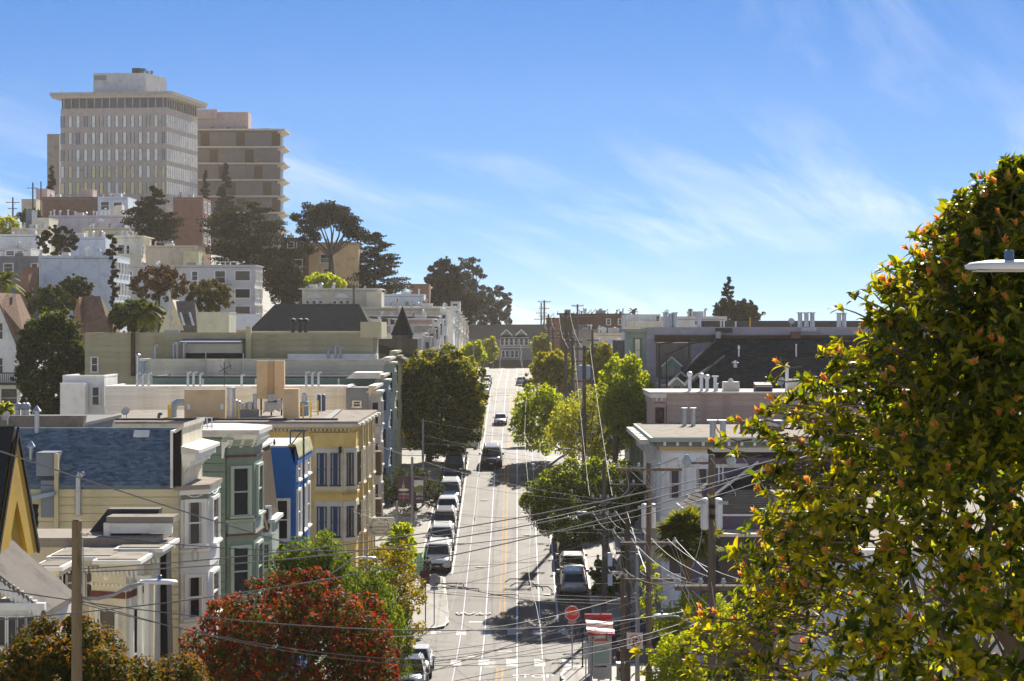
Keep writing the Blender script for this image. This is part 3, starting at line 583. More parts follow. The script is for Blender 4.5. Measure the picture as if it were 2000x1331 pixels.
    MB().fb(Fe, -0.2, 3.8, ze+0.78, ze+0.998, 0, 0.42).fb(Fe, -0.1, 3.75, ze+0.6, ze+0.778, 0, 0.25).build('cornice_mould', 'trimwhite', h)
    pieces_along('bracket', lambda q, u: q.prism([Fe.p(u, ze+0.78, 0), Fe.p(u, ze+0.78, 0.38), Fe.p(u, ze+0.5, 0.1), Fe.p(u, ze+0.35, 0)], Fe.u*0.1), h, Fe, 0.05, 3.5, 6, 'trimwhite')
    pts = [(-10.19, 60.25), (-9.42, 60.75), (-9.42, 62.9), (-10.19, 63.5)]
    vz = lambda y: PZ(y, 60.6)
    bay(h, pts, g, vz(955), 'trimwhite', 'white', [(vz(1061), 1.25), (vz(1204), 1.2)], 'glass', 'gravelroof', 0.22, True)
    for i in range(3):
        Fb, ln = between(pts[i], pts[i+1], 0); MB().fb(Fb, 0.02, ln-0.02, vz(975), vz(958), 0, 0.03).build('frieze', 'sage', h)
        sw = [Fb.p(ln*(0.12+0.76*t/8), vz(962)-0.13*math.sin(math.pi*t/8), 0.045) for t in range(9)]
        MB().tube(sw, 0.018, 5).build('swag', 'trimwhite', h)
    Fb, ln = between(pts[0], pts[1], 0)
    c = Fb.p(ln*0.5, vz(1085), 0.05); mdl = MB(); 
    for t in range(12):
        a_ = 2*math.pi*t/12; mdl.tube([c+Fb.u*0.10*math.cos(a_)+Vector((0, 0, .17*math.sin(a_))), c+Fb.u*0.10*math.cos(a_+.53)+Vector((0, 0, .17*math.sin(a_+.53)))], 0.025, 5)
    mdl.build('medallion', 'lightgrey', h)
    for i in range(3): MB().lathe((-9.75+0.1*i, 60.5+0.12*i, vz(1071)), [(0.05, 0), (0.06, 0.08), (0.075, 0.12), (0.05, 0.16), (0.01, 0.20)], 8).build('flower_pot', 'brick', h)
    # little window ledge house left: a lean-to with a tar roof behind
cream_house()
def green_house():
    Y0, Y1, xr = 69.6, 74.6, -10.2
    h = house_base('sage_green_house', 'sage green clapboard house with tall trimmed bays and white cornice', -14, 73)
    zt = PZ(848, Y0); g = GZ(-12, 73)-1
    wall = MB().box(-11.6, xr, Y0, Y1, g, zt-0.1).build('wall', 'sage', h); MB().box(-24, -11.6, Y0+0.1, Y1, g, zt-0.9).build('rear_wall', 'sage', h)
    F = Fr((-24, Y0, 0), 0); siding(wall, F, PX(380, Y0)+24, xr+24, PZ(1250, Y0), zt-0.12, 0.29, 'sage')
    MB().box(-24, -11.6, Y0+0.1, Y1, zt-0.9, zt-0.75).build('rear_roof', 'tarroof', h); MB().box(-11.6, xr+0.1, Y0-0.1, Y1, zt-0.1, zt+0.02).build('roof', 'whiteroof', h)
    pts = [(-10.18, 69.75), (-9.28, 70.3), (-9.28, 72.6), (-10.18, 73.2)]; vz = lambda y: PZ(y, 70.1)
    bay(h, pts, g, vz(862), 'sage', 'sagetrim', [(vz(1005), 1.62), (vz(1160), 1.62)], 'glass', 'sagetrim', 0.2)
    for i in range(3):
        Fb, ln = between(pts[i], pts[i+1], 0)
        for y in (893, 1046, 870): MB().fb(Fb, -0.01, ln+0.01, vz(y), vz(y)+0.07, 0, 0.07).build('band', 'rosetrim', h)
    # big white cornice over the bay with scroll brackets
    MB().prism([(-11.5, 69.4, zt-0.02), (-9.0, 69.5, zt-0.02), (-9.0, 73.2, zt-0.02), (-10.4, 74.6, zt-0.02), (-11.5, 74.6, zt-0.02)], (0, 0, 0.16)).build('cornice', 'whiteroof', h)
    MB().plan([(-10.3, 69.55), (-9.12, 69.8), (-9.12, 73.0), (-10.3, 73.6)], zt-0.20, zt-0.022).build('cornice_mould', 'trimwhite', h)
    Fs, ln = between(pts[0], pts[1], 0); Fe, le = between(pts[1], pts[2], 0)
    for Fb, l2, k in ((Fs, ln, 3), (Fe, le, 6)):
        for i in range(k):
            u = 0.04+(l2-0.18)*i/(k-1)
            MB().prism([Fb.p(u, zt-0.2, 0), Fb.p(u, zt-0.2, 0.28), Fb.p(u, zt-0.32, 0.22), Fb.p(u, zt-0.5, 0.02)], Fb.u*0.1).build('bracket', 'trimwhite', h)
    MB().prism([(-10.32, 69.5, zt-0.2), (-10.0, 69.5, zt-0.2), (-10.05, 69.5, zt-0.35), (-10.2, 69.5, zt-0.5), (-10.25, 69.5, zt-0.85), (-10.32, 69.5, zt-0.85)], (0, 0.2, 0)).build('scroll_bracket', 'trimwhite', h)
        # white slatted roof ladder leaning on the parapet
    lx, lz = PX(404, Y0+1), zt
    lad = thing('roof_ladder', 'white slatted rack lying against the cornice of the sage green house', 'ladder', (lx, Y0+1, lz))
    for i in range(4): MB().tube([(lx-0.3+0.17*i, Y0+0.9, lz+0.02), (lx-0.42+0.17*i, Y0+1.5, lz+0.50)], 0.022, 5).build('slat', 'whitemetal', lad)
    for t in (0.35, 0.95): MB().tube([(lx-0.32-0.12*t, Y0+0.88+0.6*t, lz+0.05+0.48*t), (lx+0.24-0.12*t, Y0+0.88+0.6*t, lz+0.05+0.48*t)], 0.022, 5).build('rail', 'whitemetal', lad)
green_house()
def brown_house():
    Y0, Y1, xr = 79.5, 84.2, -10.35
    h = house_base('brown_shingle_house', 'narrow dark brown shingled house squeezed between the sage and the blue one', -12, 83)
    zt = PZ(880, Y0); g = GZ(-12, 83)-1
    MB().box(-22, xr, Y0, Y1, g, zt-1.4).build('wall', 'brownwood', h)
    MB().prism([(-22, Y0, zt-1.4), (xr+0.35, Y0, zt-3.2), (xr+0.2, Y0, zt-2.6), (xr-0.1, Y0, zt), (-22, Y0, zt)], (0, Y1-Y0, 0)).build('mansard', 'brownwood', h)
    MB().box(-22, xr, Y0-0.05, Y1, zt, zt+0.08).build('roof', 'whiteroof', h)
    MB().plan([(-10.5, 80.2), (-9.95, 80.9), (-9.95, 83.2), (-10.5, 83.8)], g, zt-3.0).build('bay_window', 'sagetrim', h)
    Fb, ln = between((-10.5, 80.2), (-9.95, 80.9), 0)
    for y in (1040, 1110): window(h, Fb, ln*0.25, PZ(y, 80.5), ln*0.5, 0.95, 'trimwhite', 'glass', 0.02)
    MB().plan([(-10.5, 79.9), (-9.8, 80.6), (-9.8, 83.5), (-10.5, 84.0)], zt-3.0, zt-2.86).build('bay_cap', 'trimwhite', h)
brown_house()
def blue_house():
    Y0, Y1, xr = 89.6, 96.2, -10.0
    h = house_base('blue_house', 'bright blue stucco house with mossy parapet and white window', -13, 94)
    zt = PZ(874, Y0); g = GZ(-12, 94)-1
    MB().box(-24, xr, Y0, Y1, g, zt-0.02).build('wall', 'bluepaint', h)
    MB().prism([(xr-0.25, Y0, zt-0.02), (xr, Y0, zt-0.02), (xr+0.12, Y0, zt-0.55), (xr+0.12, Y0, zt-0.8), (xr, Y0, zt-0.8)], (0, 6.6, 0)).build('parapet', 'bluepaint', h)
    MB().box(-24, xr-0.3, Y0+0.1, Y1, zt-0.02, zt+0.06).build('roof', 'whiteroof', h)
    MB().prism([(xr-0.3, Y0+0.05, zt), (xr+0.05, Y0+0.05, zt+0.02), (xr+0.16, Y0+0.05, zt-0.5), (xr+0.16, Y0+0.05, zt-0.42), (xr, Y0+0.05, zt+0.14), (xr-0.3, Y0+0.05, zt+0.1)], (0, 6.4, 0)).build('mossy_coping', 'moss', h)
    F = Fr((-24, Y0, 0), 0); window(h, F, PX(541, Y0)+24, PZ(1052, Y0), 0.5, 1.7, 'trimwhite', 'glass', 0.03)
    Fe = Fr((xr, Y0, 0), 90)
    for u in (0.6, 2.6, 4.6): window(h, Fe, u, PZ(1035, 92), 1.1, 1.9, 'trimwhite', 'glass', 0.03)
    for u in (0.6, 2.6, 4.6): window(h, Fe, u, PZ(930, 92), 1.1, 0.8, 'trimwhite', 'glass', 0.03)
    # blue pipe frame up the corner
    a = [(-9.65, 90.0, g), (-9.65, 90.0, PZ(842, 90))]
    MB().tube(a, 0.05, 6).tube([(-10.25, 90.0, zt), (-10.25, 90.0, PZ(842, 90))], 0.04, 6).tube([(-10.25, 90.0, PZ(842, 90)), (-9.55, 90.0, PZ(842, 90))], 0.04, 6).tube([(-10.25, 90.0, zt+0.05), (-9.75, 90.0, PZ(843, 90))], 0.03, 6).build('pipe_frame', 'bluemetal', h)
    # pigeon on the roof edge
    p = Vector((-11.0, 90.2, zt+0.06)); b = MB().lathe(p, [(0.012, 0), (0.05, 0.06), (0.06, 0.13), (0.035, 0.2), (0.032, 0.25), (0.01, 0.28)], 8); b.prism([p+Vector((-0.02, 0, 0.12)), p+Vector((0.02, 0, 0.12)), p+Vector((0.02, 0.12, 0.0)), p+Vector((-0.02, 0.12, 0.0))], (0, 0, 0.02))
    tag(b.build('pigeon', 'darkgrey', None, True, p), 'dark pigeon perched on the white roof of the blue house', 'bird')
mat('moss', (0.30, 0.27, 0.10), 0.85, 0.45, 4, 0.5, 20, dirt=(0.02, 0.10, 0.28))
blue_house()
def tarroof_left():
    h = house_base('flat_roofed_house', 'low house with a dark grey parapet behind the blue shingle roof at far left', -28, 96)
    d = 96.0; zt = PZ(812, d)
    MB().box(PX(-30, d), PX(150, d), d, d+9, GZ(-25, 98)-1, zt-0.5).build('wall', 'midgrey', h)
    MB().prism([(PX(-30, d), d-0.3, zt-0.7), (PX(163, d), d-0.3, zt-0.7), (PX(168, d), d-0.3, zt), (PX(-30, d), d-0.3, zt)], (0, 0.5, 0)).build('parapet', 'shinglegrey', h)
    MB().box(PX(-30, d), PX(165, d), d+0.2, d+9, zt-0.5, zt-0.35).build('roof', 'tarroof', h)
    for x in (35, 46, 52): vent(h, P(x, 812, d+2), 0.28, 0.12, 'ball')
    dish(h, P(15, 830, d-3), 0.25, -0.6)
tarroof_left()
# ------------------------------------------------------------------ yellow corner house beyond the crossing
def yellow_building():
    Y0, Y1, xr = 125.6, 142.5, -10.4
    h = house_base('yellow_corner_building', 'yellow corner building with dentil cornice and white-framed windows beyond the crossing', -18, 133)
    zt = -5.9; g = -19.2; xl = PX(168, Y0)
    wall = MB().box(xl, xr, Y0, Y1, g, zt-0.5).build('wall', 'yellow', h)
    MB().box(xl, xr+0.2, Y0-0.1, Y1, zt-0.5, zt-0.14).build('frieze', 'yellow', h)
    MB().box(xl-0.2, xr+0.4, Y0-0.65, Y1+0.1, zt-0.14, zt).build('roof', 'gravelroof', h)
    F = Fr((xl, Y0, 0), 0); siding(wall, F, PX(560, Y0)-xl, xr-xl-2.4, PZ(1060, Y0), zt-0.75, 0.30, 'yellow')
    MB().fb(F, -0.1, xr-xl+0.3, zt-0.36, zt-0.142, 0, 0.45).build('cornice', 'creamlight', h)
    dentils(h, F, 0.0, xr-xl, zt-0.62, 0.1, 0.13, 'cream')
    MB().fb(F, 0, xr-xl, zt-0.70, zt-0.625, 0, 0.16).build('cornice_mould', 'yellowdark', h)
    for a, b_ in ((190, 560), (575, 660)):                               # black membrane edges on the roof
        MB().box(PX(a, Y0+1), PX(b_, Y0+1), Y0+0.9, Y0+1.15, zt, zt+0.13).build('roof_curb', 'tarroof', h)
    MB().prism([(PX(640, 130), 127, zt), (PX(655, 130), 127, zt), (PX(665, 140), 141, zt), (PX(655, 140), 141, zt)], (0, 0, 0.10)).build('roof_curb', 'tarroof', h)
    # rounded corner bay
    pts = [(-13.1, Y0), (-12.75, Y0-0.45), (-10.95, Y0-0.45), (-10.2, Y0+0.25), (-10.2, Y0+2.2)]
    MB().plan(pts+[(-10.6, Y0+2.2), (-10.6, Y0+0.1), (-13.1, Y0+0.1)], g, zt-0.72).build('corner_bay', 'yellow', h)
    for i in range(1, 4):
        Fb, ln = between(pts[i], pts[i+1], 0)
        for y0, y1 in ((946, 886), (1046, 990)):
            z0 = PZ(y0, Y0); hh = PZ(y1, Y0)-z0
            MB().fb(Fb, 0.03, ln-0.03, z0-0.32, z0+hh+0.34, 0, 0.05).build('window_surround', 'creamlight', h)
            if i == 1:
                for u in (0.22, 1.08): window(h, Fb, u, z0, 0.52, hh, 'black' if False else 'brownwood', 'glass', 0.06, True, 0.05, True, True)
            else: window(h, Fb, ln*0.3, z0, ln*0.4, hh, 'brownwood', 'glass', 0.06, True, 0.05, True, True)
        MB().fb(Fb, 0, ln, PZ(958, Y0)-0.25, PZ(958, Y0)-0.1, 0, 0.10).build('belt', 'yellowdark', h)
    MB().fb(Fr((-11.2, Y0-0.45, 0), 0), 0, 0.18, PZ(884, Y0), PZ(872, Y0), 0, 0.2).build('keystone', 'black', h)
    # street front: three shallow bays, full height, with vertical trims
    for k, y in enumerate((129.2, 133.6, 138.0)):
        pb = [(xr, y), (xr+0.3, y+0.5), (xr+0.3, y+2.5), (xr, y+3.0)]
        MB().plan(pb, g+3.6, zt-0.5).build('street_bay', 'yellowdark', h)
        for i in range(3):
            Fb, ln = between(pb[i], pb[i+1], 0)
            for y0, y1 in ((950, 888), (1050, 990)):
                z0 = PZ(y0, Y0); window(h, Fb, ln*0.25, z0, ln*0.5, PZ(y1, Y0)-z0, 'creamlight', 'glass', 0.02, True, ln*0.1)
            MB().fb(Fb, -0.04, 0.04, g+3.6, zt-0.5, 0, 0.08).build('corner_trim', 'cream', h)
    for i in range(12):
        y = Y0-0.3+i*1.45
        MB().box(xr+0.25, xr+0.5+0.18*(i % 2), y, y+0.7, zt-0.30, zt-0.143).build('eave_block', 'trimwhite', h)
    MB().box(xr-0.2, xr+0.25, Y0+2.5, Y1, g, g+3.4).build('shopfront', 'darkgrey', h)
    for i in range(5):
        y = Y0+3+i*2.6; window(h, Fr((xr+0.25, 0, 0), 90), y, g+0.9, 2.0, 2.1, 'brownwood', 'glass', 0.02, False)
    # rooftop: equipment screens, antenna, pipes, safety posts
    def top(x, y): Y = zt*FPX/(HY-y); return Vector((PX(x, Y), Y, zt))
    def onroof(x0, x1, d, dep, y0, y1, name, m, label, cat, zl=0.0):
        return tag(MB().box(PX(x0, d), PX(x1, d), d, d+dep, max(zt+zl, PZ(y1, d)), PZ(y0, d)).build(name, m, None, False, (PX((x0+x1)/2, d), d, zt)), label, cat)
    b = onroof(360, 440, 127.6, 0.5, 761, 825, 'equipment_screen', 'tan', 'large tan equipment screen on the yellow building roof', 'equipment screen')
    for x in (365, 430): MB().box(PX(x, 127.5), PX(x+6, 127.5), 127.585, 127.598, PZ(800, 127.5), PZ(790, 127.5)).build('notice', 'signwhite', b)
    onroof(553, 583, 128.0, 0.9, 760, 825, 'equipment_screen', 'tan', 'narrow tan equipment screen beside the tall antenna shroud', 'equipment screen')
    a = thing('antenna_shroud', 'tall tan fluted antenna shroud on a steel frame above the roof', 'antenna', top(530, 812))
    d = a.location.y
    for x0, x1, yy in ((503, 524, 0.0), (524, 538, 0.35), (538, 556, 0.05)): MB().prism([(PX(x0, d), d-0.5+yy, PZ(779, d)), (PX(x1, d), d-0.5+yy+0.12, PZ(779, d)), (PX(x1, d), d+0.3, PZ(779, d)), (PX(x0, d), d+0.3, PZ(779, d))], (0, 0, PZ(705, d)-PZ(779, d))).build('panel', 'tan', a)
    for x in (510, 530, 550): MB().tube([(PX(x, d), d, zt), (PX(x, d), d, PZ(776, d))], 0.06, 6).build('leg', 'darkmetal', a)
    for i, (x0, x1, y0, y1) in enumerate(((524, 542, 770, 786), (518, 536, 784, 804), (536, 553, 782, 800))): MB().box(PX(x0, d), PX(x1, d), d-0.45, d-0.1, PZ(y1, d), PZ(y0, d)).build('radio_unit', 'lightgrey', a)
    MB().tube([(PX(515, d), d-0.2, zt+0.2), (PX(525, d), d-0.3, zt+0.7), (PX(548, d), d-0.3, zt+0.3)], 0.04, 5).build('cable', 'black', a)
    q = thing('ventilation_stack', 'cluster of grey ducts and cylinders between the tan screens', 'ductwork', top(455, 815)); d = q.location.y
    for x, yt, r_ in ((444, 775, .13), (452, 757, .26), (460, 782, .14), (466, 784, .12), (477, 788, .2), (488, 786, .2), (498, 770, .14)):
        MB().lathe((PX(x, d), d, zt), [(r_, 0), (r_, PZ(yt, d)-zt-0.1), (r_*1.15, PZ(yt, d)-zt-0.09), (r_*1.1, PZ(yt, d)-zt), (r_*0.5, PZ(yt, d)-zt+0.03)], 10).build('cylinder', 'galv', q)
    MB().box(PX(470, d), PX(505, d), d-0.2, d+0.3, zt, PZ(800, d)).build('housing', 'slateblue', q)
    q = thing('roof_duct', 'bent blue-grey duct at the left end of the large tan screen', 'duct', top(345, 815)); d = q.location.y
    MB().tube([(PX(338, d), d, zt), (PX(338, d), d, PZ(800, d)), (PX(341, d), d, PZ(790, d)), (PX(348, d), d, PZ(786, d)), (PX(362, d), d, PZ(786, d))], 0.24, 10).build('pipe', 'bluegrey', q)
    q = thing('roof_cylinders', 'pair of dark blue canisters near the far corner of the yellow roof', 'canister', top(628, 803)); d = q.location.y
    for x in (623, 632): MB().lathe((PX(x, d), d, zt), [(.13, 0), (.13, 1.05), (.10, 1.15), (.03, 1.18)], 10).build('canister', 'bluemetal', q)
    q = thing('condenser_unit', 'grey condenser with a cylinder on top at the right of the roof equipment', 'condenser', top(594, 812)); d = q.location.y
    MB().box(PX(584, d), PX(603, d), d-.2, d+.4, zt, PZ(785, d)).build('body', 'bluegrey', q); MB().lathe((PX(594, d), d+.1, PZ(785, d)), [(.17, 0), (.17, .5), (.1, .6)], 10).build('cylinder', 'galv', q)
    for i, (x, y) in enumerate(((329, 820), (334, 820), (467, 820), (592, 818), (598, 810), (607, 816), (621, 811))):
        p = top(x, y); hgt = 0.95 if i != 4 else 1.2
        tag(MB().lathe(p, [(0.055, 0), (0.055, hgt), (0.02, hgt+0.04)], 8).build('safety_post', 'yellowmetal', None, False, p), 'yellow safety post on the flat roof of the yellow building', 'post', 'yellow roof posts')
    ch = [top(467, 820)+Vector((0, 0, 0.8)), top(500, 818)+Vector((0, 0, 0.5)), top(592, 818)+Vector((0, 0, 0.8)), top(621, 811)+Vector((0, 0, 0.8))]
    tag(MB().tube(ch, 0.02, 4).build('chain', 'yellowmetal', None, False, ch[0]), 'slack yellow chain strung between the roof posts', 'chain')
    dish(h, top(247, 818), 0.3, -0.3); vent(h, top(310, 817), 0.25, 0.1, 'goose', 'bluemetal')
    # signs and balconies on the street front
    for z0, z1 in ((-10.6, -8.9), (-14.0, -12.3)):
        MB().box(-10.6, -9.75, 142.6, 144.2, z0, z1).build('balcony', 'brownwood', h)
yellow_building()
s = thing('nail_spa_sign', 'cream oval-lettered nail spa sign projecting from the yellow building', 'sign', P(742, 1046, 135))
d = 135.0; a, b_ = P(714, 1048, d), P(769, 1011, d)
MB().box(a.x, b_.x, d, d+0.16, a.z, b_.z).build('board', 'signcream', s)
Fg = Fr((0, d, 0), 0); cu, cv = (a.x+b_.x)/2, (a.z+b_.z)/2
ring = [Fg.p(cu+0.62*math.cos(t*math.pi/12), cv+0.48*math.sin(t*math.pi/12), 0.01) for t in range(25)]
MB().tube(ring, 0.022, 4).build('oval_border', 'purple', s)
for sx in (-1, 1):
    for sy in (-1, 1): MB().tube([Fg.p(cu+sx*0.28, cv+sy*0.47, .015), Fg.p(cu+sx*0.42, cv+sy*0.50, .015), Fg.p(cu+sx*0.56, cv+sy*0.36, .015)], 0.03, 4).build('flourish', 'purple', s)
MB().lathe(Fg.p(cu-0.60, cv-0.02, .01), [(0.07, -.005), (0.07, .005)], 8, 'y').build('grape_mark', 'maroon', s)
text_mesh('Deluxe', 0.16, 'midgrey', 'lettering', s, fmat(Fg, cu+0.12, cv+0.22, 0.012), 0.003, shear=0.4)
text_mesh('Lavender', 0.30, 'purple', 'lettering', s, fmat(Fg, cu, cv+0.02, 0.012), 0.003, shear=0.4)
text_mesh('NAIL SPA', 0.17, 'darkgrey', 'lettering', s, fmat(Fg, cu+0.02, cv-0.22, 0.012), 0.003)
MB().tube([(a.x-0.35, d+0.08, b_.z-0.1), (a.x, d+0.08, b_.z-0.1)], 0.03, 6).tube([(a.x-0.35, d+0.08, a.z+0.1), (a.x, d+0.08, a.z+0.1)], 0.03, 6).build('bracket', 'darkmetal', s)

# ------------------------------------------------------------------ further buildings
def block(name, label, x0, x1, ytop, d, dep, wall, roof='gravelroof', wins=(), frame='trimwhite', glass='glass', parapet=0.25, eave=0.0, board=0, boardy=None, ewin=None, cat='building', cap=None):
    xa, xb = PX(x0, d), PX(x1, d); zt = PZ(ytop, d); g = min(GZ(xa, d), GZ(xb, d+dep), GZ(xb, d))-1.5
    h = thing(name, label, cat, ((xa+xb)/2, d+dep/2, max(GZ((xa+xb)/2, d), g)))
    wl = MB().box(xa, xb, d, d+dep, g, zt-0.02).build('wall', wall, h)
    if parapet:
        MB().box(xa+0.2, xb-0.2, d+0.2, d+dep-0.2, zt-0.02, zt+0.005).build('roof', roof, h)
        MB().box(xa-eave, xb+eave, d-eave-0.03, d+0.22, zt-0.02, zt+parapet*0.4).box(xb-0.22, xb+eave+0.03, d+0.22, d+dep, zt-0.02, zt+parapet*0.4).box(xa-eave, xa+0.22, d+0.22, d+dep, zt-0.02, zt+parapet*0.4).build('parapet', cap or wall, h)
    F = Fr((0, d, 0), 0)
    if d >= 240 and xb-xa > 4 and parapet:          # small roof clutter
        rg = random.Random(int(x0*7+ytop*3+d))
        for i in range(rg.randint(3, 6)):
            vent(h, (rg.uniform(xa+0.5, xb-0.5), d+rg.uniform(0.8, min(dep-0.5, 4)), zt), rg.uniform(0.35, 1.1), rg.uniform(0.09, 0.2), rg.choice(('tee', 'cap', 'flat', 'ball', 'goose')), rg.choice(('galv', 'whitemetal', 'midgrey', 'lightgrey')))
        bx_ = rg.uniform(xa+0.6, xb-2.2); MB().box(bx_, bx_+rg.uniform(0.9, 1.6), d+1.2, d+2.4, zt, zt+rg.uniform(0.35, 0.9)).build('roof_box', rg.choice(('lightgrey', 'offwhite', 'midgrey')), h)
        MB().box(xa+0.3, xb-0.3, d-0.05, d-0.002, zt-0.32, zt-0.24).build('coping_line', 'midgrey', h)
    if board: siding(wl, F, xa, xb, PZ(boardy or ytop+60, d), zt-0.04, board, wall)
    for a, b, c, e in wins:
        window(h, F, PX(a, d), PZ(e, d), PX(c, d)-PX(a, d), PZ(b, d)-PZ(e, d), frame, glass, 0.07 if board else 0.04, (PX(c, d)-PX(a, d)) < 1.6, 0.08 if d < 250 else 0.13)
    if ewin:                                     # windows on the street side: rows of (y_top, y_bottom) pixels at the near edge, count
        Fe = Fr((xb, d, 0), 90); n = ewin[1]
        for yt, yb in ewin[0]:
            for i in range(n):
                w_ = dep/n; window(h, Fe, w_*(i+0.28), PZ(yb, d), w_*0.44, PZ(yt, d)-PZ(yb, d), frame, glass, 0.04, True, 0.1)
    return h
# left row, beyond the yellow building
W6 = block('white_row_house', 'long white clapboard side wall behind the rooftop equipment', 205, 678, 757, 151, 6.8, 'white', 'whiteroof', (), board=0.22, boardy=822, cat='house')
block('white_house', 'white house with one tall window left of the long white wall', 122, 204, 736, 153.5, 5, 'white', 'whiteroof', ((180, 757, 194, 791),), cat='house')
MB().box(PX(122, 153), PX(170, 153), 152.2, 153.4, PZ(830, 153), PZ(748, 153)).build('annex', 'white', [o for o in C.objects if o.name == 'white_house'][0])
for x, yt in ((268, 730), (279, 732), (290, 730), (367, 728), (378, 728), (391, 731), (472, 733), (598, 728), (610, 728), (622, 728)):
    vent(W6, P(x, 757, 152.5), (757-yt)*152.5/FPX, 0.10, 'goose')
vent(W6, P(540, 757, 152.5), 0.9, 0.05, 'flat', 'whitemetal')
def frontage(h, y, n, yt, yb, zt, wallm, trim, capm, glass='glass', rows=2):
    """street bay of a row house seen edge-on: plan bay with windows and a bracketed cap"""
    pts = [(WL-0.1, y+0.4), (WL+0.75, y+1.1), (WL+0.75, y+3.4), (WL-0.1, y+4.1)]
    g = GZ(-10, y)
    bay(h, pts, g, zt-0.35, wallm, trim, [(zt-0.35-2.35-3.1*k, 1.6) for k in range(rows)], glass, capm, 0.3)
    F = Fr((WL-0.1, y, 0), 90)
    cornice(h, F, 0.0, n, zt, 0.6, 0.55, capm, 8, trim)
def rowhouse(name, label, x0, ytop, Y, dep, wall, trim, capm, board, boardy, rows=2, wins=()):
    h = block(name, label, x0, VX+(WL-0.1)*FPX/Y, ytop, Y, dep, wall, 'gravelroof', wins, board=board, boardy=boardy, cat='house')
    frontage(h, Y, dep, 0, 0, PZ(ytop, Y)+0.05, trim, trim, capm, rows=rows); return h
# front section of the white row house with small square window
h6 = rowhouse('grey_bay_house', 'grey fronted row house with small square window beside the long white wall', 676, 760, 150.0, 7.5, 'slateblue', 'lightgrey', 'offwhite', 0, 0, 3, ((690, 785, 704, 794),))
h7 = rowhouse('teal_parapet_house', 'low row house with a glassy teal parapet and black roof edge', 298, 738, 159, 7, 'teal', 'bluegrey', 'palegreen', 0, 0, 3)
MB().box(PX(298, 159), PX(690, 159), 158.9, 159.3, PZ(738, 159), PZ(735, 159)).build('black_coping', 'black', h7)
for x in (395, 498, 533, 660): MB().box(PX(x, 159), PX(x+3, 159), 158.94, 158.998, PZ(760, 159), PZ(740, 159)).build('mullion', 'trimwhite', h7)
MB().prism([(PX(676, 158), 158, PZ(740, 158)), (PX(742, 158), 158, PZ(740, 158)), (PX(742, 158), 158, PZ(728, 158)), (PX(690, 158), 158, PZ(728, 158))], (0, 4, 0)).build('dormer', 'offwhite', h7)
h8 = rowhouse('pale_green_row_house', 'pale green-grey row house wall with antennas and a metal chimney', 268, 704, 167, 7, 'palegreen', 'sagetrim', 'offwhite', 0.3, 742, 3)
MB().lathe(P(269, 740, 166), [(.14, 0), (.14, 1.9), (.22, 1.92), (.22, 2.0), (.1, 2.1)], 10).build('chimney_pipe', 'galv', h8)
MB().lathe(P(279, 735, 166.2), [(.17, 0), (.17, 1.1), (.28, 1.12), (.28, 1.3)], 10).build('chimney_pipe', 'bluegrey', h8)
MB().box(PX(405, 166.6), PX(437, 166.6), 166.6, 166.98, PZ(734, 166.6), PZ(702, 166.6)).build('white_board', 'offwhite', h8)
for x, y in ((402, 684), (475, 690), (523, 700)): MB().tube([P(x, 735, 166.5), P(x, y, 166.5)], 0.04, 5).build('mast', 'lightgrey', h8)
an = MB().tube([P(438, 757, 152.2), P(438, 708, 152.2)], 0.035, 5).tube([P(428, 726, 152.2), P(452, 714, 152.2)], 0.03, 5).tube([P(430, 714, 152.2), P(444, 732, 152.2)], 0.025, 5).tube([P(447, 706, 152.2), P(452, 722, 152.2)], 0.025, 5).build('antenna', 'darkmetal', W6)
h9 = block('olive_row_house', 'long olive clapboard house wall with a low blue shed roof and vents', 166, 728, 652, 175.5, 7, 'olive', 'gravelroof', ((179, 699, 191, 726),), board=0.36, boardy=732, cat='house')
MB().box(PX(255, 175), PX(262, 175), 175.1, 175.46, PZ(735, 175), PZ(650, 175)).build('downpipe', 'brownwood', h9)
MB().box(PX(480, 175), PX(490, 175), 174.95, 175.44, PZ(706, 175), PZ(638, 175)).build('chimney', 'olivelight', h9)
MB().prism([(PX(352, 174), 173.9, PZ(668, 174)), (PX(474, 174), 173.9, PZ(668, 174)), (PX(474, 174), 175.4, PZ(662, 174)), (PX(352, 174), 175.4, PZ(662, 174))], (0, 0, -0.15)).build('shed_roof', 'slateblue', h9)
MB().box(PX(360, 174), PX(471, 174), 174.3, 175.45, PZ(690, 174), PZ(672, 174)).build('shed', 'palegreen', h9)
MB().box(PX(362, 174), PX(470, 174), 174.35, 175.45, PZ(700, 174), PZ(690, 174)-0.003).build('shed_base', 'black', h9)
MB().box(PX(562, 174), PX(737, 174), 173.9, 175.4, PZ(706, 174), PZ(692, 174)).build('white_parapet', 'white', h9)
MB().box(PX(704, 175.4), PX(745, 175.4), 175.3, 182.4, PZ(660, 175.4), PZ(629, 175.4)).build('raised_end', 'olivelight', h9)
for x, y in ((303, 676), (339, 672), (346, 672), (359, 672), (641, 682), (655, 677), (665, 679)): vent(h9, P(x, 703, 173.8), (703-y)*173.8/FPX, 0.11, 'goose')
frontage(h9, 175.5, 7, 0, 0, PZ(690, 175.5), 'olivelight', 'olivelight', 'olive', rows=2)
MB().prism([(WL-0.2, 175.6, PZ(690, 176)), (WL+1.2, 175.6, PZ(702, 176)), (WL+1.2, 175.6, PZ(706, 176)), (WL-0.2, 175.6, PZ(700, 176))], (0, 6, 0)).build('bay_roof', 'shinglegrey', h9)
for x, yt in ((572, 606), (586, 606), (597, 606)): vent(h9, P(x, 652, 177), 1.0, 0.17, 'ball', 'darkmetal')
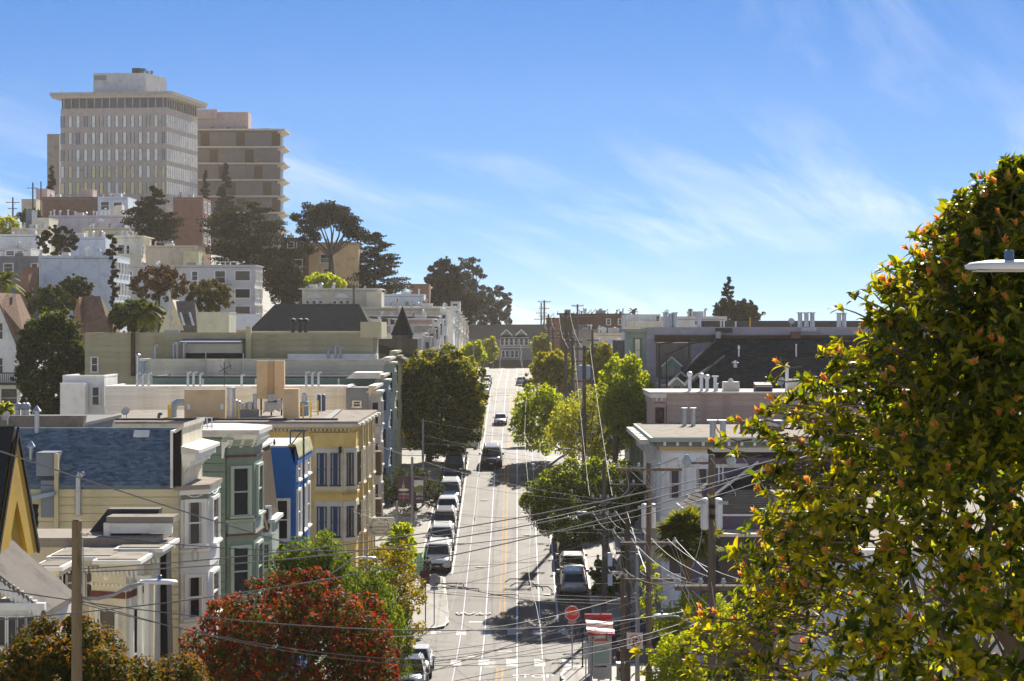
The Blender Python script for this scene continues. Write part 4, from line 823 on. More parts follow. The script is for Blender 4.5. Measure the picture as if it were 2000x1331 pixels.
# beyond the second crossing
def hip(name, label, x0, x1, yr, ye, d, dep, roofm, wallm, ridge=(0.1, 0.78), cat='house'):
    xa, xb = PX(x0, d), PX(x1, d); ze, zr = PZ(ye, d), PZ(yr, d+dep/2); g = GZ((xa+xb)/2, d)-2
    h = thing(name, label, cat, ((xa+xb)/2, d, GZ((xa+xb)/2, d)))
    MB().box(xa+0.3, xb-0.3, d+0.3, d+dep-0.3, g, ze).build('wall', wallm, h)
    l = xb-xa; m = d+dep/2
    B = MB(); B.add([(xa, d, ze), (xb, d, ze), (xb, d+dep, ze), (xa, d+dep, ze), (xa+l*ridge[0], m, zr), (xa+l*ridge[1], m, zr)], [(0, 1, 5, 4), (1, 2, 5), (2, 3, 4, 5), (3, 0, 4), (3, 2, 1, 0)])
    B.build('roof', roofm, h); MB().box(xa-0.05, xb+0.05, d-0.05, d+dep+0.05, ze-0.14, ze-0.004).build('fascia', wallm, h)
    return h
hh = hip('dark_hip_roofed_house', 'cream house under a big dark hip roof behind the olive wall', 485, 728, 594, 647, 205, 10, 'shingledark', 'cream', (0.17, 0.86))
for x in (560, 588): MB().box(PX(x, 205), PX(x+22, 205), 205.1, 205.28, PZ(655, 205), PZ(648, 205)).build('panel', 'ochre', hh)
hip('dark_blue_roofed_house', 'low house with a dark blue roof left of the big hip roof', 448, 500, 614, 645, 212, 8, 'slateblue', 'tan', (0.05, 0.95))
block('pale_stair_tower', 'plain pale green box standing on the olive roof line', 385, 447, 612, 195, 5, 'palegreen', 'whiteroof', ())
def aframe(name, label, xl, xr, ytop, ybot, xt0, xt1, d, dep, roofm, wallm):
    """steep gable seen three-quarter: pale front triangle and a big sloping side"""
    g = GZ(PX(xl, d), d)-1.5; h = thing(name, label, 'house', (PX((xl+xr)/2, d), d, g+1.5))
    zt, zb = PZ(ytop, d), PZ(ybot, d); a0, a1 = PX(xl, d), PX(xr, d); t0, t1 = PX(xt0, d), PX(xt1, d)
    MB().box(a0+0.3, a1-0.3, d+0.3, d+dep-0.2, g, zb+0.3).build('wall', wallm, h)
    mid = (a0+t0)/2 if False else t0
    B = MB(); B.add([(a0, d, zb), (a1, d, zb), (a1, d+dep, zb), (a0, d+dep, zb), (t0, d+dep*0.35, zt), (t1, d+dep*0.35, zt)], [(0, 1, 5, 4), (1, 2, 5), (2, 3, 4, 5), (3, 0, 4)])
    rf = B.build('roof', roofm, h)
    return h, rf
h_, rf = aframe('brown_roofed_house', 'steep brown shingled roof between the dark columnar tree and the palm', 150, 216, 578, 652, 152, 188, 222, 6, 'shinglebrown', 'brick')
MB().prism([(PX(130, 222), 222.2, PZ(652, 222)), (PX(160, 222), 222.2, PZ(652, 222)), (PX(153, 222), 222.2, PZ(580, 222))], (0, 4, 0)).build('gable_end', 'brick', h_)
h_, rf = aframe('yellow_gabled_house', 'yellow gabled house with brown roof and two skylights beside the palm', 333, 386, 588, 652, 336, 374, 215, 6, 'shinglegrey', 'cream')
MB().prism([(PX(308, 215), 215.2, PZ(654, 215)), (PX(362, 215), 215.2, PZ(654, 215)), (PX(336, 215), 215.2, PZ(586, 215))], (0, 4, 0)).build('gable_end', 'cream', h_)
for x in (357, 375): MB().prism([P(x, 636, 214.6), P(x+5, 636, 214.6), P(x-2, 613, 215.8), P(x-6, 613, 215.8)], (0, -0.15, 0.15)).build('skylight', 'trimwhite', rf)
MB().tube([P(332, 640, 213), P(332, 570, 213)], 0.12, 8).lathe(P(332, 628, 213), [(.25, 0), (.3, .3), (.25, .6)], 8).build('chimney_pipe', 'lightgrey', h_)
MB().box(PX(320, 212), PX(350, 212), 212, 212.4, PZ(652, 212), PZ(645, 212)).build('vent_box', 'bluegrey', h_)
def left_white():
    d = 190.0; g = GZ(PX(20, d), d)-2
    h = thing('white_gabled_house', 'white gabled house with brown roof and balcony at the left edge', 'house', (PX(10, d), d, g+2))
    ax, az = PX(-8, d), PZ(580, d); rx, rz = PX(40, d), PZ(690, d)
    MB().prism([(ax-8, d, g), (rx, d, g), (rx, d, rz), (ax, d, az), (ax-8, d, az-4)], (0, 9, 0)).build('wall', 'white', h)
    MB().prism([(ax, d-0.3, az+0.1), (rx+0.2, d-0.3, rz-0.1), (rx+0.2, d-0.3, rz+0.25), (ax, d-0.3, az+0.4)], (0, 9.5, 0)).build('roof', 'shinglebrown', h)
    B = MB(); B.add([P(-10, 578, d+4), P(28, 574, d+4), P(46, 650, d+0.5), P(38, 690, d-0.2), P(-4, 590, d-0.2)], [(0, 4, 3, 2, 1)]); B.build('roof_slope', 'shinglebrown', h)
    for x in (4, 16, 28): MB().prism([P(x, 584, d+3), P(x+4, 584, d+3), P(x+2, 578, d+3.4), P(x-2, 578, d+3.4)], (0, -0.2, 0.2)).build('skylight', 'trimwhite', h)
    F = Fr((0, d, 0), 0)
    for a, b, c, e in ((-6, 632, 6, 662), (-6, 700, 6, 728), (2, 760, 34, 795)): window(h, F, PX(a, d), PZ(e, d), PX(c, d)-PX(a, d), PZ(b, d)-PZ(e, d), 'trimwhite', 'glass', 0.04)
    MB().box(PX(-10, d), PX(42, d), d-1.2, d, PZ(752, d), PZ(748, d)).build('balcony_floor', 'darkgrey', h)
    for i in range(14): MB().box(PX(-6+3.6*i, d-1.1), PX(-6+3.6*i, d-1.1)+0.05, d-1.15, d-1.1, PZ(749, d-1.1), PZ(730, d-1.1)).build('baluster', 'darkgrey', h)
    MB().box(PX(-8, d-1.1), PX(42, d-1.1), d-1.16, d-1.08, PZ(730, d-1.1), PZ(728, d-1.1)).build('handrail', 'darkgrey', h)
left_white()
# more of the left row beyond the crossing
def far_row():
    d = 222.0; g = GZ(-13, d)
    h = thing('turreted_house', 'dark slate house with a pointed conical turret', 'house', (-13, d, g))
    MB().box(PX(735, d), WL, d, d+9, g-1, PZ(662, d)).build('wall', 'darkgrey', h)
    c = P(786, 655, d+1); MB().lathe((c.x, c.y, g), [(1.15, 0), (1.15, c.z-g)], 12).build('turret', 'darkgrey', h)
    MB().lathe(c, [(1.35, 0), (1.3, 0.05), (0.62, 1.7), (0.02, PZ(598, d)-c.z)], 14).build('turret_roof', 'shingledark', h)
    MB().prism([(PX(738, d), d-0.2, PZ(672, d)), (WL+0.8, d-0.2, PZ(700, d)), (WL+0.8, d-0.2, PZ(704, d)), (PX(738, d), d-0.2, PZ(690, d))], (0, 9, 0)).build('roof', 'shingledark', h)
    frontage(h, d, 8, 0, 0, PZ(690, d), 'slateblue', 'lightgrey', 'lightgrey', rows=1)
    specs = [('pale_cornice_house', 'white corniced row house just beyond the dark turret', 745, 652, 236, 8, 'white', 'lightgrey'),
             ('dark_gabled_row_house', 'dark row house with flat white trim past the turret', 700, 636, 248, 8, 'midgrey', 'lightgrey'),
             ('rose_brown_row_house', 'rose brown row house with white bays on the far block', 770, 624, 262, 10, 'pink', 'trimwhite'),
             ('brown_flat_roofed_house', 'brown flat-roofed house behind the rose brown one', 640, 618, 276, 10, 'brownwood', 'trimwhite'),
             ('cream_long_house', 'long cream house with a white cornice on the far block', 560, 602, 290, 12, 'creamlight', 'white')]
    for nm, lb, x0, yt, Y, dep, wl, tr in specs:
        hb = block(nm, lb, x0, VX+(WL-0.1)*FPX/Y, yt, Y, dep, wl, 'gravelroof', (), eave=0.3, cap=tr, ewin=(((yt+8, yt+22), (yt+34, yt+48)), 3), cat='house')
        for i, x in enumerate((20, 60, 95)):
            if i < 2: vent(hb, P(x0+x, yt, Y+3), 0.8, 0.16, 'tee')
        pts = [(WL-0.1, Y+1), (WL+0.8, Y+1.7), (WL+0.8, Y+4), (WL-0.1, Y+4.7)]
        zt = PZ(yt, Y); bay(hb, pts, GZ(-10, Y), zt-0.5, tr, tr, [(zt-2.6, 1.6), (zt-5.6, 1.6)], 'glass', tr, 0.3)
    for i, (Y, yt, m_) in enumerate(((310, 600, 'white'), (324, 606, 'bluegrey'), (340, 612, 'beige'), (356, 618, 'white'), (376, 622, 'lightgrey'), (398, 628, 'cream'))):
        hb = block('far_row_house', ['white', 'blue-grey', 'beige', 'bright white', 'light grey', 'pale cream'][i]+' row house far down the left side of the street', VX-22*FPX/Y, VX-10*FPX/Y, yt, Y, 11, m_, 'gravelroof', (), eave=0.3, ewin=(((yt+8, yt+20), (yt+32, yt+44)), 3), cat='house', cap='trimwhite')
        hb['group'] = 'far row houses on the left'
    # cream house with pedimented windows, blue box house above the row
    hb = block('pedimented_house', 'cream house with two pedimented triple windows above the dark hip roof', 590, 738, 565, 300, 9, 'creamlight', 'whiteroof', ((598, 588, 604, 600), (610, 588, 618, 600), (622, 588, 630, 600), (651, 588, 657, 600), (663, 588, 671, 600), (675, 588, 683, 600)), eave=0.5, cap='trimwhite')
    for x in (614, 667): MB().prism([P(x-18, 583, 299.9), P(x+18, 583, 299.9), P(x+10, 577, 299.9), P(x, 573, 299.9), P(x-10, 577, 299.9)], (0, -0.25, 0)).build('pediment', 'trimwhite', hb)
    for x in (600, 650): vent(hb, P(x, 565, 301), 0.3, 0.15, 'tee')
    block('pale_blue_box_house', 'plain pale blue box house on the skyline right of the cypress', 742, 828, 576, 320, 7, 'iceblue', 'whiteroof', ((774, 584, 778, 592),))
    block('cream_step_house', 'small cream house stepping down beside the pedimented one', 716, 745, 572, 296, 6, 'creamlight', 'whiteroof', ())
    block('brown_hill_house', 'brown shingled house half hidden behind the far cypress', 800, 838, 556, 372, 8, 'shinglebrown', 'gravelroof', ())
    block('small_white_dormer_house', 'tiny pale dormer house below the pines on the skyline', 880, 898, 590, 380, 6, 'lightgrey', 'gravelroof', ((884, 594, 894, 602),))
far_row()
# ------------------------------------------------------------------ the hill on the left: apartment blocks
block('white_apartment_block', 'big blank white apartment block low on the hill', 76, 222, 501, 262, 11, 'iceblue', 'whiteroof', (), ewin=(((512, 534), (552, 576), (590, 612)), 5), glass='glassgrey')
hb = block('grey_apartment_block', 'long grey apartment block with wide windows behind the trees', 232, 497, 519, 292, 9, 'lightgrey', 'whiteroof', ((238, 531, 258, 548), (375, 531, 386, 548), (420, 530, 440, 553), (460, 530, 488, 548), (460, 565, 488, 582), (420, 565, 440, 584), (460, 599, 488, 613)), eave=0.25, ewin=(((530, 548), (564, 582), (597, 612)), 4))
MB().box(PX(418, 291.5), PX(452, 291.5), 290.6, 291.98, PZ(558, 292), PZ(556, 292)).build('balcony', 'midgrey', hb)
for a in (420, 430, 440, 450, 465): MB().tube([P(a, 519, 293), P(a, 512, 293)], 0.06, 4).build('roof_post', 'trimwhite', hb)
MB().tube([P(418, 512, 293), P(466, 512, 293)], 0.06, 4).build('roof_rail', 'trimwhite', hb)
block('cream_corner_apartments', 'cream apartment house with arched upper windows behind the skinny tree', 210, 276, 462, 330, 9, 'creamlight', 'whiteroof', ((231, 479, 243, 496), (247, 480, 253, 496), (231, 512, 243, 524)), eave=0.5, cap='trimwhite', ewin=(((480, 496), (512, 528)), 3))
block('tan_apartment_block', 'plain tan block with a lower pale end beside the cream corner house', 285, 384, 481, 322, 9, 'beige', 'whiteroof', ())
block('pale_yellow_annex', 'pale yellow annex at the right end of the tan block', 358, 388, 492, 316, 5, 'olivelight', 'whiteroof', ())
block('white_stepped_house', 'white flat house behind the small dark pine', 128, 206, 464, 318, 7, 'iceblue', 'whiteroof', ())
block('white_long_house', 'long low white house above the dark grey one', 0, 78, 459, 330, 8, 'white', 'whiteroof', ())
block('dark_grey_house', 'dark grey house with two windows at the left edge', -20, 75, 502, 268, 8, 'midgrey', 'gravelroof', ((8, 516, 25, 530), (62, 516, 73, 536)))
block('brick_annex', 'small red brick annex in front of the dark grey house', 45, 74, 524, 262, 5, 'brick', 'gravelroof', ())
block('red_brick_stump', 'low red brick block at the left edge under the palm', 36, 56, 536, 256, 4, 'brick', 'gravelroof', ())
block('grey_shed_house', 'grey shed-roofed house at left edge with white rails', -20, 60, 486, 285, 7, 'lightgrey', 'shinglegrey', ((12, 491, 28, 499), (34, 491, 44, 499)))
block('cream_tall_house', 'narrow cream house standing up left of the lavender roofs', 62, 96, 427, 350, 7, 'creamlight', 'whiteroof', ())
block('cream_low_house', 'low cream house below the narrow cream one', 22, 94, 447, 345, 7, 'beige', 'whiteroof', ())
block('cream_mid_house', 'low pale yellow house below the lavender roofs', 160, 255, 446, 345, 7, 'cream', 'whiteroof', ())
hb = block('lavender_flat_house', 'lavender grey flat-roofed house with many thin vents', 95, 244, 422, 360, 8, 'lavender', 'whiteroof', ())
for x in (99, 106, 133, 147, 183, 189, 198, 206, 214): vent(hb, P(x, 422, 361), 0.7+0.6*((x*7) % 3)/2, 0.12, 'tee', 'whitemetal')
dish(hb, P(198, 440, 355), 0.5, 0.3, 'whitemetal')
block('lavender_chimney_house', 'small lavender block with a square chimney at left of the roofs', 50, 62, 411, 356, 4, 'slateblue', 'whiteroof', ())
hb = block('pale_blue_apartments', 'pale blue apartments with two dark windows next to the brick wall', 191, 250, 386, 385, 9, 'iceblue', 'whiteroof', ((197, 395, 213, 410), (222, 396, 238, 410)))
MB().prism([P(200, 422, 379.5), P(238, 422, 379.5), P(238, 400, 379.5), P(226, 402, 379.5)], (0, 2.5, 0)).build('stair_wall', 'creamlight', hb)
block('brick_apartment_block', 'wide reddish brick block below the tower', 82, 191, 386, 392, 10, 'brick', 'whiteroof', ())
hb = block('brick_tower_block', 'tall red brick apartment block right of the leaning conifer', 338, 396, 387, 372, 10, 'brick', 'whiteroof', (), ewin=(((394, 414), (424, 444), (454, 474)), 2))
block('brick_penthouse', 'small pinkish penthouse in front of the tower windows', 157, 181, 371, 396, 4, 'pink', 'whiteroof', ())
block('tan_hilltop_house', 'tan hilltop house beside the utility poles', 42, 70, 390, 400, 7, 'beige', 'gravelroof', ())
block('pink_hilltop_house', 'small pinkish house at the foot of the tower', 70, 92, 370, 420, 7, 'pink', 'gravelroof', ())
hb = block('brown_balcony_house', 'brown balconied house between cypress and umbrella pine', 548, 597, 466, 345, 8, 'brownwood', 'gravelroof', ((562, 474, 574, 484), (580, 474, 592, 484), (566, 508, 590, 520), (566, 530, 590, 542)))
MB().box(PX(560, 344), PX(596, 344), 343, 344.9, PZ(524, 344), PZ(522, 344)).build('balcony', 'midgrey', hb)
block('tan_window_house', 'tan house with one square window behind the umbrella pine trunk', 597, 700, 475, 350, 8, 'tan', 'gravelroof', ((626, 498, 642, 513), (632, 526, 642, 535)), eave=0.3, cap='brownwood')
# ------------------------------------------------------------------ towers
def tower():
    d = 475.0; k = d/FPX; h = thing('office_tower', 'grey concrete office tower with rows of narrow windows and wide flat eave', 'tower', (PX(220, d), d, GZ(PX(220, d), d)))
    A = Vector((PX(113, d), d+3)); Bc = Vector((PX(325, d), d)); ang = 9.5
    Cc = Bc+Vector((math.sin(R(ang)), math.cos(R(ang))))*23; Dc = A+Vector((math.sin(R(ang)), math.cos(R(ang))))*23
    g = GZ(PX(220, d), d)-6; zt = PZ(210, d)
    MB().plan([A, Bc, Cc, Dc], g, zt).build('wall', 'towergrey', h)
    ins = lambda f: [tuple((A+Cc)/2+(q-(A+Cc)/2)*f) for q in (A, Bc, Cc, Dc)]
    MB().plan(ins(0.985), zt, PZ(191, d)).build('top_storey', 'glassgrey', h)
    MB().plan(ins(1.13), PZ(191, d), PZ(186.5, d)).build('eave_soffit', 'towertan', h)
    MB().plan(ins(1.155), PZ(186.5, d), PZ(180, d)).build('eave', 'towertan', h)
    F1, l1 = between(A, Bc, 0); F2, l2 = between(Bc, Cc, 0)
    n1, n2 = 14, 26
    for F, l, n in ((F1, l1, 14), (F2, l2, 14)):
        q = 0.975
        for i in range(n): MB().fb(F, l*0.03+l*0.94*i/(n-1)-0.12, l*0.03+l*0.94*i/(n-1)+0.12, zt, PZ(191, d), -0.9, 0.03).build('mullion', 'towergrey', h)
    rows = [225, 258, 291, 324, 356]
    rng = random.Random(5)
    for r_, y in enumerate(rows):
        z1, z0 = PZ(y, d), PZ(y+22, d)
        for i in range(14):
            u = l1*(i+0.02)/13.55; ww = 0.80 if i < 13 else 0.6
            if u+ww > l1: continue
            w_ = MB().fb(F1, u, u+ww, z0, z1, 0.0, 0.02).build('window', 'glassgold' if (r_ == 4 and rng.random() < .8) or (r_ == 3 and rng.random() < .45) else rng.choice(('glasspale', 'glasspale', 'glasspale', 'glassblind', 'glassdusk')), h)
            MB().fb(F1, u-0.08, u, z0-0.08, z1+0.08, 0, 0.08).fb(F1, u+ww, u+ww+0.08, z0-0.08, z1+0.08, 0, 0.08).build('frame', 'darkgrey', w_)
        for i in range(17):                           # right side: fins between the windows, white for the sunlight painted on them
            u = l2*(i+0.1)/17.2
            w_ = MB().fb(F2, u+0.5, u+1.05, z0, z1, 0.0, 0.03).build('window', 'glassgrey', h)
            MB().fb(F2, u, u+0.5, z0-0.1, z1+0.1, 0, 0.22).build('fin', 'white', w_)
    p0, p1 = P(182, 180, d+6), P(285, 143, d+6)
    ph = MB().plan([(p0.x, d+6), (p1.x, d+6), (p1.x+3.2, d+16), (p0.x+3.2, d+16)], PZ(180, d), PZ(143, d+6)).build('penthouse', 'lightgrey', h)
    MB().box(PX(184, d+6), PX(208, d+6), d+5.9, d+5.99, PZ(157, d+6), PZ(148, d+6)).build('louvre', 'midgrey', ph)
    MB().box(PX(253, d+6), PX(270, d+6), d+9, d+11, PZ(143, d+6), PZ(130, d+6)).prism([P(268, 143, d+10), P(276, 143, d+10), P(283, 134, d+10), P(268, 134, d+10)], (0, 2, 0)).build('roof_fan', 'darkgrey', ph)
    for x in (287, 296): MB().tube([P(x, 145, d+8), P(x, 139, d+8)], 0.4, 8).build('stub', 'midgrey', ph)
    for i in range(18): MB().tube([P(192+6*i, 181, d+1), P(192+6*i, 172, d+1)], 0.04, 4).build('rail_post', 'lightgrey', ph)
    MB().tube([P(192, 173, d+1), P(296, 173, d+1)], 0.04, 4).tube([P(192, 176, d+1), P(296, 176, d+1)], 0.03, 4).build('roof_rail', 'lightgrey', ph)
    MB().tube([P(122, 180, d), P(122, 172, d)], 0.1, 5).build('aerial', 'whitemetal', h)
    # second tower: projecting slab edges
    d = 520.0; h = thing('slab_edged_tower', 'brownish tower with thin projecting floor slabs behind the first tower', 'tower', (PX(470, d), d, GZ(PX(470, d), d)))
    xa, xb = PX(360, d), PX(543, d); g = GZ(xa, d)-8
    MB().box(xa, xb, d, d+12, g, PZ(257, d)).build('wall', 'towerglass', h)
    for j, y in enumerate((255, 289, 321, 353, 385, 417, 449)):
        z = PZ(y, d)
        MB().box(xa, PX(558, d), d-1.6, d+11, z-0.12, z+0.28).build('floor_slab', 'towertan', h)
        MB().prism([(PX(543.5, d), d-1.4, z-0.122), (PX(556, d), d-1.4, z-0.122), (PX(543.5, d), d-1.4, z-0.9)], (0, 12, 0)).build('slab_haunch', 'towertan', h)
        for i in range(9):
            x = PX(392+17.4*i, d); p_ = MB().box(x, x+2.2, d-0.06, d-0.002, z-4.0, z-0.5).build('curtain_panel', 'towerglass' if (i*3+j) % 4 else 'brownwood', h)
    MB().box(PX(380, d+4), PX(485, d+4), d+4, d+10, PZ(256, d), PZ(219, d+4)).build('penthouse', 'pink', h)
    MB().box(PX(382, d+3), PX(424, d+3), d+3, d+12, PZ(230, d), PZ(214, d+3)).build('upper_penthouse', 'pink', h)
    for x in (412, 444, 478): MB().box(PX(x, d+3), PX(x+5, d+3), d+2.5, d+3.5, PZ(255, d), PZ(247, d)).build('roof_unit', 'brick', h)
    for x in (509, 517, 523): MB().box(PX(x, d+3), PX(x+4, d+3), d+2.5, d+3.5, PZ(255, d), PZ(249, d)).build('roof_unit', 'midgrey', h)
    d = 500.0
    block('slab_block', 'plain grey-brown slab block behind the left side of the tower', 92, 116, 263, 500, 12, 'towergrey', 'gravelroof', ())
tower()
# ------------------------------------------------------------------ right side
def right_near():
    # white house seen through the tree at the bottom right
    h = house_base('white_bay_house', 'white house with bay windows seen through the big tree', 12, 50)
    d = 50.0; g = GZ(10, 50)-1; F = Fr((0, d, 0), 0)
    MB().box(PX(1690, d), 26, d, d+9, g, PZ(1085, d)).build('wall', 'iceblue', h)
    MB().box(PX(1680, d), 26.3, d-0.3, d+9.3, PZ(1085, d), PZ(1072, d)).build('cornice', 'trimwhite', h)
    MB().box(PX(1690, d), 26, d+0.1, d+9, PZ(1072, d), PZ(1070, d)).build('roof', 'gravelroof', h)
    for x in (1720, 1800, 1880, 1960): window(h, F, PX(x, d), PZ(1230, d), 0.55, 1.3, 'trimwhite', 'glass', 0.04)
    for x in (1720, 1800, 1880, 1960): window(h, F, PX(x, d), PZ(1330, d), 0.55, 0.9, 'trimwhite', 'glass', 0.04)
    h = house_base('pink_roof_house', 'pale pink house with flat roof behind the big tree trunk', 14, 66)
    d = 66.0; MB().box(PX(1580, d), 30, d, d+9, GZ(12, 66)-1, PZ(1010, d)).build('wall', 'pink', h); MB().box(PX(1570, d), 30, d-0.2, d+9, PZ(1010, d), PZ(1000, d)).build('roof', 'gravelroof', h)
    window(h, Fr((0, d, 0), 0), PX(1640, d), PZ(1150, d), 0.9, 1.5)
right_near()
def dark_roof_house():
    h = house_base('dark_shingle_house', 'purple-grey house under a dark shingle roof with pale eave behind the pole', 12, 95)
    Y0, Y1 = 92.0, 100.0; xl = PX(1352, Y0); zr = PZ(900, 94); ze = PZ(998, Y0); g = GZ(10, 96)-1
    MB().box(xl+0.4, 26, Y0+0.4, Y1, g, ze+0.1).build('wall', 'purple', h)
    # front slope (dark, facing the camera) with its slanting left hip, and the left slope, its sunlight put into paler shingles
    A = P(1352, 1002, Y0); Bp = Vector((26, Y0, A.z)); T = P(1480, 905, Y0+4.2); T2 = Vector((26, Y0+4.2, T.z)); D = P(1326, 986, Y0+4); D2 = P(1400, 925, Y0+7)
    roof = MB().add([A, Bp, T2, T, D], [(0, 1, 2, 3)]).build('roof', 'shingledark', h)
    shingles(roof, A, Bp, T2, T, 28, 50, 'shingledark', 0.003)
    Ls = MB().add([P(1326, 985, Y0+5), A+Vector((0, 0, 0.004)), T+Vector((0, 0, 0.004)), P(1415, 915, Y0+8)], [(0, 1, 2, 3)]).build('side_slope', 'shinglegrey', h)
    shingles(Ls, P(1326, 985, Y0+5), A, T, P(1415, 915, Y0+8), 12, 10, 'shinglegrey', 0.02)
    MB().tube([P(1322, 984, Y0+5), A+Vector((-.05, -.05, -0.1)), Bp+Vector((0, -.05, -0.1))], 0.05, 6).build('gutter', 'trimwhite', h)
    MB().tube([A+Vector((0, 0, .05)), T+Vector((0, 0, .05))], 0.07, 6).build('hip_cap', 'lightgrey', h)
    MB().box(PX(1398, 97), 26, 96.6, 99.5, GZ(10, 96), PZ(893, 97)).build('rear_wall', 'purple', h)
    MB().box(PX(1392, 97), 26, 96.4, 99.7, PZ(893, 97), PZ(882, 97)).build('rear_roof', 'shingledark', h)
    MB().box(PX(1398, 96.5), PX(1460, 96.5), 96.5, 96.58, PZ(914, 96.5), PZ(906, 96.5)).build('band', 'trimwhite', h)
    for x in (1404, 1412): MB().tube([P(x, 905, 96), P(x, 945, 96)], 0.04, 5).build('rail_post', 'trimwhite', h)
    MB().box(PX(1410, 90), 26, 90.6, 92.3, g, PZ(1046, 91)).build('porch', 'darkgrey', h)
    MB().box(PX(1400, 90), 26, 90.3, 92.3, PZ(1046, 91), PZ(1040, 91)).build('porch_eave', 'lightgrey', h)
dark_roof_house()
def corner_right():
    h = house_base('white_corner_house', 'white corner house with bracketed teal cornice and arched windows', 16, 136)
    Y0, Y1 = 127.0, 145.0; zt = -7.0; g = -19.2; xl = PX(1292, Y0)
    MB().box(xl, 28, Y0, Y1-0.2, g, zt-0.75).build('wall', 'white', h)
    MB().box(xl-0.75, 28, Y0-0.55, Y1, zt-0.28, zt-0.0).build('cornice', 'sagetrim', h)
    MB().box(xl-0.55, 28, Y0-0.35, Y1, zt-0.0, zt+0.03).build('roof', 'gravelroof', h)
    F = Fr((xl, Y0, 0), 0); Fw = Fr((xl, Y1, 0), -90)
    MB().box(xl-0.3, 28, Y0-0.12, Y1, zt-0.60, zt-0.282).build('frieze', 'sage', h)
    MB().box(xl-0.15, 28, Y0-0.06, Y1, zt-0.85, zt-0.602).build('band', 'yellowdark', h)
    pieces_along('bracket', lambda q, u: q.fb(F, u, u+0.16, zt-0.52, zt-0.285, 0.12, 0.42), h, F, 0.1, 14.0, 18, 'trimwhite')
    dentils(h, F, 0, 14, zt-1.0, 0.02, 0.09, 'trimwhite')
    for i in range(9):
        y = Y0+1+i*1.9; MB().box(xl-1.3, xl-0.7, y, y+0.9, zt-0.5, zt-0.2).build('eave_block', 'offwhite', h)
        MB().box(xl-0.62, xl-0.25, y+0.1, y+0.5, zt-1.5, zt-0.61).build('bracket', 'lightgrey', h)
    # rounded bay and arched windows facing us
    for x, ww in ((1306, 25), (1358, 28)):
        u = PX(x, Y0)-xl; w_ = ww*Y0/FPX; zb = PZ(973, Y0); hh_ = PZ(916, Y0)-zb
        window(h, F, u, zb, w_, hh_, 'trimwhite', 'glass', 0.06, True, 0.16, True, True)
        arc = [F.p(u+w_/2+(w_/2+0.12)*math.cos(t*math.pi/8), zb+hh_+0.1+(w_/2+0.1)*math.sin(t*math.pi/8), 0.08) for t in range(9)]
        MB().tube(arc, 0.09, 6).build('arch', 'trimwhite', h)
        MB().fb(F, u-0.1, u+w_+0.1, zb-0.75, zb-0.3, 0, 0.06).build('panel', 'trimwhite', h)
    for x in (1296, 1338, 1392): MB().fb(F, PX(x, Y0)-xl, PX(x, Y0)-xl+0.14, g, zt-0.86, 0, 0.10).build('corner_trim', 'trimwhite', h)
    MB().fb(F, -0.1, 6, PZ(1020, Y0), PZ(1008, Y0), 0, 0.35).build('belt_cornice', 'trimwhite', h)
    MB().fb(F, 0, 6, PZ(1040, Y0), PZ(1021, Y0), 0, 0.06).build('belt_panel', 'beige', h)
    for x in (1306, 1350): window(h, F, PX(x, Y0)-xl, PZ(1120, Y0), 0.8, 2.2, 'trimwhite', 'glass', 0.04)
    for i in range(5): window(h, Fw, 1.5+3.2*i, PZ(975, Y0), 0.9, 1.9, 'trimwhite', 'glass', 0.04)
    def top(x, y): Y = zt*FPX/(HY-y); return Vector((PX(x, Y), Y, zt))
    for x, y in ((1337, 833), (1354, 833)): vent(h, top(x, y), 0.0+34*142/FPX, 0.16, 'flat')
    for x, y in ((1392, 856), (1412, 856)): vent(h, top(x, y), 1.05, 0.19, 'tee')
    q = top(1470, 858); dish(h, q, 0.62, -0.9); dish(h, top(1500, 857), 0.55, -0.7); dish(h, top(1508, 850), 0.4, 0.6)
    MB().box(PX(1447, 132), PX(1475, 132), 131.5, 132.5, zt, PZ(822, 132)).build('chimney', 'shinglebrown', h)
    MB().box(PX(1475, 134), PX(1530, 134), 134, 135.5, zt, PZ(822, 134)).build('roof_box', 'bluegrey', h)
corner_right()
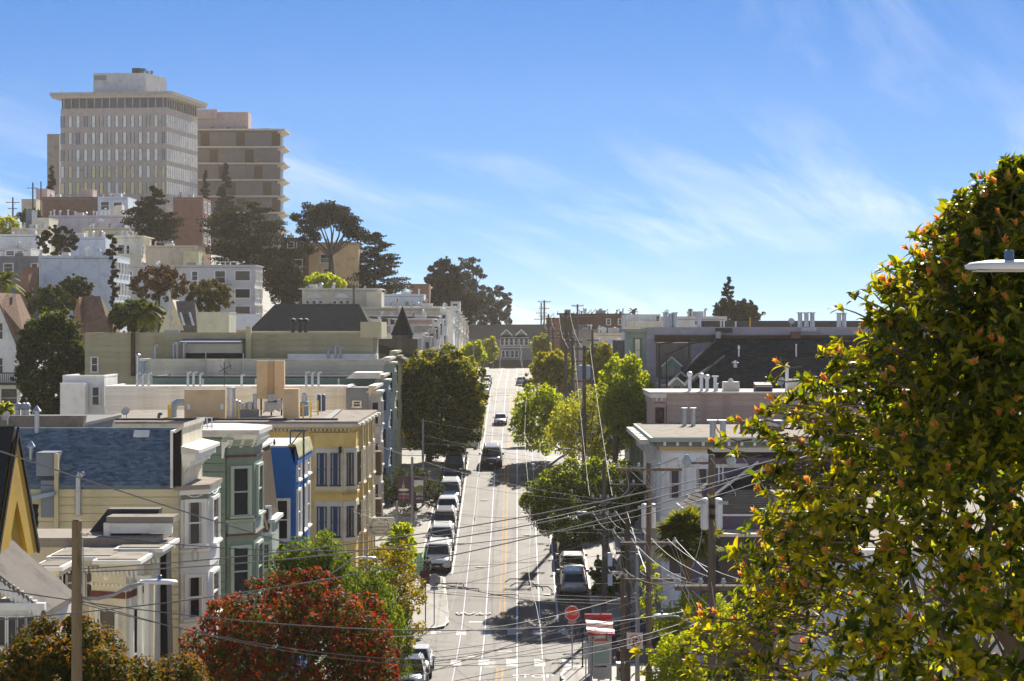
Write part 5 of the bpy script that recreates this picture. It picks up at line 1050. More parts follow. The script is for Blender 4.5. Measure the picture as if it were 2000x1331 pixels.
def pink_house():
    Y0 = 147.0; h = house_base('pink_row_house', 'pink clapboard row house with dark dentil cornice and roof vents', 18, 151)
    zt = PZ(768, Y0); xl = PX(1302, Y0); g = GZ(10, 150)-1
    wl = MB().box(xl, 34, Y0, Y0+8, g, zt-0.05).build('wall', 'pink', h); F = Fr((xl, Y0, 0), 0)
    siding(wl, F, 0, 14, PZ(848, Y0), zt-0.06, 0.30, 'pink')
    MB().box(xl-1.3, 34, Y0-0.25, Y0+8.2, zt-0.05, zt+0.07).build('roof', 'whiteroof', h)
    MB().box(xl-0.95, xl-0.05, Y0-0.1, Y0+8, g, zt-0.9).build('front_bay', 'pink', h)
    MB().box(xl-1.2, xl-0.02, Y0-0.2, Y0+8, zt-0.35, zt-0.052).build('cornice', 'offwhite', h); MB().box(xl-1.05, xl-0.02, Y0-0.12, Y0+8, zt-0.9, zt-0.352).build('frieze', 'pink', h)
    Fb = Fr((xl-1.05, Y0-0.12, 0), 0); dentils(h, Fb, 0.05, 1.0, zt-0.75, 0, 0.07, 'maroon')
    for u in (0.25, 0.62): MB().fb(Fb, u, u+0.12, zt-0.58, zt-0.36, 0, 0.12).build('bracket', 'offwhite', h)
    window(h, Fr((xl-0.95, Y0-0.1, 0), 0), 0.22, PZ(832, Y0), 0.42, 1.25, 'maroon', 'glass', 0.03)
    for x, y, kd in ((1347, 735, 'ball'), (1370, 738, 'ball'), (1381, 741, 'ball'), (1397, 737, 'tee'), (1399, 751, 'flat')): vent(h, P(x, 766, Y0+2), (766-y)*149/FPX, 0.13, kd, 'whitemetal')
    ac = MB().box(PX(1412, Y0+2), PX(1443, Y0+2), Y0+1.5, Y0+2.6, zt, PZ(746, Y0+2)).build('roof_fan_box', 'offwhite', h); MB().lathe(P(1427, 746, Y0+2), [(.25, 0), (.2, .1), (.1, .25)], 8).build('fan_cap', 'whitemetal', ac)
    MB().prism([(PX(1476, Y0+1), Y0+1, zt), (PX(1509, Y0+1), Y0+1, zt), (PX(1509, Y0+1), Y0+1, PZ(753, Y0)), (PX(1476, Y0+1), Y0+1, PZ(753, Y0))], (0, 1.4, 0)).build('skylight_curb', 'tarroof', h)
    MB().prism([(PX(1476, Y0+1), Y0+0.95, PZ(757, Y0)), (PX(1509, Y0+1), Y0+0.95, PZ(757, Y0)), (PX(1509, Y0+1), Y0+2.4, PZ(750, Y0)), (PX(1476, Y0+1), Y0+2.4, PZ(750, Y0))], (0, 0, 0.06)).build('skylight', 'whiteroof', h)
    vent(h, P(1537, 766, Y0+2), 1.85, 0.13, 'cap', 'whitemetal'); dish(h, P(1527, 760, Y0+1.8), 0.35, -0.7)
    MB().box(PX(1540, Y0+3), PX(1592, Y0+3), Y0+3, Y0+3.6, zt, PZ(741, Y0+3)).build('parapet_box', 'offwhite', h)
    vent(h, P(1594, 766, Y0+2), 1.1, 0.07, 'flat')
pink_house()
def green_roofs():
    # two dark green hip roofs and the dormered fronts
    for i, (Y0, yr, ye, x0, lab) in enumerate(((157, 697, 765, 1330, 'dark green-grey shingle hip roof house right behind the pink house'), (165, 664, 745, 1318, 'taller dark shingle roofed house with a roof terrace rail'))):
        g = GZ(12, Y0)-1; xa = PX(x0, Y0); ze, zr = PZ(ye, Y0), PZ(yr, Y0+4.0)
        h = house_base('green_roofed_house', lab, xa+8, Y0+4)
        MB().box(xa+0.3, 36, Y0+0.3, Y0+7.4, g, ze+0.05).build('wall', 'sage', h)
        l = [(xa, Y0, ze), (38, Y0, ze), (38, Y0+4, zr), (PX((1415, 1400)[i], Y0+4), Y0+4, zr), (xa, Y0+7.8, ze), (38, Y0+7.8, ze)]
        rf = MB().add(l, [(0, 1, 2, 3), (0, 3, 4), (4, 3, 2, 5)]).build('roof', 'shinglegreen', h)
        shingles(rf, l[0], l[1], l[2], l[3], 16, 44, 'shinglegreen')
        MB().tube([Vector(l[0])+Vector((0, 0, .08)), Vector(l[3])+Vector((0, 0, .08))], 0.09, 5).build('hip_cap', 'shinglegrey', rf)
        MB().tube([Vector(l[3])+Vector((0, 0, .05)), Vector(l[2])+Vector((0, 0, .05))], 0.06, 5).build('ridge_cap', 'shingledark', rf)
        # street gable dormers
        for k, (xd, yd, w_) in enumerate(((1312, 715, 34), (1330, 742, 30)) if i else ((1322, 752, 28),)):
            p = P(xd, yd, Y0+0.5); ww = w_*Y0/FPX
            dm = MB().prism([(p.x-ww/2, p.y, p.z-0.9), (p.x+ww/2, p.y, p.z-0.9), (p.x+ww/2, p.y, p.z), (p.x, p.y, p.z+ww*0.45), (p.x-ww/2, p.y, p.z)], (0, 2.5, 0)).build('dormer', 'teal', h)
            MB().tube([(p.x-ww*0.6, p.y-0.1, p.z-0.05), (p.x, p.y-0.1, p.z+ww*0.5), (p.x+ww*0.6, p.y-0.1, p.z-0.05)], 0.08, 5).build('barge_board', 'lightgrey', dm)
            MB().box(p.x-ww*0.22, p.x+ww*0.22, p.y-0.03, p.y-0.002, p.z-0.7, p.z-0.1).build('pane', 'glass', dm)
        if i == 0:
            for x, y in ((1443, 686), (1555, 677)): vent(h, P(x, 697, Y0+4), (700-y)*161/FPX, 0.06, 'ball' if x < 1500 else 'flat', 'whitemetal')
            vent(h, P(1436, 716, Y0+2.6), 0.25, 0.16, 'cap')
        MB().plan([(xa-0.6, Y0+0.6), (xa+0.4, Y0+0.3), (xa+0.4, Y0+7), (xa-0.6, Y0+6.6)], g, ze-0.4).build('front', 'sagetrim', h)
        window(h, Fr((xa-0.6, Y0+0.55, 0), 0), 0.25, ze-2.6, 0.5, 1.7, 'lightgrey', 'glass', 0.06)
        MB().box(xa-1.1, xa+0.5, Y0-0.1, Y0+7.2, ze-0.4, ze-0.25).build('eave', 'lightgrey', h)
        if i == 1:
            for x, yb, yt in ((1302, 760, 690), (1288, 760, 672), (1346, 700, 664)): MB().tube([P(x, yb, Y0-1), P(x, yt, Y0-1)], 0.05, 5).build('rail_post', 'darkmetal', h)
            MB().tube([P(1288, 672, Y0-1), P(1346, 664, Y0-1), P(1395, 655, Y0+2)], 0.05, 5).tube([P(1302, 694, Y0-1), P(1346, 672, Y0-1), P(1398, 664, Y0+2)], 0.05, 5).build('handrail', 'darkmetal', h)
            MB().box(PX(1288, Y0+2), PX(1350, Y0+2), Y0+2, Y0+6.5, PZ(740, Y0+2), PZ(670, Y0+2)).build('terrace_wall', 'shinglegrey', h)
green_roofs()
def lavender():
    Y0 = 174.5; h = house_base('lavender_row_house', 'lavender clapboard row house with green bracketed front and tall chimney vents', 20, 178)
    zt = PZ(641, Y0); xl = PX(1263, Y0); g = GZ(12, 176)-1
    wl = MB().box(xl, 40, Y0, Y0+8, g, zt-0.02).build('wall', 'lavender', h); siding(wl, Fr((xl, Y0, 0), 0), 0, 18, PZ(760, Y0), zt-0.05, 0.36, 'lavender')
    MB().box(xl-0.1, 40, Y0-0.1, Y0+8, zt-0.02, zt+0.08).build('roof', 'lavender', h)
    MB().box(xl-1.5, xl-0.01, Y0+0.05, Y0+8, g, zt-0.35).build('front', 'sagetrim', h)
    MB().box(xl-2.0, xl+0.1, Y0-0.35, Y0+8.3, zt-0.35, zt-0.05).build('cornice', 'sagetrim', h)
    F = Fr((xl-1.5, Y0+0.05, 0), 0); dentils(h, F, 0.05, 1.4, zt-0.75, 0, 0.10, 'palegreen')
    window(h, F, 0.45, PZ(705, Y0), 0.5, 1.9, 'sage', 'glasspale', 0.04)
    for x in (1232, 1241, 1250): MB().fb(F, PX(x, Y0)-xl+1.5, PX(x, Y0)-xl+1.56, g, zt-0.8, 0, 0.04).build('pilaster', 'palegreen', h)
    for a, b in ((1280, 1655),): MB().box(PX(a, Y0-1), 38, Y0-0.6, Y0-0.05, PZ(668, Y0), PZ(655, Y0)).build('lower_roof', 'brownwood', h)
    for x0, x1, y in ((1294, 1305, 612), (1306, 1313, 614), (1316, 1320, 612), (1360, 1370, 612), (1558, 1567, 612), (1570, 1580, 612), (1581, 1592, 612), (1634, 1643, 613), (1644, 1653, 613)):
        vent(h, P((x0+x1)/2, 641, Y0+2), (641-y)*(Y0+2)/FPX, 0.2, 'flat')
    for x, y in ((1408, 628), (1414, 628), (1437, 630), (1465, 622)): vent(h, P(x, 641, Y0+1), (641-y)*(Y0+1)/FPX, 0.07, 'flat', 'ochre' if x == 1465 else 'lightgrey')
    MB().box(PX(1398, Y0-0.3), PX(1430, Y0-0.3), Y0-0.5, Y0-0.05, PZ(650, Y0), PZ(641, Y0)).build('meter_box', 'darkgrey', h); MB().box(PX(1396, Y0), PX(1405, Y0), Y0-1.2, Y0-0.04, PZ(664, Y0), PZ(648, Y0)).build('chimney', 'lightgrey', h)
    MB().box(PX(1545, Y0-1), PX(1563, Y0-1), Y0-1.2, Y0-0.62, PZ(664, Y0-1), PZ(648, Y0-1)).build('brick_chimney', 'brick', h)
    for x in (1570, 1580, 1588): MB().lathe(P(x, 648, Y0-0.5), [(.25, 0), (.3, .15), (.2, .3)], 8).build('white_unit', 'whitemetal', h)
    dish(h, P(1545, 638, Y0+1.5), 0.3, 0.2)
    h = house_base('black_roofed_house', 'dark roof strip standing just above the lavender parapet', 26, 200)
    MB().box(PX(1375, 200), 50, 200, 207, GZ(20, 200)-1, PZ(634, 200)).build('wall', 'darkgrey', h); MB().box(PX(1370, 200), 50, 199.7, 207, PZ(634, 200), PZ(627, 200)).build('roof', 'tarroof', h)
    h = block('dark_flank_house', 'near-black house side beside the lavender front', 1204, 1232, 667, 200, 8, 'darkgrey', 'gravelroof', (), cat='house')
    h = block('white_cream_house', 'white and cream stepped house on the right skyline', 1222, 1290, 616, 232, 9, 'white', 'whiteroof', ((1281, 618, 1288, 630),), cat='house')
    MB().box(PX(1222, 231), PX(1300, 231), 230.4, 231.9, PZ(640, 231), PZ(627, 231)).build('lower_wall', 'creamlight', h)
    for x in (1236, 1242, 1249): MB().tube([P(x, 636, 230), P(x, 620, 230), P(x+4, 620, 230)], 0.06, 5).build('ladder_rail', 'whitemetal', h)
    block('grey_long_house', 'pale grey flat house on the skyline between the vents', 1290, 1420, 620, 250, 9, 'lightgrey', 'whiteroof', (), cat='house')
    # far right skyline: brown gabled houses beyond the trees
    for i, (a, b, yt, d, m_, lab, wn) in enumerate(((1095, 1160, 615, 330, 'brownwood', 'brown house with low gable at the right of the far poles', ()), (1150, 1224, 614, 345, 'shinglebrown', 'brown skyline house with two white windows', ((1185, 624, 1192, 634), (1208, 624, 1214, 634))), (1068, 1100, 622, 380, 'brick', 'small brick house behind the clustered poles', ()))):
        hb = block('skyline_house', lab, a, b, yt, d, 9, m_, 'shingledark', wn, eave=0.4, cat='house')
        hb['group'] = 'skyline houses on the right'
        for x in range(a+5, b-6, 23): MB().tube([P(x, yt, d+2), P(x+9, yt-10, d+2), P(x+9, yt, d+2)], 0.1, 4).build('roof_frame', 'midgrey', hb)
    block('tan_flat_house', 'tan flat-roofed house in front of the brown skyline houses', 1160, 1222, 652, 285, 9, 'beige', 'gravelroof', (), cat='house')
    block('white_garage_house', 'low white house right of the far trees', 1170, 1214, 664, 262, 8, 'iceblue', 'gravelroof', (), cat='house')
    hb = block('grey_stack_house', 'low grey house with stacked roof boxes behind the poles', 1120, 1180, 645, 305, 8, 'midgrey', 'gravelroof', (), cat='house')
    for x0, x1, y0 in ((1137, 1148, 640), (1168, 1185, 640), (1150, 1160, 646)): MB().box(PX(x0, 306), PX(x1, 306), 306, 308, PZ(646, 306), PZ(y0, 306)).build('roof_box', 'lightgrey', hb)
lavender()
def tee_house():
    d = 478.0; h = thing('grey_gabled_house', 'grey two-storey house with twin white gables closing the street', 'house', (PX(978, d), d, -9.5))
    F = Fr((0, d, 0), 0)
    MB().box(PX(880, d), PX(1090, d), d, d+12, -10.5, PZ(660, d)).build('wall', 'midgrey', h)
    MB().prism([(PX(878, d), d-0.4, PZ(662, d)), (PX(878, d), d+6, PZ(634, d)), (PX(878, d), d+12, PZ(660, d))], (PX(1092, d)-PX(878, d), 0, 0)).build('roof', 'shingledark', h)
    for x in (989, 1018):
        MB().prism([P(x-10, 654, d-0.3), P(x+10, 654, d-0.3), P(x, 645, d-0.3)], (0, 4, 0)).build('gable', 'midgrey', h)
        MB().tube([P(x-11, 655, d-0.5), P(x, 644.5, d-0.5), P(x+11, 655, d-0.5)], 0.22, 5).build('barge_board', 'trimwhite', h)
    for x in (978, 986.5, 996, 1005, 1015.5, 1025): window(h, F, PX(x, d), PZ(674, d), 0.75, 1.6, 'trimwhite', 'glass', 0.04, True, 0.16)
    for x in (980, 988, 998, 1006): window(h, F, PX(x, d), PZ(698, d), 0.7, 1.5, 'trimwhite', 'glass', 0.04, True, 0.14)
    MB().box(PX(976, d), PX(1036, d), d-1.0, d, PZ(679.5, d), PZ(678, d)).build('balcony', 'trimwhite', h)
    MB().box(PX(940, d), PX(1075, d), d-1.4, d-0.01, -10.5, PZ(704, d)).build('garden_wall', 'brownwood', h)
    block('far_brown_house', 'brown house left of the twin-gabled one at the street end', 905, 958, 650, 486, 9, 'brownwood', 'shingledark', (), cat='house')
    block('far_right_house', 'brown gabled house right of the twin-gabled one', 1040, 1080, 640, 484, 9, 'brownwood', 'shingledark', ((1046, 648, 1052, 656), (1060, 648, 1066, 656)), cat='house')
    for x in (962, 1020):  # tilted wire poles at street end
        p = P(x, 722, 466)
        tag(MB().tube([p, p+Vector((0.1, 0, 1.5)), p+Vector((0.5 if x < 1000 else -0.2, 0, 3.6)), p+Vector((0.6 if x < 1000 else -0.4, 0, 5.6))], 0.09, 6).build('steel_pole', 'greymetal', None, False, p), 'thin crooked steel pole at the street end, %s of the two' % ('left' if x < 1000 else 'right'), 'pole')
tee_house()
# ------------------------------------------------------------------ trees
def leaf_arrays(clumps, n, size, rng, up=0.35, elong=0.55, droop=0.0, shell=0.55):
    cl = np.array(clumps, float); wgt = (cl[:, 3]*cl[:, 4]+cl[:, 3]*cl[:, 5]+cl[:, 4]*cl[:, 5]); wgt /= wgt.sum()
    k = rng.choice(len(cl), n, p=wgt); d = rng.normal(size=(n, 3)); d /= np.linalg.norm(d, axis=1)[:, None]
    rr = 1-shell*rng.random(n)**2+rng.normal(0, 0.06, n)
    c = cl[k, :3]+d*cl[k, 3:6]*rr[:, None]
    nr = d*0.7+rng.normal(size=(n, 3))*0.75+np.array([0, 0, up]); nr /= np.linalg.norm(nr, axis=1)[:, None]
    t = rng.normal(size=(n, 3)); t[:, 2] -= droop*3; t -= nr*(t*nr).sum(1)[:, None]; t /= np.linalg.norm(t, axis=1)[:, None]
    b = np.cross(nr, t); s = size*(0.6+0.8*rng.random(n))[:, None]
    V = np.stack([c-t*s*0.5, c+b*s*elong*0.5, c+t*s*0.5, c-b*s*elong*0.5], 1).reshape(-1, 3)
    Fq = np.arange(4*n).reshape(-1, 4); return V, Fq
def add_crown(h, clumps, n, size, m, seed, name='crown', **kw):
    rng = np.random.default_rng(seed); V, Fq = leaf_arrays(clumps, n, size, rng, **kw)
    o = origin_of(h); return npmesh(name, V-np.array(o), Fq, m, h)
def limbs(h, base, targets, r0, m='bark', fork=None, seed=0):
    rng = random.Random(seed); base = Vector(base); fork = Vector(fork)
    B = MB(); mid = (base+fork)/2+Vector((rng.uniform(-.1, .1), rng.uniform(-.1, .1), 0))*r0*4
    B.tube([base-Vector((0, 0, 0.3)), base+Vector((0, 0, 0.1)), mid, fork], [r0*1.35, r0*1.1, r0*0.9, r0*0.75], 8); t_ = B.build('trunk', m, h, True)
    B = MB()
    for q in targets:
        q = Vector(q); e = fork+(q-fork)*0.45+Vector((rng.uniform(-.3, .3), rng.uniform(-.3, .3), rng.uniform(-.1, .25)))*(q-fork).length*0.35
        B.tube([fork-Vector((0, 0, r0*0.5)), e, q], [r0*0.55, r0*0.33, r0*0.1], 6)
    if targets: B.build('limbs', m, h, True)
def blob_tree(name, label, box, d, basex, lm, n, size, seed, k=16, cr=0.38, fill=0.62, trunk=0.16, ry=None, cat='tree', bark='bark', group=None, forkf=0.25, gz=None, flat=1.0, tip=None, rag=0.8, **kw):
    x0, y0, x1, y1 = box; c = P((x0+x1)/2, (y0+y1)/2, d); rx = (x1-x0)/2*d/FPX; rz = (y1-y0)/2*d/FPX; ry = ry or rx*0.9
    g = GZ(basex, d)+0.12 if gz is None else gz
    h = thing(name, label, cat, (basex, d, g), group); rng = random.Random(seed); cl = []
    m = min(rx, rz)
    for i in range(k):
        ga = math.pi*(3-math.sqrt(5))*i; zz = 1-2*(i+0.5)/k; rad = math.sqrt(1-zz*zz)
        r_ = cr*m*rng.uniform(0.7, 1.25); f = rng.uniform(0.86, 1.04)
        cl.append((c.x+math.cos(ga)*rad*(rx-r_*0.85)*f, c.y+math.sin(ga)*rad*(ry-r_*0.85)*f, c.z+zz*(rz-r_*0.85)*f, r_, r_, r_*flat))
    for i in range(int(k*rag)):                       # ragged sprays beyond the main lumps
        v = Vector((rng.gauss(0, 1), rng.gauss(0, 1), rng.gauss(0.25, 1))).normalized(); r_ = cr*m*rng.uniform(0.22, 0.5); f = rng.uniform(0.88, 1.08)
        cl.append((c.x+v.x*(rx-r_*0.4)*f, c.y+v.y*(ry-r_*0.4)*f, c.z+v.z*(rz-r_*0.4)*f, r_, r_, r_*0.8))
    if fill: cl.append((c.x, c.y, c.z, rx*fill, ry*fill, rz*fill))
    if tip:  # second leaf colour on upper clumps; on the ficuses it paints sunlit tops
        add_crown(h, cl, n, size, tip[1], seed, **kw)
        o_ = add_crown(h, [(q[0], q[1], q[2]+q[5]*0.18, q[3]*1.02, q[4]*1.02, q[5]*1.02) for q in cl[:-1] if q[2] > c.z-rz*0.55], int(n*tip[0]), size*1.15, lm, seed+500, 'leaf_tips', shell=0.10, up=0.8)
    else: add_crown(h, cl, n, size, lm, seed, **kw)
    fz = c.z-rz*(1-forkf*2) if (c.z-rz) > g else g+(c.z-g)*0.45
    fz = max(fz, g+0.4)
    limbs(h, (basex, d, g), [q[:3] for q in cl[:9]], trunk, bark, (basex+(c.x-basex)*0.4, d, fz), seed)
    return h
# left pavement, near to far
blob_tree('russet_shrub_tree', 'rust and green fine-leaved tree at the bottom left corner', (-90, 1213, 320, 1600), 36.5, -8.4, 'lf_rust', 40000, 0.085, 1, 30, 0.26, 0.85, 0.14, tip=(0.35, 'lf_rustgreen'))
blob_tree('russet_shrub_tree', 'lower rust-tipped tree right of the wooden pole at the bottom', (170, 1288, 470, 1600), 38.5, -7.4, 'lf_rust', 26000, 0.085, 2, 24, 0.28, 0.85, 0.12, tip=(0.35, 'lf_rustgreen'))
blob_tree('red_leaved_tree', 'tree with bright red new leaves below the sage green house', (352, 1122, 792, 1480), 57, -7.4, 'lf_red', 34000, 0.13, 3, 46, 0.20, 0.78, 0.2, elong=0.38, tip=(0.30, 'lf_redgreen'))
blob_tree('weeping_green_tree', 'green weeping tree in front of the blue house', (515, 1034, 705, 1240), 79, -8.2, 'lf_weep', 17000, 0.17, 4, 16, 0.36, 0.7, 0.15, droop=0.6, elong=0.35)
blob_tree('weeping_green_tree', 'pale green weeping tree right of the red leaved one', (640, 1098, 795, 1330), 77, -7.0, 'lf_weep', 12000, 0.16, 14, 14, 0.36, 0.7, 0.12, droop=0.8, elong=0.3)
blob_tree('yellow_leaved_tree', 'tree with golden yellow and green leaves under the nail spa sign', (690, 1058, 842, 1290), 97, -7.2, 'lf_yellow', 9500, 0.15, 5, 18, 0.30, 0.55, 0.12)
blob_tree('young_green_tree', 'small bright green tree just below the nail spa sign', (745, 1018, 818, 1130), 100.5, -6.9, 'lf_bright', 2600, 0.2, 6, 10, 0.42, 0.5, 0.08)
blob_tree('climber_column', 'dark green climber hanging over a post by the parked cars', (755, 1180, 812, 1331), 95, -6.9, 'lf_weep', 4200, 0.15, 15, 9, 0.5, 0.8, 0.1, droop=1.0, elong=0.3, cat='shrub')
blob_tree('airy_street_tree', 'dark airy tree behind the school banners', (733, 908, 868, 1000), 158, -8.0, 'lf_dark', 5200, 0.20, 7, 16, 0.34, 0.5, 0.16)
blob_tree('large_ficus_tree', 'large dense dark tree with golden edges on the left pavement', (764, 678, 955, 902), 180, -8.0, 'lf_gold', 24000, 0.30, 8, 44, 0.24, 0.80, 0.3, ry=4.0, tip=(0.42, 'lf_ficus'))  # gold tips put the sunlit upper edges into the leaf colour
blob_tree('golden_edge_tree', 'small gold-lit tree at the right flank of the large one', (868, 715, 952, 850), 200, -7.6, 'lf_gold', 5000, 0.32, 9, 16, 0.32, 0.6, 0.2)
blob_tree('domed_street_tree', 'domed green tree far down the left pavement', (897, 664, 952, 716), 345, -8.0, 'lf_bright', 2600, 0.5, 10, 14, 0.36, 0.75, 0.25)
blob_tree('grey_shrub', 'grey-green shrub in front of the far domed tree', (893, 694, 935, 730), 300, -8.0, 'lf_olive', 1500, 0.4, 11, 10, 0.36, 0.7, 0.15)
blob_tree('far_street_tree', 'olive tree beside the street end house', (940, 655, 975, 712), 420, -7.2, 'lf_olive', 1600, 0.6, 12, 12, 0.36, 0.7, 0.25)
# right pavement
blob_tree('clipped_ficus_tree', 'dense dark clipped tree overhanging the white pickup', (1016, 898, 1266, 1066), 133.5, 6.3, 'lf_bright', 46000, 0.15, 20, 60, 0.17, 0.90, 0.3, ry=4.0, shell=0.25, tip=(0.16, 'lf_ficus'))  # bright tips paint the sunlit dome top over dark leaves
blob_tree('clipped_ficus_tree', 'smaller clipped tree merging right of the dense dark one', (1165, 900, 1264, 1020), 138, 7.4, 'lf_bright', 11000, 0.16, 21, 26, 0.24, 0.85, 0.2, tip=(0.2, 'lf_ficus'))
blob_tree('lime_street_tree', 'lime green tree reaching over the road right of the white sedan', (994, 744, 1112, 890), 182, 5.2, 'lf_bright', 7500, 0.30, 22, 22, 0.30, 0.6, 0.2)
blob_tree('olive_street_tree', 'large grey-olive tree behind the lime one', (1058, 752, 1256, 918), 172, 6.6, 'lf_olive', 13000, 0.24, 23, 28, 0.28, 0.68, 0.25)
blob_tree('bright_street_tree', 'bright yellow-green tree below the dark flank house', (1160, 692, 1280, 862), 166, 8.0, 'lf_bright', 9000, 0.32, 24, 22, 0.30, 0.62, 0.22)
blob_tree('amber_street_tree', 'amber tinted dark tree where the far poles stand', (1030, 683, 1125, 765), 270, 6.2, 'lf_gold', 6500, 0.42, 25, 22, 0.30, 0.7, 0.25)
blob_tree('amber_street_tree', 'pointed amber tree right of the transformer pole', (1135, 663, 1212, 770), 250, 9.0, 'lf_gold', 6000, 0.40, 26, 20, 0.30, 0.7, 0.25)
blob_tree('dusty_street_tree', 'dusty green tree far along the right pavement', (1035, 652, 1080, 706), 360, 5.6, 'lf_olive', 2600, 0.5, 27, 14, 0.34, 0.7, 0.25)
blob_tree('dark_corner_shrub', 'small dark shrub beside the departing car', (1020, 738, 1046, 766), 330, 4.9, 'lf_dark', 900, 0.4, 28, 8, 0.4, 0.7, 0.12)
blob_tree('yellow_hedge_tree', 'yellow-green tree by the lamp arm at lower right', (1255, 1225, 1400, 1460), 78, 6.6, 'lf_bright', 15000, 0.12, 29, 22, 0.32, 0.78, 0.14)
blob_tree('yellow_hedge_tree', 'second yellow-green tree behind the lamp arm pole', (1285, 1150, 1460, 1320), 84, 7.8, 'lf_bright', 14000, 0.13, 30, 22, 0.32, 0.78, 0.14)
blob_tree('roadside_creeper', 'thin bright creeper between the utility poles', (1240, 1090, 1300, 1230), 96, 6.3, 'lf_bright', 1500, 0.14, 31, 14, 0.28, 0.3, 0.07, cat='shrub')
blob_tree('low_shrub', 'pale flowering shrub at the left edge below the dark tree', (-20, 785, 32, 815), 120, PX(5, 120), 'lf_olive', 1500, 0.2, 32, 8, 0.4, 0.7, 0.08, gz=-7.5, cat='shrub')
# hill trees
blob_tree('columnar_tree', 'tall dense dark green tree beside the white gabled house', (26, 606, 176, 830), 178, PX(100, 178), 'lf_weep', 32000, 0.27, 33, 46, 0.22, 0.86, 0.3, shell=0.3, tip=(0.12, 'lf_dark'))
blob_tree('brownish_tree', 'brownish-red leafed tree in front of the grey apartments', (250, 518, 374, 592), 262, PX(310, 262), 'lf_hillbrown', 6500, 0.36, 34, 30, 0.22, 0.42, 0.2, bark='barkdark', rag=1.6)
blob_tree('olive_hill_tree', 'olive brown tree under the grey apartment windows', (362, 545, 455, 615), 255, PX(410, 255), 'lf_hillolive', 6000, 0.34, 35, 28, 0.22, 0.45, 0.2, rag=1.6)
blob_tree('dark_bush_tree', 'dark bushy tree left of the fan palm', (210, 585, 322, 655), 225, PX(262, 225), 'lf_weep', 8000, 0.30, 36, 30, 0.22, 0.6, 0.2, rag=1.5, tip=(0.3, 'lf_dark'))
blob_tree('golden_dome_tree', 'golden green dome-shaped tree above the cream pedimented house', (586, 531, 676, 580), 318, PX(630, 318), 'lf_bright', 3500, 0.5, 37, 16, 0.34, 0.8, 0.2, shell=0.3)
blob_tree('dark_hill_tree', 'dark loose tree in front of the white apartment block', (110, 538, 182, 605), 245, PX(145, 245), 'lf_dark', 4500, 0.34, 38, 26, 0.22, 0.4, 0.2, rag=1.8)
blob_tree('hill_thicket', 'low dark thicket left of the brown shingled roof', (45, 555, 150, 625), 240, PX(90, 240), 'lf_dark', 3500, 0.4, 39, 16, 0.34, 0.6, 0.2)
blob_tree('dark_pine', 'small dark spreading pine on the white roofs', (72, 440, 155, 505), 298, PX(112, 298), 'lf_conifer', 5500, 0.36, 40, 30, 0.2, 0.35, 0.2, bark='barkdark', flat=0.6, rag=1.8)
blob_tree('left_edge_scrub', 'olive scrub at the left edge below the utility pole', (-40, 418, 48, 470), 350, PX(5, 350), 'lf_olive', 2200, 0.55, 41, 12, 0.36, 0.7, 0.2)
blob_tree('hilltop_scrub', 'dark scrub round the hilltop utility poles', (30, 405, 85, 440), 372, PX(60, 372), 'lf_dark', 1300, 0.55, 42, 10, 0.36, 0.7, 0.2)
blob_tree('round_pine', 'broad dark round pine on the skyline, left of the pair', (826, 502, 905, 610), 392, PX(868, 392), 'lf_conifer', 7500, 0.62, 43, 30, 0.26, 0.5, 0.5, bark='barkdark', flat=0.75)
blob_tree('round_pine', 'tallest dark pine on the skyline right of the cypress', (880, 497, 952, 640), 496, PX(912, 496), 'lf_conifer', 7500, 0.62, 44, 30, 0.26, 0.5, 0.5, bark='barkdark', flat=0.75)
blob_tree('round_pine', 'ragged dark tree sloping down to the street end', (925, 552, 1004, 665), 500, PX(962, 500), 'lf_conifer', 6500, 0.62, 45, 30, 0.24, 0.45, 0.45, bark='barkdark', flat=0.75)
blob_tree('round_pine', 'dark tree below the skyline pines by the far rooftops', (840, 560, 940, 640), 404, PX(890, 404), 'lf_conifer', 5000, 0.62, 46, 24, 0.28, 0.5, 0.45, bark='barkdark')
blob_tree('under_cypress_thicket', 'dark thicket at the foot of the big cypress', (515, 500, 600, 600), 318, PX(558, 318), 'lf_conifer', 4500, 0.5, 47, 20, 0.32, 0.6, 0.3, bark='barkdark')
blob_tree('far_bush', 'rounded bush below the lone skyline tree at right', (1388, 585, 1490, 640), 330, PX(1438, 330), 'lf_conifer', 4500, 0.5, 48, 20, 0.3, 0.7, 0.3)
blob_tree('shaded_hedge', 'dark planting behind the shelter on the right pavement', (1150, 1085, 1215, 1180), 127, 7.2, 'lf_ficus', 3500, 0.2, 49, 12, 0.36, 0.7, 0.12, cat='shrub')
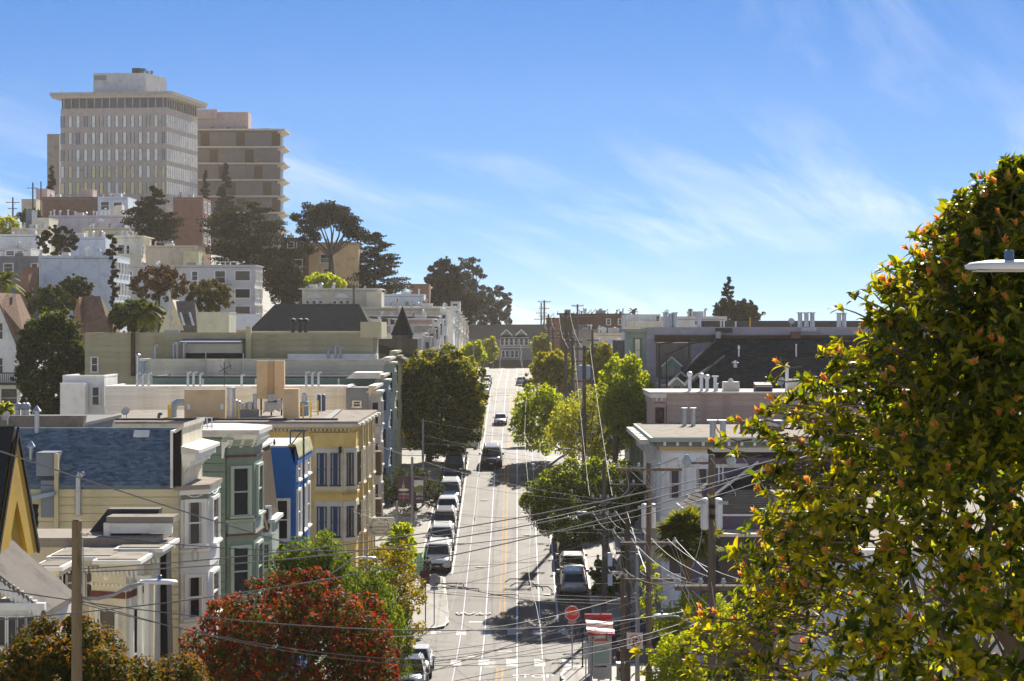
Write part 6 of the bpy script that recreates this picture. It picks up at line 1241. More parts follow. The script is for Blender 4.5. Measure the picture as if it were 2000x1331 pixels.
def tiers(name, label, box, d, lm, n, size, seed, shape, nb=60, trunk=0.5, flat=0.28, bare=0.0, basex=None, cat='tree', droop=0.0, lean=0.0):
    x0, y0, x1, y1 = box; cx = PX((x0+x1)/2, d); zt, zb = PZ(y0, d), PZ(y1, d); rx = (x1-x0)/2*d/FPX; bx = cx if basex is None else PX(basex, d)
    g = min(GZ(bx, d)+0.1, zb-0.5); h = thing(name, label, cat, (bx, d, g)); rng = random.Random(seed); cl = []; B = MB()
    for i in range(nb):
        t = (i+rng.random())/nb; L_ = rx*shape(t)*rng.uniform(0.6, 1.08); a = rng.uniform(0, 2*math.pi); z = zb+(zt-zb)*t
        ax = bx+(cx+lean*rx*t-bx)*t; tip = Vector((ax+math.cos(a)*L_, d+math.sin(a)*L_*0.85, z+L_*(0.10-droop)))
        for f, s_ in ((0.95, 0.20), (0.70, 0.26), (0.42, 0.24)):
            q = Vector((ax, d, z))*(1-f)+tip*f; r_ = max(L_*s_, rx*0.08); cl.append((q.x, q.y, q.z, r_*1.3, r_*1.3, max(r_*flat*1.1, 0.2)))
        if i % 2 == 0: B.tube([(ax, d, z-L_*0.1), tip], [0.10, 0.03], 4, False)
    cl.append((bx+(cx+lean*rx-bx), d, zt-0.4, rx*0.10, rx*0.10, (zt-zb)*0.05))
    add_crown(h, cl, n, size, lm, seed, elong=0.5)
    B.build('limbs', 'barkdark', h)
    MB().tube([(bx, d, g-0.5), (bx+(cx-bx)*0.5, d, (g+zt)/2), (cx+lean*rx, d, zt-0.3)], [trunk, trunk*0.65, trunk*0.1], 8).build('trunk', 'barkdark', h, True)
    return h
tiers('cypress_tree', 'big spreading dark cypress below the second tower', (396, 397, 580, 570), 335, 'lf_conifer', 15000, 0.5, 60, lambda t: (0.75+0.35*math.sin(t*2.6))*(1-t**4)**0.5, 70, 0.6, 0.30, basex=480)
tiers('cypress_tree', 'wide layered cypress on the skyline right of the umbrella pine', (648, 456, 818, 580), 355, 'lf_conifer', 15000, 0.5, 61, lambda t: 1.05*(1-t)**0.75+0.05, 80, 0.6, 0.25, basex=730)
tiers('hill_conifer', 'feathery olive-brown conifer in front of the brick tower block', (247, 365, 350, 495), 350, 'lf_conifer', 11000, 0.5, 62, lambda t: (0.85+0.2*math.sin(t*3))*(1-t**3)**0.6, 60, 0.4, 0.5)
tiers('spruce_tree', 'pointed hazy spruce between the two towers', (415, 320, 468, 425), 460, 'lf_conifer', 6500, 0.6, 63, lambda t: 1-t*0.96, 60, 0.4, 0.45)
tiers('spruce_tree', 'small hazy spruce at the foot of the second tower', (386, 335, 416, 400), 470, 'lf_conifer', 2500, 0.6, 64, lambda t: 1-t*0.9, 40, 0.3, 0.45)
tiers('spruce_tree', 'dark spruce against the slab block left of the tower', (88, 325, 114, 392), 455, 'lf_conifer', 2500, 0.6, 65, lambda t: 1-t*0.85, 40, 0.3, 0.45)
tiers('skinny_tree', 'skinny dark tree in front of the cream corner apartments', (203, 460, 238, 650), 256, 'lf_conifer', 3500, 0.35, 66, lambda t: 0.35+0.6*abs(math.sin(t*9)), 46, 0.15, 0.6)
tiers('lone_skyline_tree', 'lone ragged conifer on the right skyline', (1396, 543, 1446, 615), 330, 'lf_conifer', 2600, 0.45, 67, lambda t: (1-t)**0.6*(0.55+0.5*abs(math.sin(t*7))), 36, 0.25, 0.5, lean=0.1)
tiers('lone_skyline_tree', 'thin sapling conifer just right of the lone skyline tree', (1440, 590, 1492, 635), 332, 'lf_conifer', 1500, 0.45, 68, lambda t: (1-t)*0.9+0.1, 24, 0.15, 0.5)
def umbrella_pine():
    d = 340.0; bx = PX(647, d); g = GZ(bx, d); h = thing('umbrella_pine', 'tall umbrella pine with forked bare trunk on the skyline', 'tree', (bx, d, g))
    f = P(647, 498, d); tips = [(598, 440), (612, 412), (640, 404), (668, 412), (690, 432), (694, 452), (628, 432), (655, 425), (606, 462), (676, 440), (700, 458), (590, 428)]
    rng = random.Random(9); cl = []; B = MB()
    for i, (x, y) in enumerate(tips):
        q = P(x, y, d+rng.uniform(-1, 5)); r_ = rng.uniform(1.3, 1.9); cl.append((q.x, q.y, q.z, r_*1.15, r_*1.2, r_*0.72))
        for _ in range(3): cl.append((q.x+rng.uniform(-1.6, 1.6), q.y+rng.uniform(-1.5, 1.5), q.z+rng.uniform(-0.8, 0.9), r_*0.6, r_*0.6, r_*0.45))
        e = f+(q-f)*0.5+Vector((rng.uniform(-.5, .5), 0, -0.5)); B.tube([f, e, q], [0.26, 0.14, 0.03], 6)
    cl += [(P(x, y, d).x, d, P(x, y, d).z, 1.8, 1.8, 1.2) for x, y in ((625, 415), (650, 412), (675, 425))]
    q = P(600, 488, d); cl.append((q.x, q.y, q.z, 1.9, 1.5, 0.8)); B.tube([f-Vector((0, 0, .6)), P(620, 480, d), q], [0.28, 0.15, 0.05], 6)
    add_crown(h, cl, 9000, 0.5, 'lf_conifer', 9); B.build('limbs', 'bark', h, True)
    MB().tube([(bx, d, g-0.5), P(648, 540, d), f], [0.75, 0.6, 0.42], 10).build('trunk', 'bark', h, True)
umbrella_pine()
def palm(name, label, c, d, R_, nf, m, fan=False, seed=0, hang=0.6):
    q = P(c[0], c[1], d); g = min(GZ(q.x, d)+0.1, q.z-1); h = thing(name, label, 'palm', (q.x, d, g)); rng = random.Random(seed); V = []; Fq = []
    o = Vector((q.x, d, g))
    for i in range(nf):
        a = rng.uniform(0, 2*math.pi); el = rng.uniform(-0.5, 1.25); L_ = R_*rng.uniform(0.8, 1.08); dv = Vector((math.cos(a)*math.cos(el), math.sin(a)*math.cos(el), math.sin(el)))
        side = dv.cross(Vector((0, 0, 1)))
        side = side.normalized() if side.length > .01 else Vector((1, 0, 0))
        if fan:
            hub = q+dv*L_*0.42; k0 = 13; up = side.cross(dv)
            for j in range(k0):
                t = (j/(k0-1)-0.5)*2.5; e = dv*math.cos(t)+side*math.sin(t); tip = hub+e*L_*0.58+Vector((0, 0, -hang*0.35*L_*abs(math.sin(t))-0.05)); w_ = side*math.cos(t)-dv*math.sin(t)
                b = len(V); V += [hub-o, hub+e*L_*0.3+w_*0.05*L_-o, tip-o, hub+e*L_*0.3-w_*0.05*L_-o]; Fq.append((b, b+1, b+2, b+3))
            b = len(V); V += [q-side*0.03-o, q+side*0.03-o, hub+side*0.02-o, hub-side*0.02-o]; Fq.append((b, b+1, b+2, b+3))
        else:
            pts = [q+dv*L_*t+Vector((0, 0, -hang*L_*t*t)) for t in np.linspace(0, 1, 12)]
            for j in range(1, 12):
                dd_ = (pts[j]-pts[j-1]).normalized()
                b = len(V); V += [pts[j-1]-side*0.03-o, pts[j-1]+side*0.03-o, pts[j]+side*0.02-o, pts[j]-side*0.02-o]; Fq.append((b, b+1, b+2, b+3))
                for s_ in (-1, 1):
                    for u in (0.0, 0.5):
                        p = pts[j-1]*(1-u)+pts[j]*u; l2 = L_*0.30*math.sin(math.pi*(0.12+0.85*j/12)); e = (side*s_*0.85+dd_*0.55+Vector((0, 0, -0.35))).normalized()
                        b = len(V); V += [p-o, p+e*l2*0.5+dd_*0.04*L_-o, p+e*l2-o, p+e*l2*0.5-dd_*0.04*L_-o]; Fq.append((b, b+1, b+2, b+3))
    npmesh('fronds', np.array([tuple(v) for v in V]), np.array(Fq), m, h)
    MB().tube([(q.x, d, g-0.3), (q.x, d, (g+q.z)/2), (q.x, d, q.z)], [0.26, 0.2, 0.22], 9).build('trunk', 'bark', h)
    return h
palm('feather_palm', 'feathery palm between the two steep brown roofs', (283, 610), 224, 3.0, 34, 'lf_palm', False, 70)
palm('feather_palm', 'palm fronds at the left edge above the white gabled house', (4, 548), 218, 2.9, 26, 'lf_palm', False, 71)
palm('fan_palm', 'fan palm with green crown beside the transformer pole', (1340, 1058), 87, 1.75, 95, 'lf_palm', True, 72)
palm('skyline_palm', 'tiny palm tuft on the roofs of the right skyline', (1238, 609), 300, 1.2, 14, 'lf_conifer', False, 73, 0.4)
# ------------------------------------------------------------------ the big broad-leaved tree in front, right
def near_tree():
    ax, ay = 4.65, 18.5; g = GZ(ax, ay)+0.1
    h = thing('broadleaf_tree', 'large broad-leaved tree with orange young shoots filling the right foreground', 'tree', (ax, ay, g))
    zs = [-4.4, -3.5, -2.7, -1.7, -0.75, 0.0, 0.45, 0.9, 1.25, 1.52]; rs = [2.3, 2.65, 2.65, 2.5, 2.0, 1.44, 1.28, 0.92, 0.58, 0.12]
    rng = random.Random(4); nrg = np.random.default_rng(4)
    # one bent, folded leaf: base at origin, along +Y, face up
    prof = [(0.0, 0.02), (0.18, 0.15), (0.45, 0.21), (0.72, 0.15), (0.92, 0.05), (1.0, 0.0)]
    lv, lf = [], []
    for i, (t, w_) in enumerate(prof):
        z = 0.10*math.sin(t*2.4)-0.16*t*t
        lv += [(-w_, t, z+w_*0.35), (0, t, z), (w_, t, z+w_*0.35)]
    for i in range(5):
        a = i*3; lf += [(a, a+1, a+4, a+3), (a+1, a+2, a+5, a+4)]
    LV = np.array(lv); LF = np.array(lf)
    leaves = []           # (matrix 3x3, origin, tint)
    tufts = []
    tries = 0
    while len(tufts) < 6800 and tries < 400000:
        tries += 1
        z = rng.uniform(-4.2, 1.55); a = rng.uniform(0, 2*math.pi); rmax = float(np.interp(z, zs, rs))*(1+0.12*math.sin(3*a+z*2.3)+0.09*math.sin(7*a-z*4)+0.06*math.sin(13*a+z*9)+0.06*math.sin(5.4*z+2*a))*(1+(0.10*rng.random() if rng.random() < 0.25 else 0))
        f = 1-0.8*rng.random()**1.3; r_ = rmax*f
        if z < -1.3 and r_ < 1.75-(0.25*(z+1.3)) and rng.random() < 0.86: continue      # bare limbs under the crown
        if rng.random() > (rmax+0.3)/2.9: continue
        tufts.append((Vector((ax+r_*math.cos(a), ay+r_*math.sin(a)*0.9, z)), a, f))
    inner = []
    for p, a, f in tufts:
        outd = Vector((math.cos(a), math.sin(a), 0.55+0.25*(p.z > 0))).normalized()
        k = rng.randint(6, 10); young = f > 0.84 and rng.random() < 0.2; gold = f > (0.70 if p.x < ax-0.8 else 0.80) and rng.random() < (0.70 if p.x < ax-0.8 else 0.42)  # gold goes to outer and left tufts, painting the crown's sunlit edge
        axis = (outd+Vector((rng.uniform(-.5, .5), rng.uniform(-.5, .5), rng.uniform(-.2, .6)))).normalized(); s1 = axis.orthogonal().normalized(); s2 = axis.cross(s1)
        for j in range(k):
            t = 2*math.pi*(j/k)*1.9+rng.uniform(-.3, .3); spread = rng.uniform(0.55, 1.35)
            dv = (axis*math.cos(spread)+(s1*math.cos(t)+s2*math.sin(t))*math.sin(spread)); dv.z -= 0.18; dv.normalize()
            nrm = (axis-dv*axis.dot(dv)+Vector((rng.uniform(-.25, .25), rng.uniform(-.25, .25), rng.uniform(-.1, .3)))); sx = dv.cross(nrm)
            if sx.length < 1e-3: continue
            sx.normalize(); nz = sx.cross(dv); L_ = rng.uniform(0.07, 0.15)
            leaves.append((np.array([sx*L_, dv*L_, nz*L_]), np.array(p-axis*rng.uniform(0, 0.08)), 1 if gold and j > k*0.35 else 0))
        if young:
            for j in range(6):
                t = 2*math.pi*j/6; sp = rng.uniform(0.15, 0.6); dv = (axis*math.cos(sp)+(s1*math.cos(t)+s2*math.sin(t))*math.sin(sp)).normalized(); nrm = axis-dv*axis.dot(dv); sx = dv.cross(nrm if nrm.length > .01 else s1)
                sx = sx.normalized() if sx.length > 1e-3 else s1; L_ = rng.uniform(0.055, 0.10)
                leaves.append((np.array([sx*L_, dv*L_, sx.cross(dv)*L_]), np.array(p+axis*0.03), 2))
    o = np.array(origin_of(h))
    # nearest leaves on the camera side are leaves of their own, the rest joined
    def key(q): return (q[2] == 2)*9+q[1][1]+abs(q[1][0]-3.6)*0.25+(0 if -3.1 < q[1][2] < 1.5 else 9)+(q[1][0] > 4.6)*6
    order = sorted(range(len(leaves)), key=lambda i: key(leaves[i])); own = set(order[:300])
    me = {}
    for ti, mn in ((0, 'lf_near'), (1, 'lf_near_sunlit')):
        mm = bpy.data.meshes.new('leaf'); mm.from_pydata([tuple(v) for v in lv], [], lf); mm.materials.append(M[mn]); mm.shade_smooth(); me[ti] = mm
    for i in own:
        A, p, ti = leaves[i]; q = bpy.data.objects.new('leaf', me[ti]); C.objects.link(q); q.parent = h
        mt = Matrix.Identity(4)
        for c_ in range(3):
            for r_ in range(3): mt[r_][c_] = A[c_][r_]
        for r_ in range(3): mt[r_][3] = p[r_]-o[r_]
        q.matrix_local = mt
    for ti, mn, nm in ((0, 'lf_near', 'foliage'), (1, 'lf_near_sunlit', 'sunlit_tint_foliage'), (2, 'lf_shoot', 'young_shoots')):
        Vs, Fs = [], []; k = 0
        for i, (A, p, t_) in enumerate(leaves):
            if t_ != ti or i in own: continue
            Vs.append(LV@A+p-o); Fs.append(LF+k); k += len(LV)
        cr = npmesh(nm, np.concatenate(Vs), np.concatenate(Fs), mn, h); cr['kind'] = 'stuff'; cr.data.shade_smooth()
    # trunk and limbs
    B = MB(); top = Vector((ax+0.15, ay, -3.35))
    B.tube([(ax+0.1, ay, g-0.4), (ax+0.22, ay, -6.5), (ax+0.2, ay, -4.4), top], [0.30, 0.22, 0.17, 0.15], 10).build('trunk', 'barknear', h, True)
    Lm = MB()
    def grow(p, dv, ln, r_, dep):
        pts = [p]; rad = [r_]; d = dv.normalized()
        for s_ in range(4):
            d = (d+Vector((rng.uniform(-.28, .28), rng.uniform(-.28, .28), rng.uniform(-.12, .26)))).normalized(); pts.append(pts[-1]+d*ln/4); rad.append(r_*(1-0.17*(s_+1)))
        Lm.tube(pts, rad, 7 if dep < 2 else 5, False)
        if dep < 4:
            for q in range(3 if dep < 3 else 2):
                b = pts[rng.choice((2, 3, 4))]; e = (d+Vector((rng.uniform(-.9, .9), rng.uniform(-.9, .9), rng.uniform(-.35, .7)))).normalized(); grow(b, e, ln*rng.uniform(0.55, 0.8), r_*0.42, dep+1)
    for i in range(9):
        a = 2*math.pi*i/9+0.4; grow(top-Vector((0, 0, rng.uniform(-0.1, 1.1))), Vector((math.cos(a)*1.15, math.sin(a)*1.15, rng.uniform(0.25, 1.0))), rng.uniform(1.3, 1.8), 0.085, 0)
    grow(top, Vector((0.05, 0, 1)), 1.7, 0.12, 1); grow(top, Vector((-0.35, -0.1, 1)), 1.5, 0.10, 1)
    for i, (p, a, f) in enumerate(tufts):             # a twig behind every outer leaf tuft
        if f < 0.78: continue
        q = p+Vector((ax-p.x, ay-p.y, -0.55*abs(rng.gauss(0, 1)))).normalized()*rng.uniform(0.18, 0.34); Lm.tube([q, (p+q)/2+Vector((rng.uniform(-.03, .03), rng.uniform(-.03, .03), rng.uniform(-.04, .02))), p], [0.011, 0.008, 0.005], 3, False)
    Lm.build('limbs', 'barknear', h, True)
mat('barknear', (0.17, 0.13, 0.09), 0.85, 0.25, 5, 0.5, 25)
near_tree()
# ------------------------------------------------------------------ utility poles, lamps, wires
def crossarm(h, x, y, z, half, along=0.0, pins=4, m='polewood', dbl=False, brace=True):
    B = MB(); B.box(x-half, x+half, y-0.16, y-0.06, z-0.06, z+0.06)
    if dbl: B.box(x-half, x+half, y+0.06, y+0.16, z-0.06, z+0.06)
    o = B.build('crossarm', m, h)
    if brace: MB().tube([(x-half*0.55, y-0.17, z-0.06), (x, y-0.17, z-half*0.55), (x+half*0.55, y-0.17, z-0.06)], 0.02, 4).build('brace', 'greymetal', o)
    for i in range(pins):
        u = x-half*0.92+2*half*0.92*i/(pins-1)
        if abs(u-x) < 0.1: continue
        MB().lathe((u, y-0.11, z+0.06), [(0.02, 0), (0.02, 0.06), (0.07, 0.07), (0.075, 0.12), (0.045, 0.15), (0.05, 0.19), (0.01, 0.21)], 8).build('insulator', 'porcelain', o)
    return o
def lamp_head(h, p, dx, ln=0.62, arm=None, name='lamp_head'):
    s_ = 1 if dx > 0 else -1; p = Vector(p)
    sec = [(0.0, 0.035, 0.04), (0.12, 0.07, 0.05), (0.3, 0.13, 0.06), (0.75, 0.14, 0.055), (0.95, 0.11, 0.04), (1.0, 0.04, 0.02)]
    B = MB(); k = 10
    for t, wy, hz in sec:
        for j in range(k):
            a = 2*math.pi*j/k; B.v.append((p.x+s_*t*ln, p.y+wy*math.cos(a), p.z+hz*(math.sin(a) if math.sin(a) > 0 else 0.35*math.sin(a))))
    for i in range(len(sec)-1):
        for j in range(k): B.f.append((i*k+j, i*k+(j+1) % k, (i+1)*k+(j+1) % k, (i+1)*k+j))
    B.f += [tuple(range(k)), tuple(range((len(sec)-1)*k, len(sec)*k))]
    o = B.build(name, 'whitemetal', h, True)
    MB().lathe((p.x+s_*ln*0.52, p.y, p.z+0.05), [(0.035, 0), (0.035, 0.07), (0.02, 0.08)], 8).build('photocell', 'bluemetal', o)
    MB().box(min(p.x+s_*ln*0.35, p.x+s_*ln*0.9), max(p.x+s_*ln*0.35, p.x+s_*ln*0.9), p.y-0.09, p.y+0.09, p.z-0.026, p.z-0.018).build('lens', 'lightgrey', o)
    if arm: MB().tube(arm, 0.028, 7).build('lamp_arm', 'greymetal', h, True)
    return o
def cans(h, x, y, z0, z1, r_, off, m='whitemetal'):
    for s_ in (-1, 1):
        c = MB().lathe((x+s_*off, y+0.05, z0), [(r_*0.8, 0), (r_, 0.05), (r_, z1-z0-0.05), (r_*0.9, z1-z0), (r_*0.3, z1-z0+0.03)], 12).build('transformer', m, h)
        MB().tube([(x+s_*off, y-0.05, z1-0.1), (x+s_*(off+r_+0.14), y-0.05, z1-0.1)], 0.05, 6).build('bushing', 'porcelain', c)
def pole(name, label, xpx, d, ytop, m='polewood', r0=0.16, r1=0.11, group=None, arms=(), gx=None):
    x = PX(xpx, d); g = GZ(x, d)+(0.14 if -12 < x < 12 else -0.1); zt = PZ(ytop, d)
    h = thing(name, label, 'utility pole' if 'wood' in m else 'pole', (x, d, g), group)
    MB().lathe((x, d, g), [(r0, -0.2), (r0*0.97, 0.3), (r1, zt-g), (r1*0.6, zt-g+0.03)], 12).build('shaft', m, h, False)
    for y, half, pins, dbl in arms: crossarm(h, x, d, PZ(y, d), half, 0, pins, m, dbl)
    return h, x, g, zt
hw, xw, gw, zw = pole('wooden_lamp_pole', 'weathered wooden pole with a street lamp arm in front of the victorian houses', 150, 34, 1018, 'polewoodgreen', 0.12, 0.085)
lamp_head(hw, P(274, 1138, 34), 1, 0.64, [P(160, 1168, 34), P(190, 1170, 34), P(222, 1163, 34), P(250, 1147, 34), P(278, 1139, 34)])
MB().tube([P(160, 1160, 33.8), P(163, 1100, 33.8), P(161, 1050, 33.8)], 0.012, 5).build('conduit', 'greymetal', hw)
MB().tube([P(158, 1040, 33.9), P(166, 1044, 33.9), P(174, 1041, 33.9), P(170, 1047, 33.9), P(160, 1046, 33.9)], 0.012, 5).build('cable_clamp', 'offwhite', hw)
ha, xa_, ga_, za_ = pole('wooden_utility_pole', 'nearest right-hand utility pole with two white transformers beside the big tree', 1390, 54, 890, 'polewood', 0.15, 0.09, None, ((1148, 1.0, 4, True),))
cans(ha, xa_, 54, PZ(1035, 54), PZ(975, 54), 0.13, 0.17)
B = MB().tube([P(1345, 905, 53.9), P(1436, 905, 53.9)], 0.035, 6); B.build('top_arm', 'polewood', ha)
for x in (1342, 1428): MB().lathe(P(x, 900, 53.85), [(0.02, -0.2), (0.11, -0.1), (0.14, 0.0), (0.10, 0.08), (0.05, 0.16)], 10).build('insulator', 'porcelain', ha)
for y in (985, 1005): MB().box(xa_-0.075, xa_+0.075, 53.86, 53.9, PZ(y+8, 54), PZ(y, 54)).build('number_plate', 'black', ha)
MB().lathe((xa_, 54, PZ(968, 54)), [(0.115, -0.03), (0.115, 0.03)], 10).build('yellow_band', 'ochre', ha)
lamp_head(ha, P(1312, 1203, 53.8), -1, 0.5, [P(1385, 1222, 53.9), P(1360, 1221, 53.8), P(1340, 1213, 53.8), P(1325, 1205, 53.8), P(1308, 1203, 53.8)])
cl_ = MB().lathe(P(1360, 1288, 53.5), [(0.12, -0.28), (0.2, -0.2), (0.2, 0.18), (0.12, 0.24)], 10).build('splice_box', 'greymetal', ha)
hb_, xb_, gb_, zb_ = pole('wooden_utility_pole', 'second right-hand utility pole with double crossarms and paired white cans', 1267, 81, 905, 'polewood', 0.145, 0.095, None, ((917, 1.35, 4, False), (1062, 1.15, 3, True), (1133, 1.0, 3, False)))
cans(hb_, xb_, 81, PZ(1032, 81), PZ(985, 81), 0.12, 0.18)
hc_, xc_, gc_, zc_ = pole('wooden_utility_pole', 'third utility pole, dark, just behind the no-turn sign', 1226, 99, 918, 'polewooddark', 0.15, 0.10, None, ((948, 0.9, 4, False), (1043, 0.8, 4, False), (1080, 0.6, 3, False)))
hd_, xd_, gd_, zd_ = pole('wooden_utility_pole', 'fourth utility pole standing at the far corner of the crossing', 1180, 123, 900, 'polewooddark', 0.16, 0.11, None, ((975, 0.75, 4, False), (1006, 0.75, 4, False), (1036, 0.7, 3, False)))
lamp_head(hd_, P(1147, 1001, 122.8), -1, 0.68, [P(1178, 1010, 122.9), P(1165, 1009, 122.9), P(1155, 1003, 122.9), P(1145, 1001, 122.8)])
for y0, y1 in ((1080, 1106), (1121, 1144)): MB().box(PX(1187, 122.6), PX(1196, 122.6), 122.5, 122.75, PZ(y1, 122.6), PZ(y0, 122.6)).build('cabinet', 'whitemetal', hd_)
MB().box(PX(1184, 122.6), PX(1200, 122.6), 122.45, 122.8, PZ(1120, 122.6), PZ(1107, 122.6)).build('bracket_box', 'darkmetal', hd_)
h2, x2, g2, z2 = pole('short_wooden_pole', 'short pale wooden pole with diagonal braces left of the dark pole', 1216, 97, 1112, 'polewood', 0.11, 0.10)
MB().tube([P(1216, 1118, 96.9), P(1232, 1138, 96.9)], 0.05, 5).tube([P(1216, 1118, 96.9), P(1204, 1132, 96.9)], 0.05, 5).build('brace', 'lightgrey', h2)
MB().box(PX(1195, 96.8), PX(1216, 96.8), 96.75, 96.8, PZ(1122, 96.8), PZ(1116, 96.8)).build('street_name_plate', 'signwhite', h2)
text_mesh('Carl', 0.15, 'black', 'lettering', h2, fmat(Fr((0, 96.75, 0), 0), PX(1205.5, 96.8), PZ(1119, 96.8), 0.004), 0.002)
hs_, xs_, gs_, zs_ = pole('steel_pole', 'grey steel pole carrying the no right turn sign', 1245, 95, 1083, 'greymetal', 0.12, 0.10)
h3, x3, g3, z3 = pole('wooden_utility_pole', 'utility pole with two pale transformers above the olive tree', 1141, 157, 676, 'polewooddark', 0.2, 0.13, None, ((682, 0.9, 4, False), (745, 0.8, 3, False), (848, 0.7, 3, False)))
cans(h3, x3, 157, PZ(740, 157), PZ(714, 157), 0.2, 0.3, 'bluegrey')
lamp_head(h3, P(1114, 877, 156.6), -1, 0.62, [P(1140, 882, 156.8), P(1128, 881, 156.7), P(1120, 878, 156.6), P(1112, 877, 156.6)])
pole('wooden_utility_pole', 'dark utility pole rising out of the amber tree', 1119, 190, 660, 'polewooddark', 0.2, 0.14, None, ((706, 1.0, 4, False), (668, 0.9, 4, False)))
pole('wooden_utility_pole', 'tall dark utility pole with insulator balls on the skyline gap', 1105, 222, 608, 'polewooddark', 0.22, 0.15, None, ((613, 1.0, 2, False), (655, 1.0, 4, False)))
pole('wooden_utility_pole', 'slim utility pole with bushy top right of the skyline gap', 1128, 300, 595, 'polewooddark', 0.2, 0.14, None, ((598, 0.9, 5, False),))
pole('wooden_utility_pole', 'tallest of the clustered far poles with an H crossarm', 1063, 396, 587, 'polewooddark', 0.22, 0.16, None, ((590, 1.3, 4, False), (603, 1.0, 4, False), (618, 1.1, 4, False)))
pole('wooden_utility_pole', 'left pole of the clustered far poles', 1057, 440, 592, 'polewooddark', 0.22, 0.16, None, ((612, 1.2, 4, False), (624, 1.6, 5, False)))
pole('wooden_utility_pole', 'right pole of the clustered far poles', 1071, 345, 614, 'polewooddark', 0.2, 0.15, None, ((622, 1.1, 4, False), (636, 1.4, 5, False), (650, 1.0, 4, False)))
pole('wooden_utility_pole', 'pole below the clustered far poles with a pale transformer', 1080, 300, 640, 'polewooddark', 0.2, 0.14, None, ((646, 1.0, 4, False), (660, 1.0, 4, False)))
pole('wooden_utility_pole', 'pole standing in front of the tan flat house', 1157, 240, 645, 'polewooddark', 0.16, 0.12, None, ((665, 0.7, 4, False),))
pole('hill_utility_pole', 'crossarmed utility pole on the hilltop at the left edge', 25, 380, 386, 'polewooddark', 0.2, 0.14, None, ((396, 1.3, 4, False), (408, 0.9, 3, False)))
pole('hill_utility_pole', 'utility pole with tilted arms on the hill left of the tower', 64, 384, 357, 'polewooddark', 0.2, 0.14, None, ((368, 1.1, 4, False),))
pole('hill_utility_pole', 'plain thin pole on the hill just left of the tower', 80, 386, 355, 'polewooddark', 0.16, 0.12)
pole('street_utility_pole', 'wooden pole in front of the cream pedimented house', 691, 280, 556, 'polewood', 0.2, 0.14, None, ((560, 1.0, 4, False),))
pole('steel_pole', 'tall grey steel pole before the large dark tree', 826, 160, 820, 'greymetal', 0.11, 0.08)
hp_, xp_, gp_, zp_ = pole('banner_pole', 'grey steel pole carrying two school banners', 805, 150, 893, 'greymetal', 0.12, 0.09)
pole('steel_post', 'short grey steel post left of the young green tree', 775, 142, 980, 'greymetal', 0.10, 0.09)
pole('far_steel_pole', 'pale steel pole before the far domed tree', 925, 330, 668, 'greymetal', 0.12, 0.1)
# banners
for s_, x0, x1 in ((-1, 777, 802.5), (1, 808, 830)):
    d = 149.8; a, b_ = P(x0, 983, d), P(x1, 931, d); F = Fr((0, d, 0), 0)
    q = thing('banner', ('left purple banner with a ballet dancer' if s_ < 0 else 'right purple banner with a blue and green picture')+' on the steel pole', 'banner', (b_.x if s_ < 0 else a.x, d, a.z))
    MB().box(a.x, b_.x, d, d+0.012, a.z, b_.z).build('cloth', 'bannerpurple', q)
    MB().tube([(a.x-0.02, d+.03, b_.z), (b_.x+0.05, d+.03, b_.z)], 0.015, 5).tube([(a.x-0.02, d+.03, a.z), (b_.x+0.05, d+.03, a.z)], 0.015, 5).build('rod', 'greymetal', q)
    cu = (a.x+b_.x)/2; w_ = b_.x-a.x; hh = b_.z-a.z
    if s_ < 0:
        ell = lambda u, v, ru, rv, n_: MB().add([F.p(u+ru*math.cos(2*math.pi*i/16), v+rv*math.sin(2*math.pi*i/16), n_) for i in range(16)], [tuple(range(16))])
        ell(cu-0.05, a.z+hh*0.50, 0.40, 0.10, 0.004).build('tutu', 'white', q); ell(cu-0.08, a.z+hh*0.62, 0.10, 0.20, 0.006).build('dancer_body', 'pink', q); ell(cu-0.08, a.z+hh*0.76, 0.045, 0.06, 0.006).build('dancer_head', 'pink', q)
        MB().tube([F.p(cu-0.08, a.z+hh*0.68, .006), F.p(cu-0.06, a.z+hh*0.92, .006)], 0.018, 4).tube([F.p(cu-0.02, a.z+hh*0.46, .006), F.p(cu-0.06, a.z+hh*0.08, .006)], 0.022, 4).build('dancer_limb', 'pink', q)
        text_mesh('A SMALL', 0.22, 'signwhite', 'lettering', q, fmat(F, cu, a.z+hh*0.33, 0.008), 0.002, sx=0.9); text_mesh('SCHOOL', 0.22, 'signorange', 'lettering', q, fmat(F, cu, a.z+hh*0.20, 0.008), 0.002, sx=0.9)
    else:
        MB().fb(F, a.x+0.02, b_.x-0.12, a.z+hh*0.60, a.z+hh*0.86, 0.002, 0.005).build('sky_picture', 'iceblue', q); MB().add([F.p(a.x+0.02, a.z+hh*0.40, .004), F.p(b_.x-0.12, a.z+hh*0.42, .004), F.p(b_.x-0.12, a.z+hh*0.64, .0055), F.p(a.x+w_*0.5, a.z+hh*0.68, .0055), F.p(a.x+0.02, a.z+hh*0.56, .0055)], [(0, 1, 2, 3, 4)]).build('meadow_picture', 'meadow', q)
        text_mesh('BIG', 0.34, 'signwhite', 'lettering', q, fmat(F, cu+0.02, a.z+hh*0.34, 0.008), 0.002); text_mesh('ARTS', 0.22, 'signwhite', 'lettering', q, fmat(F, cu+0.02, a.z+hh*0.17, 0.008), 0.002)
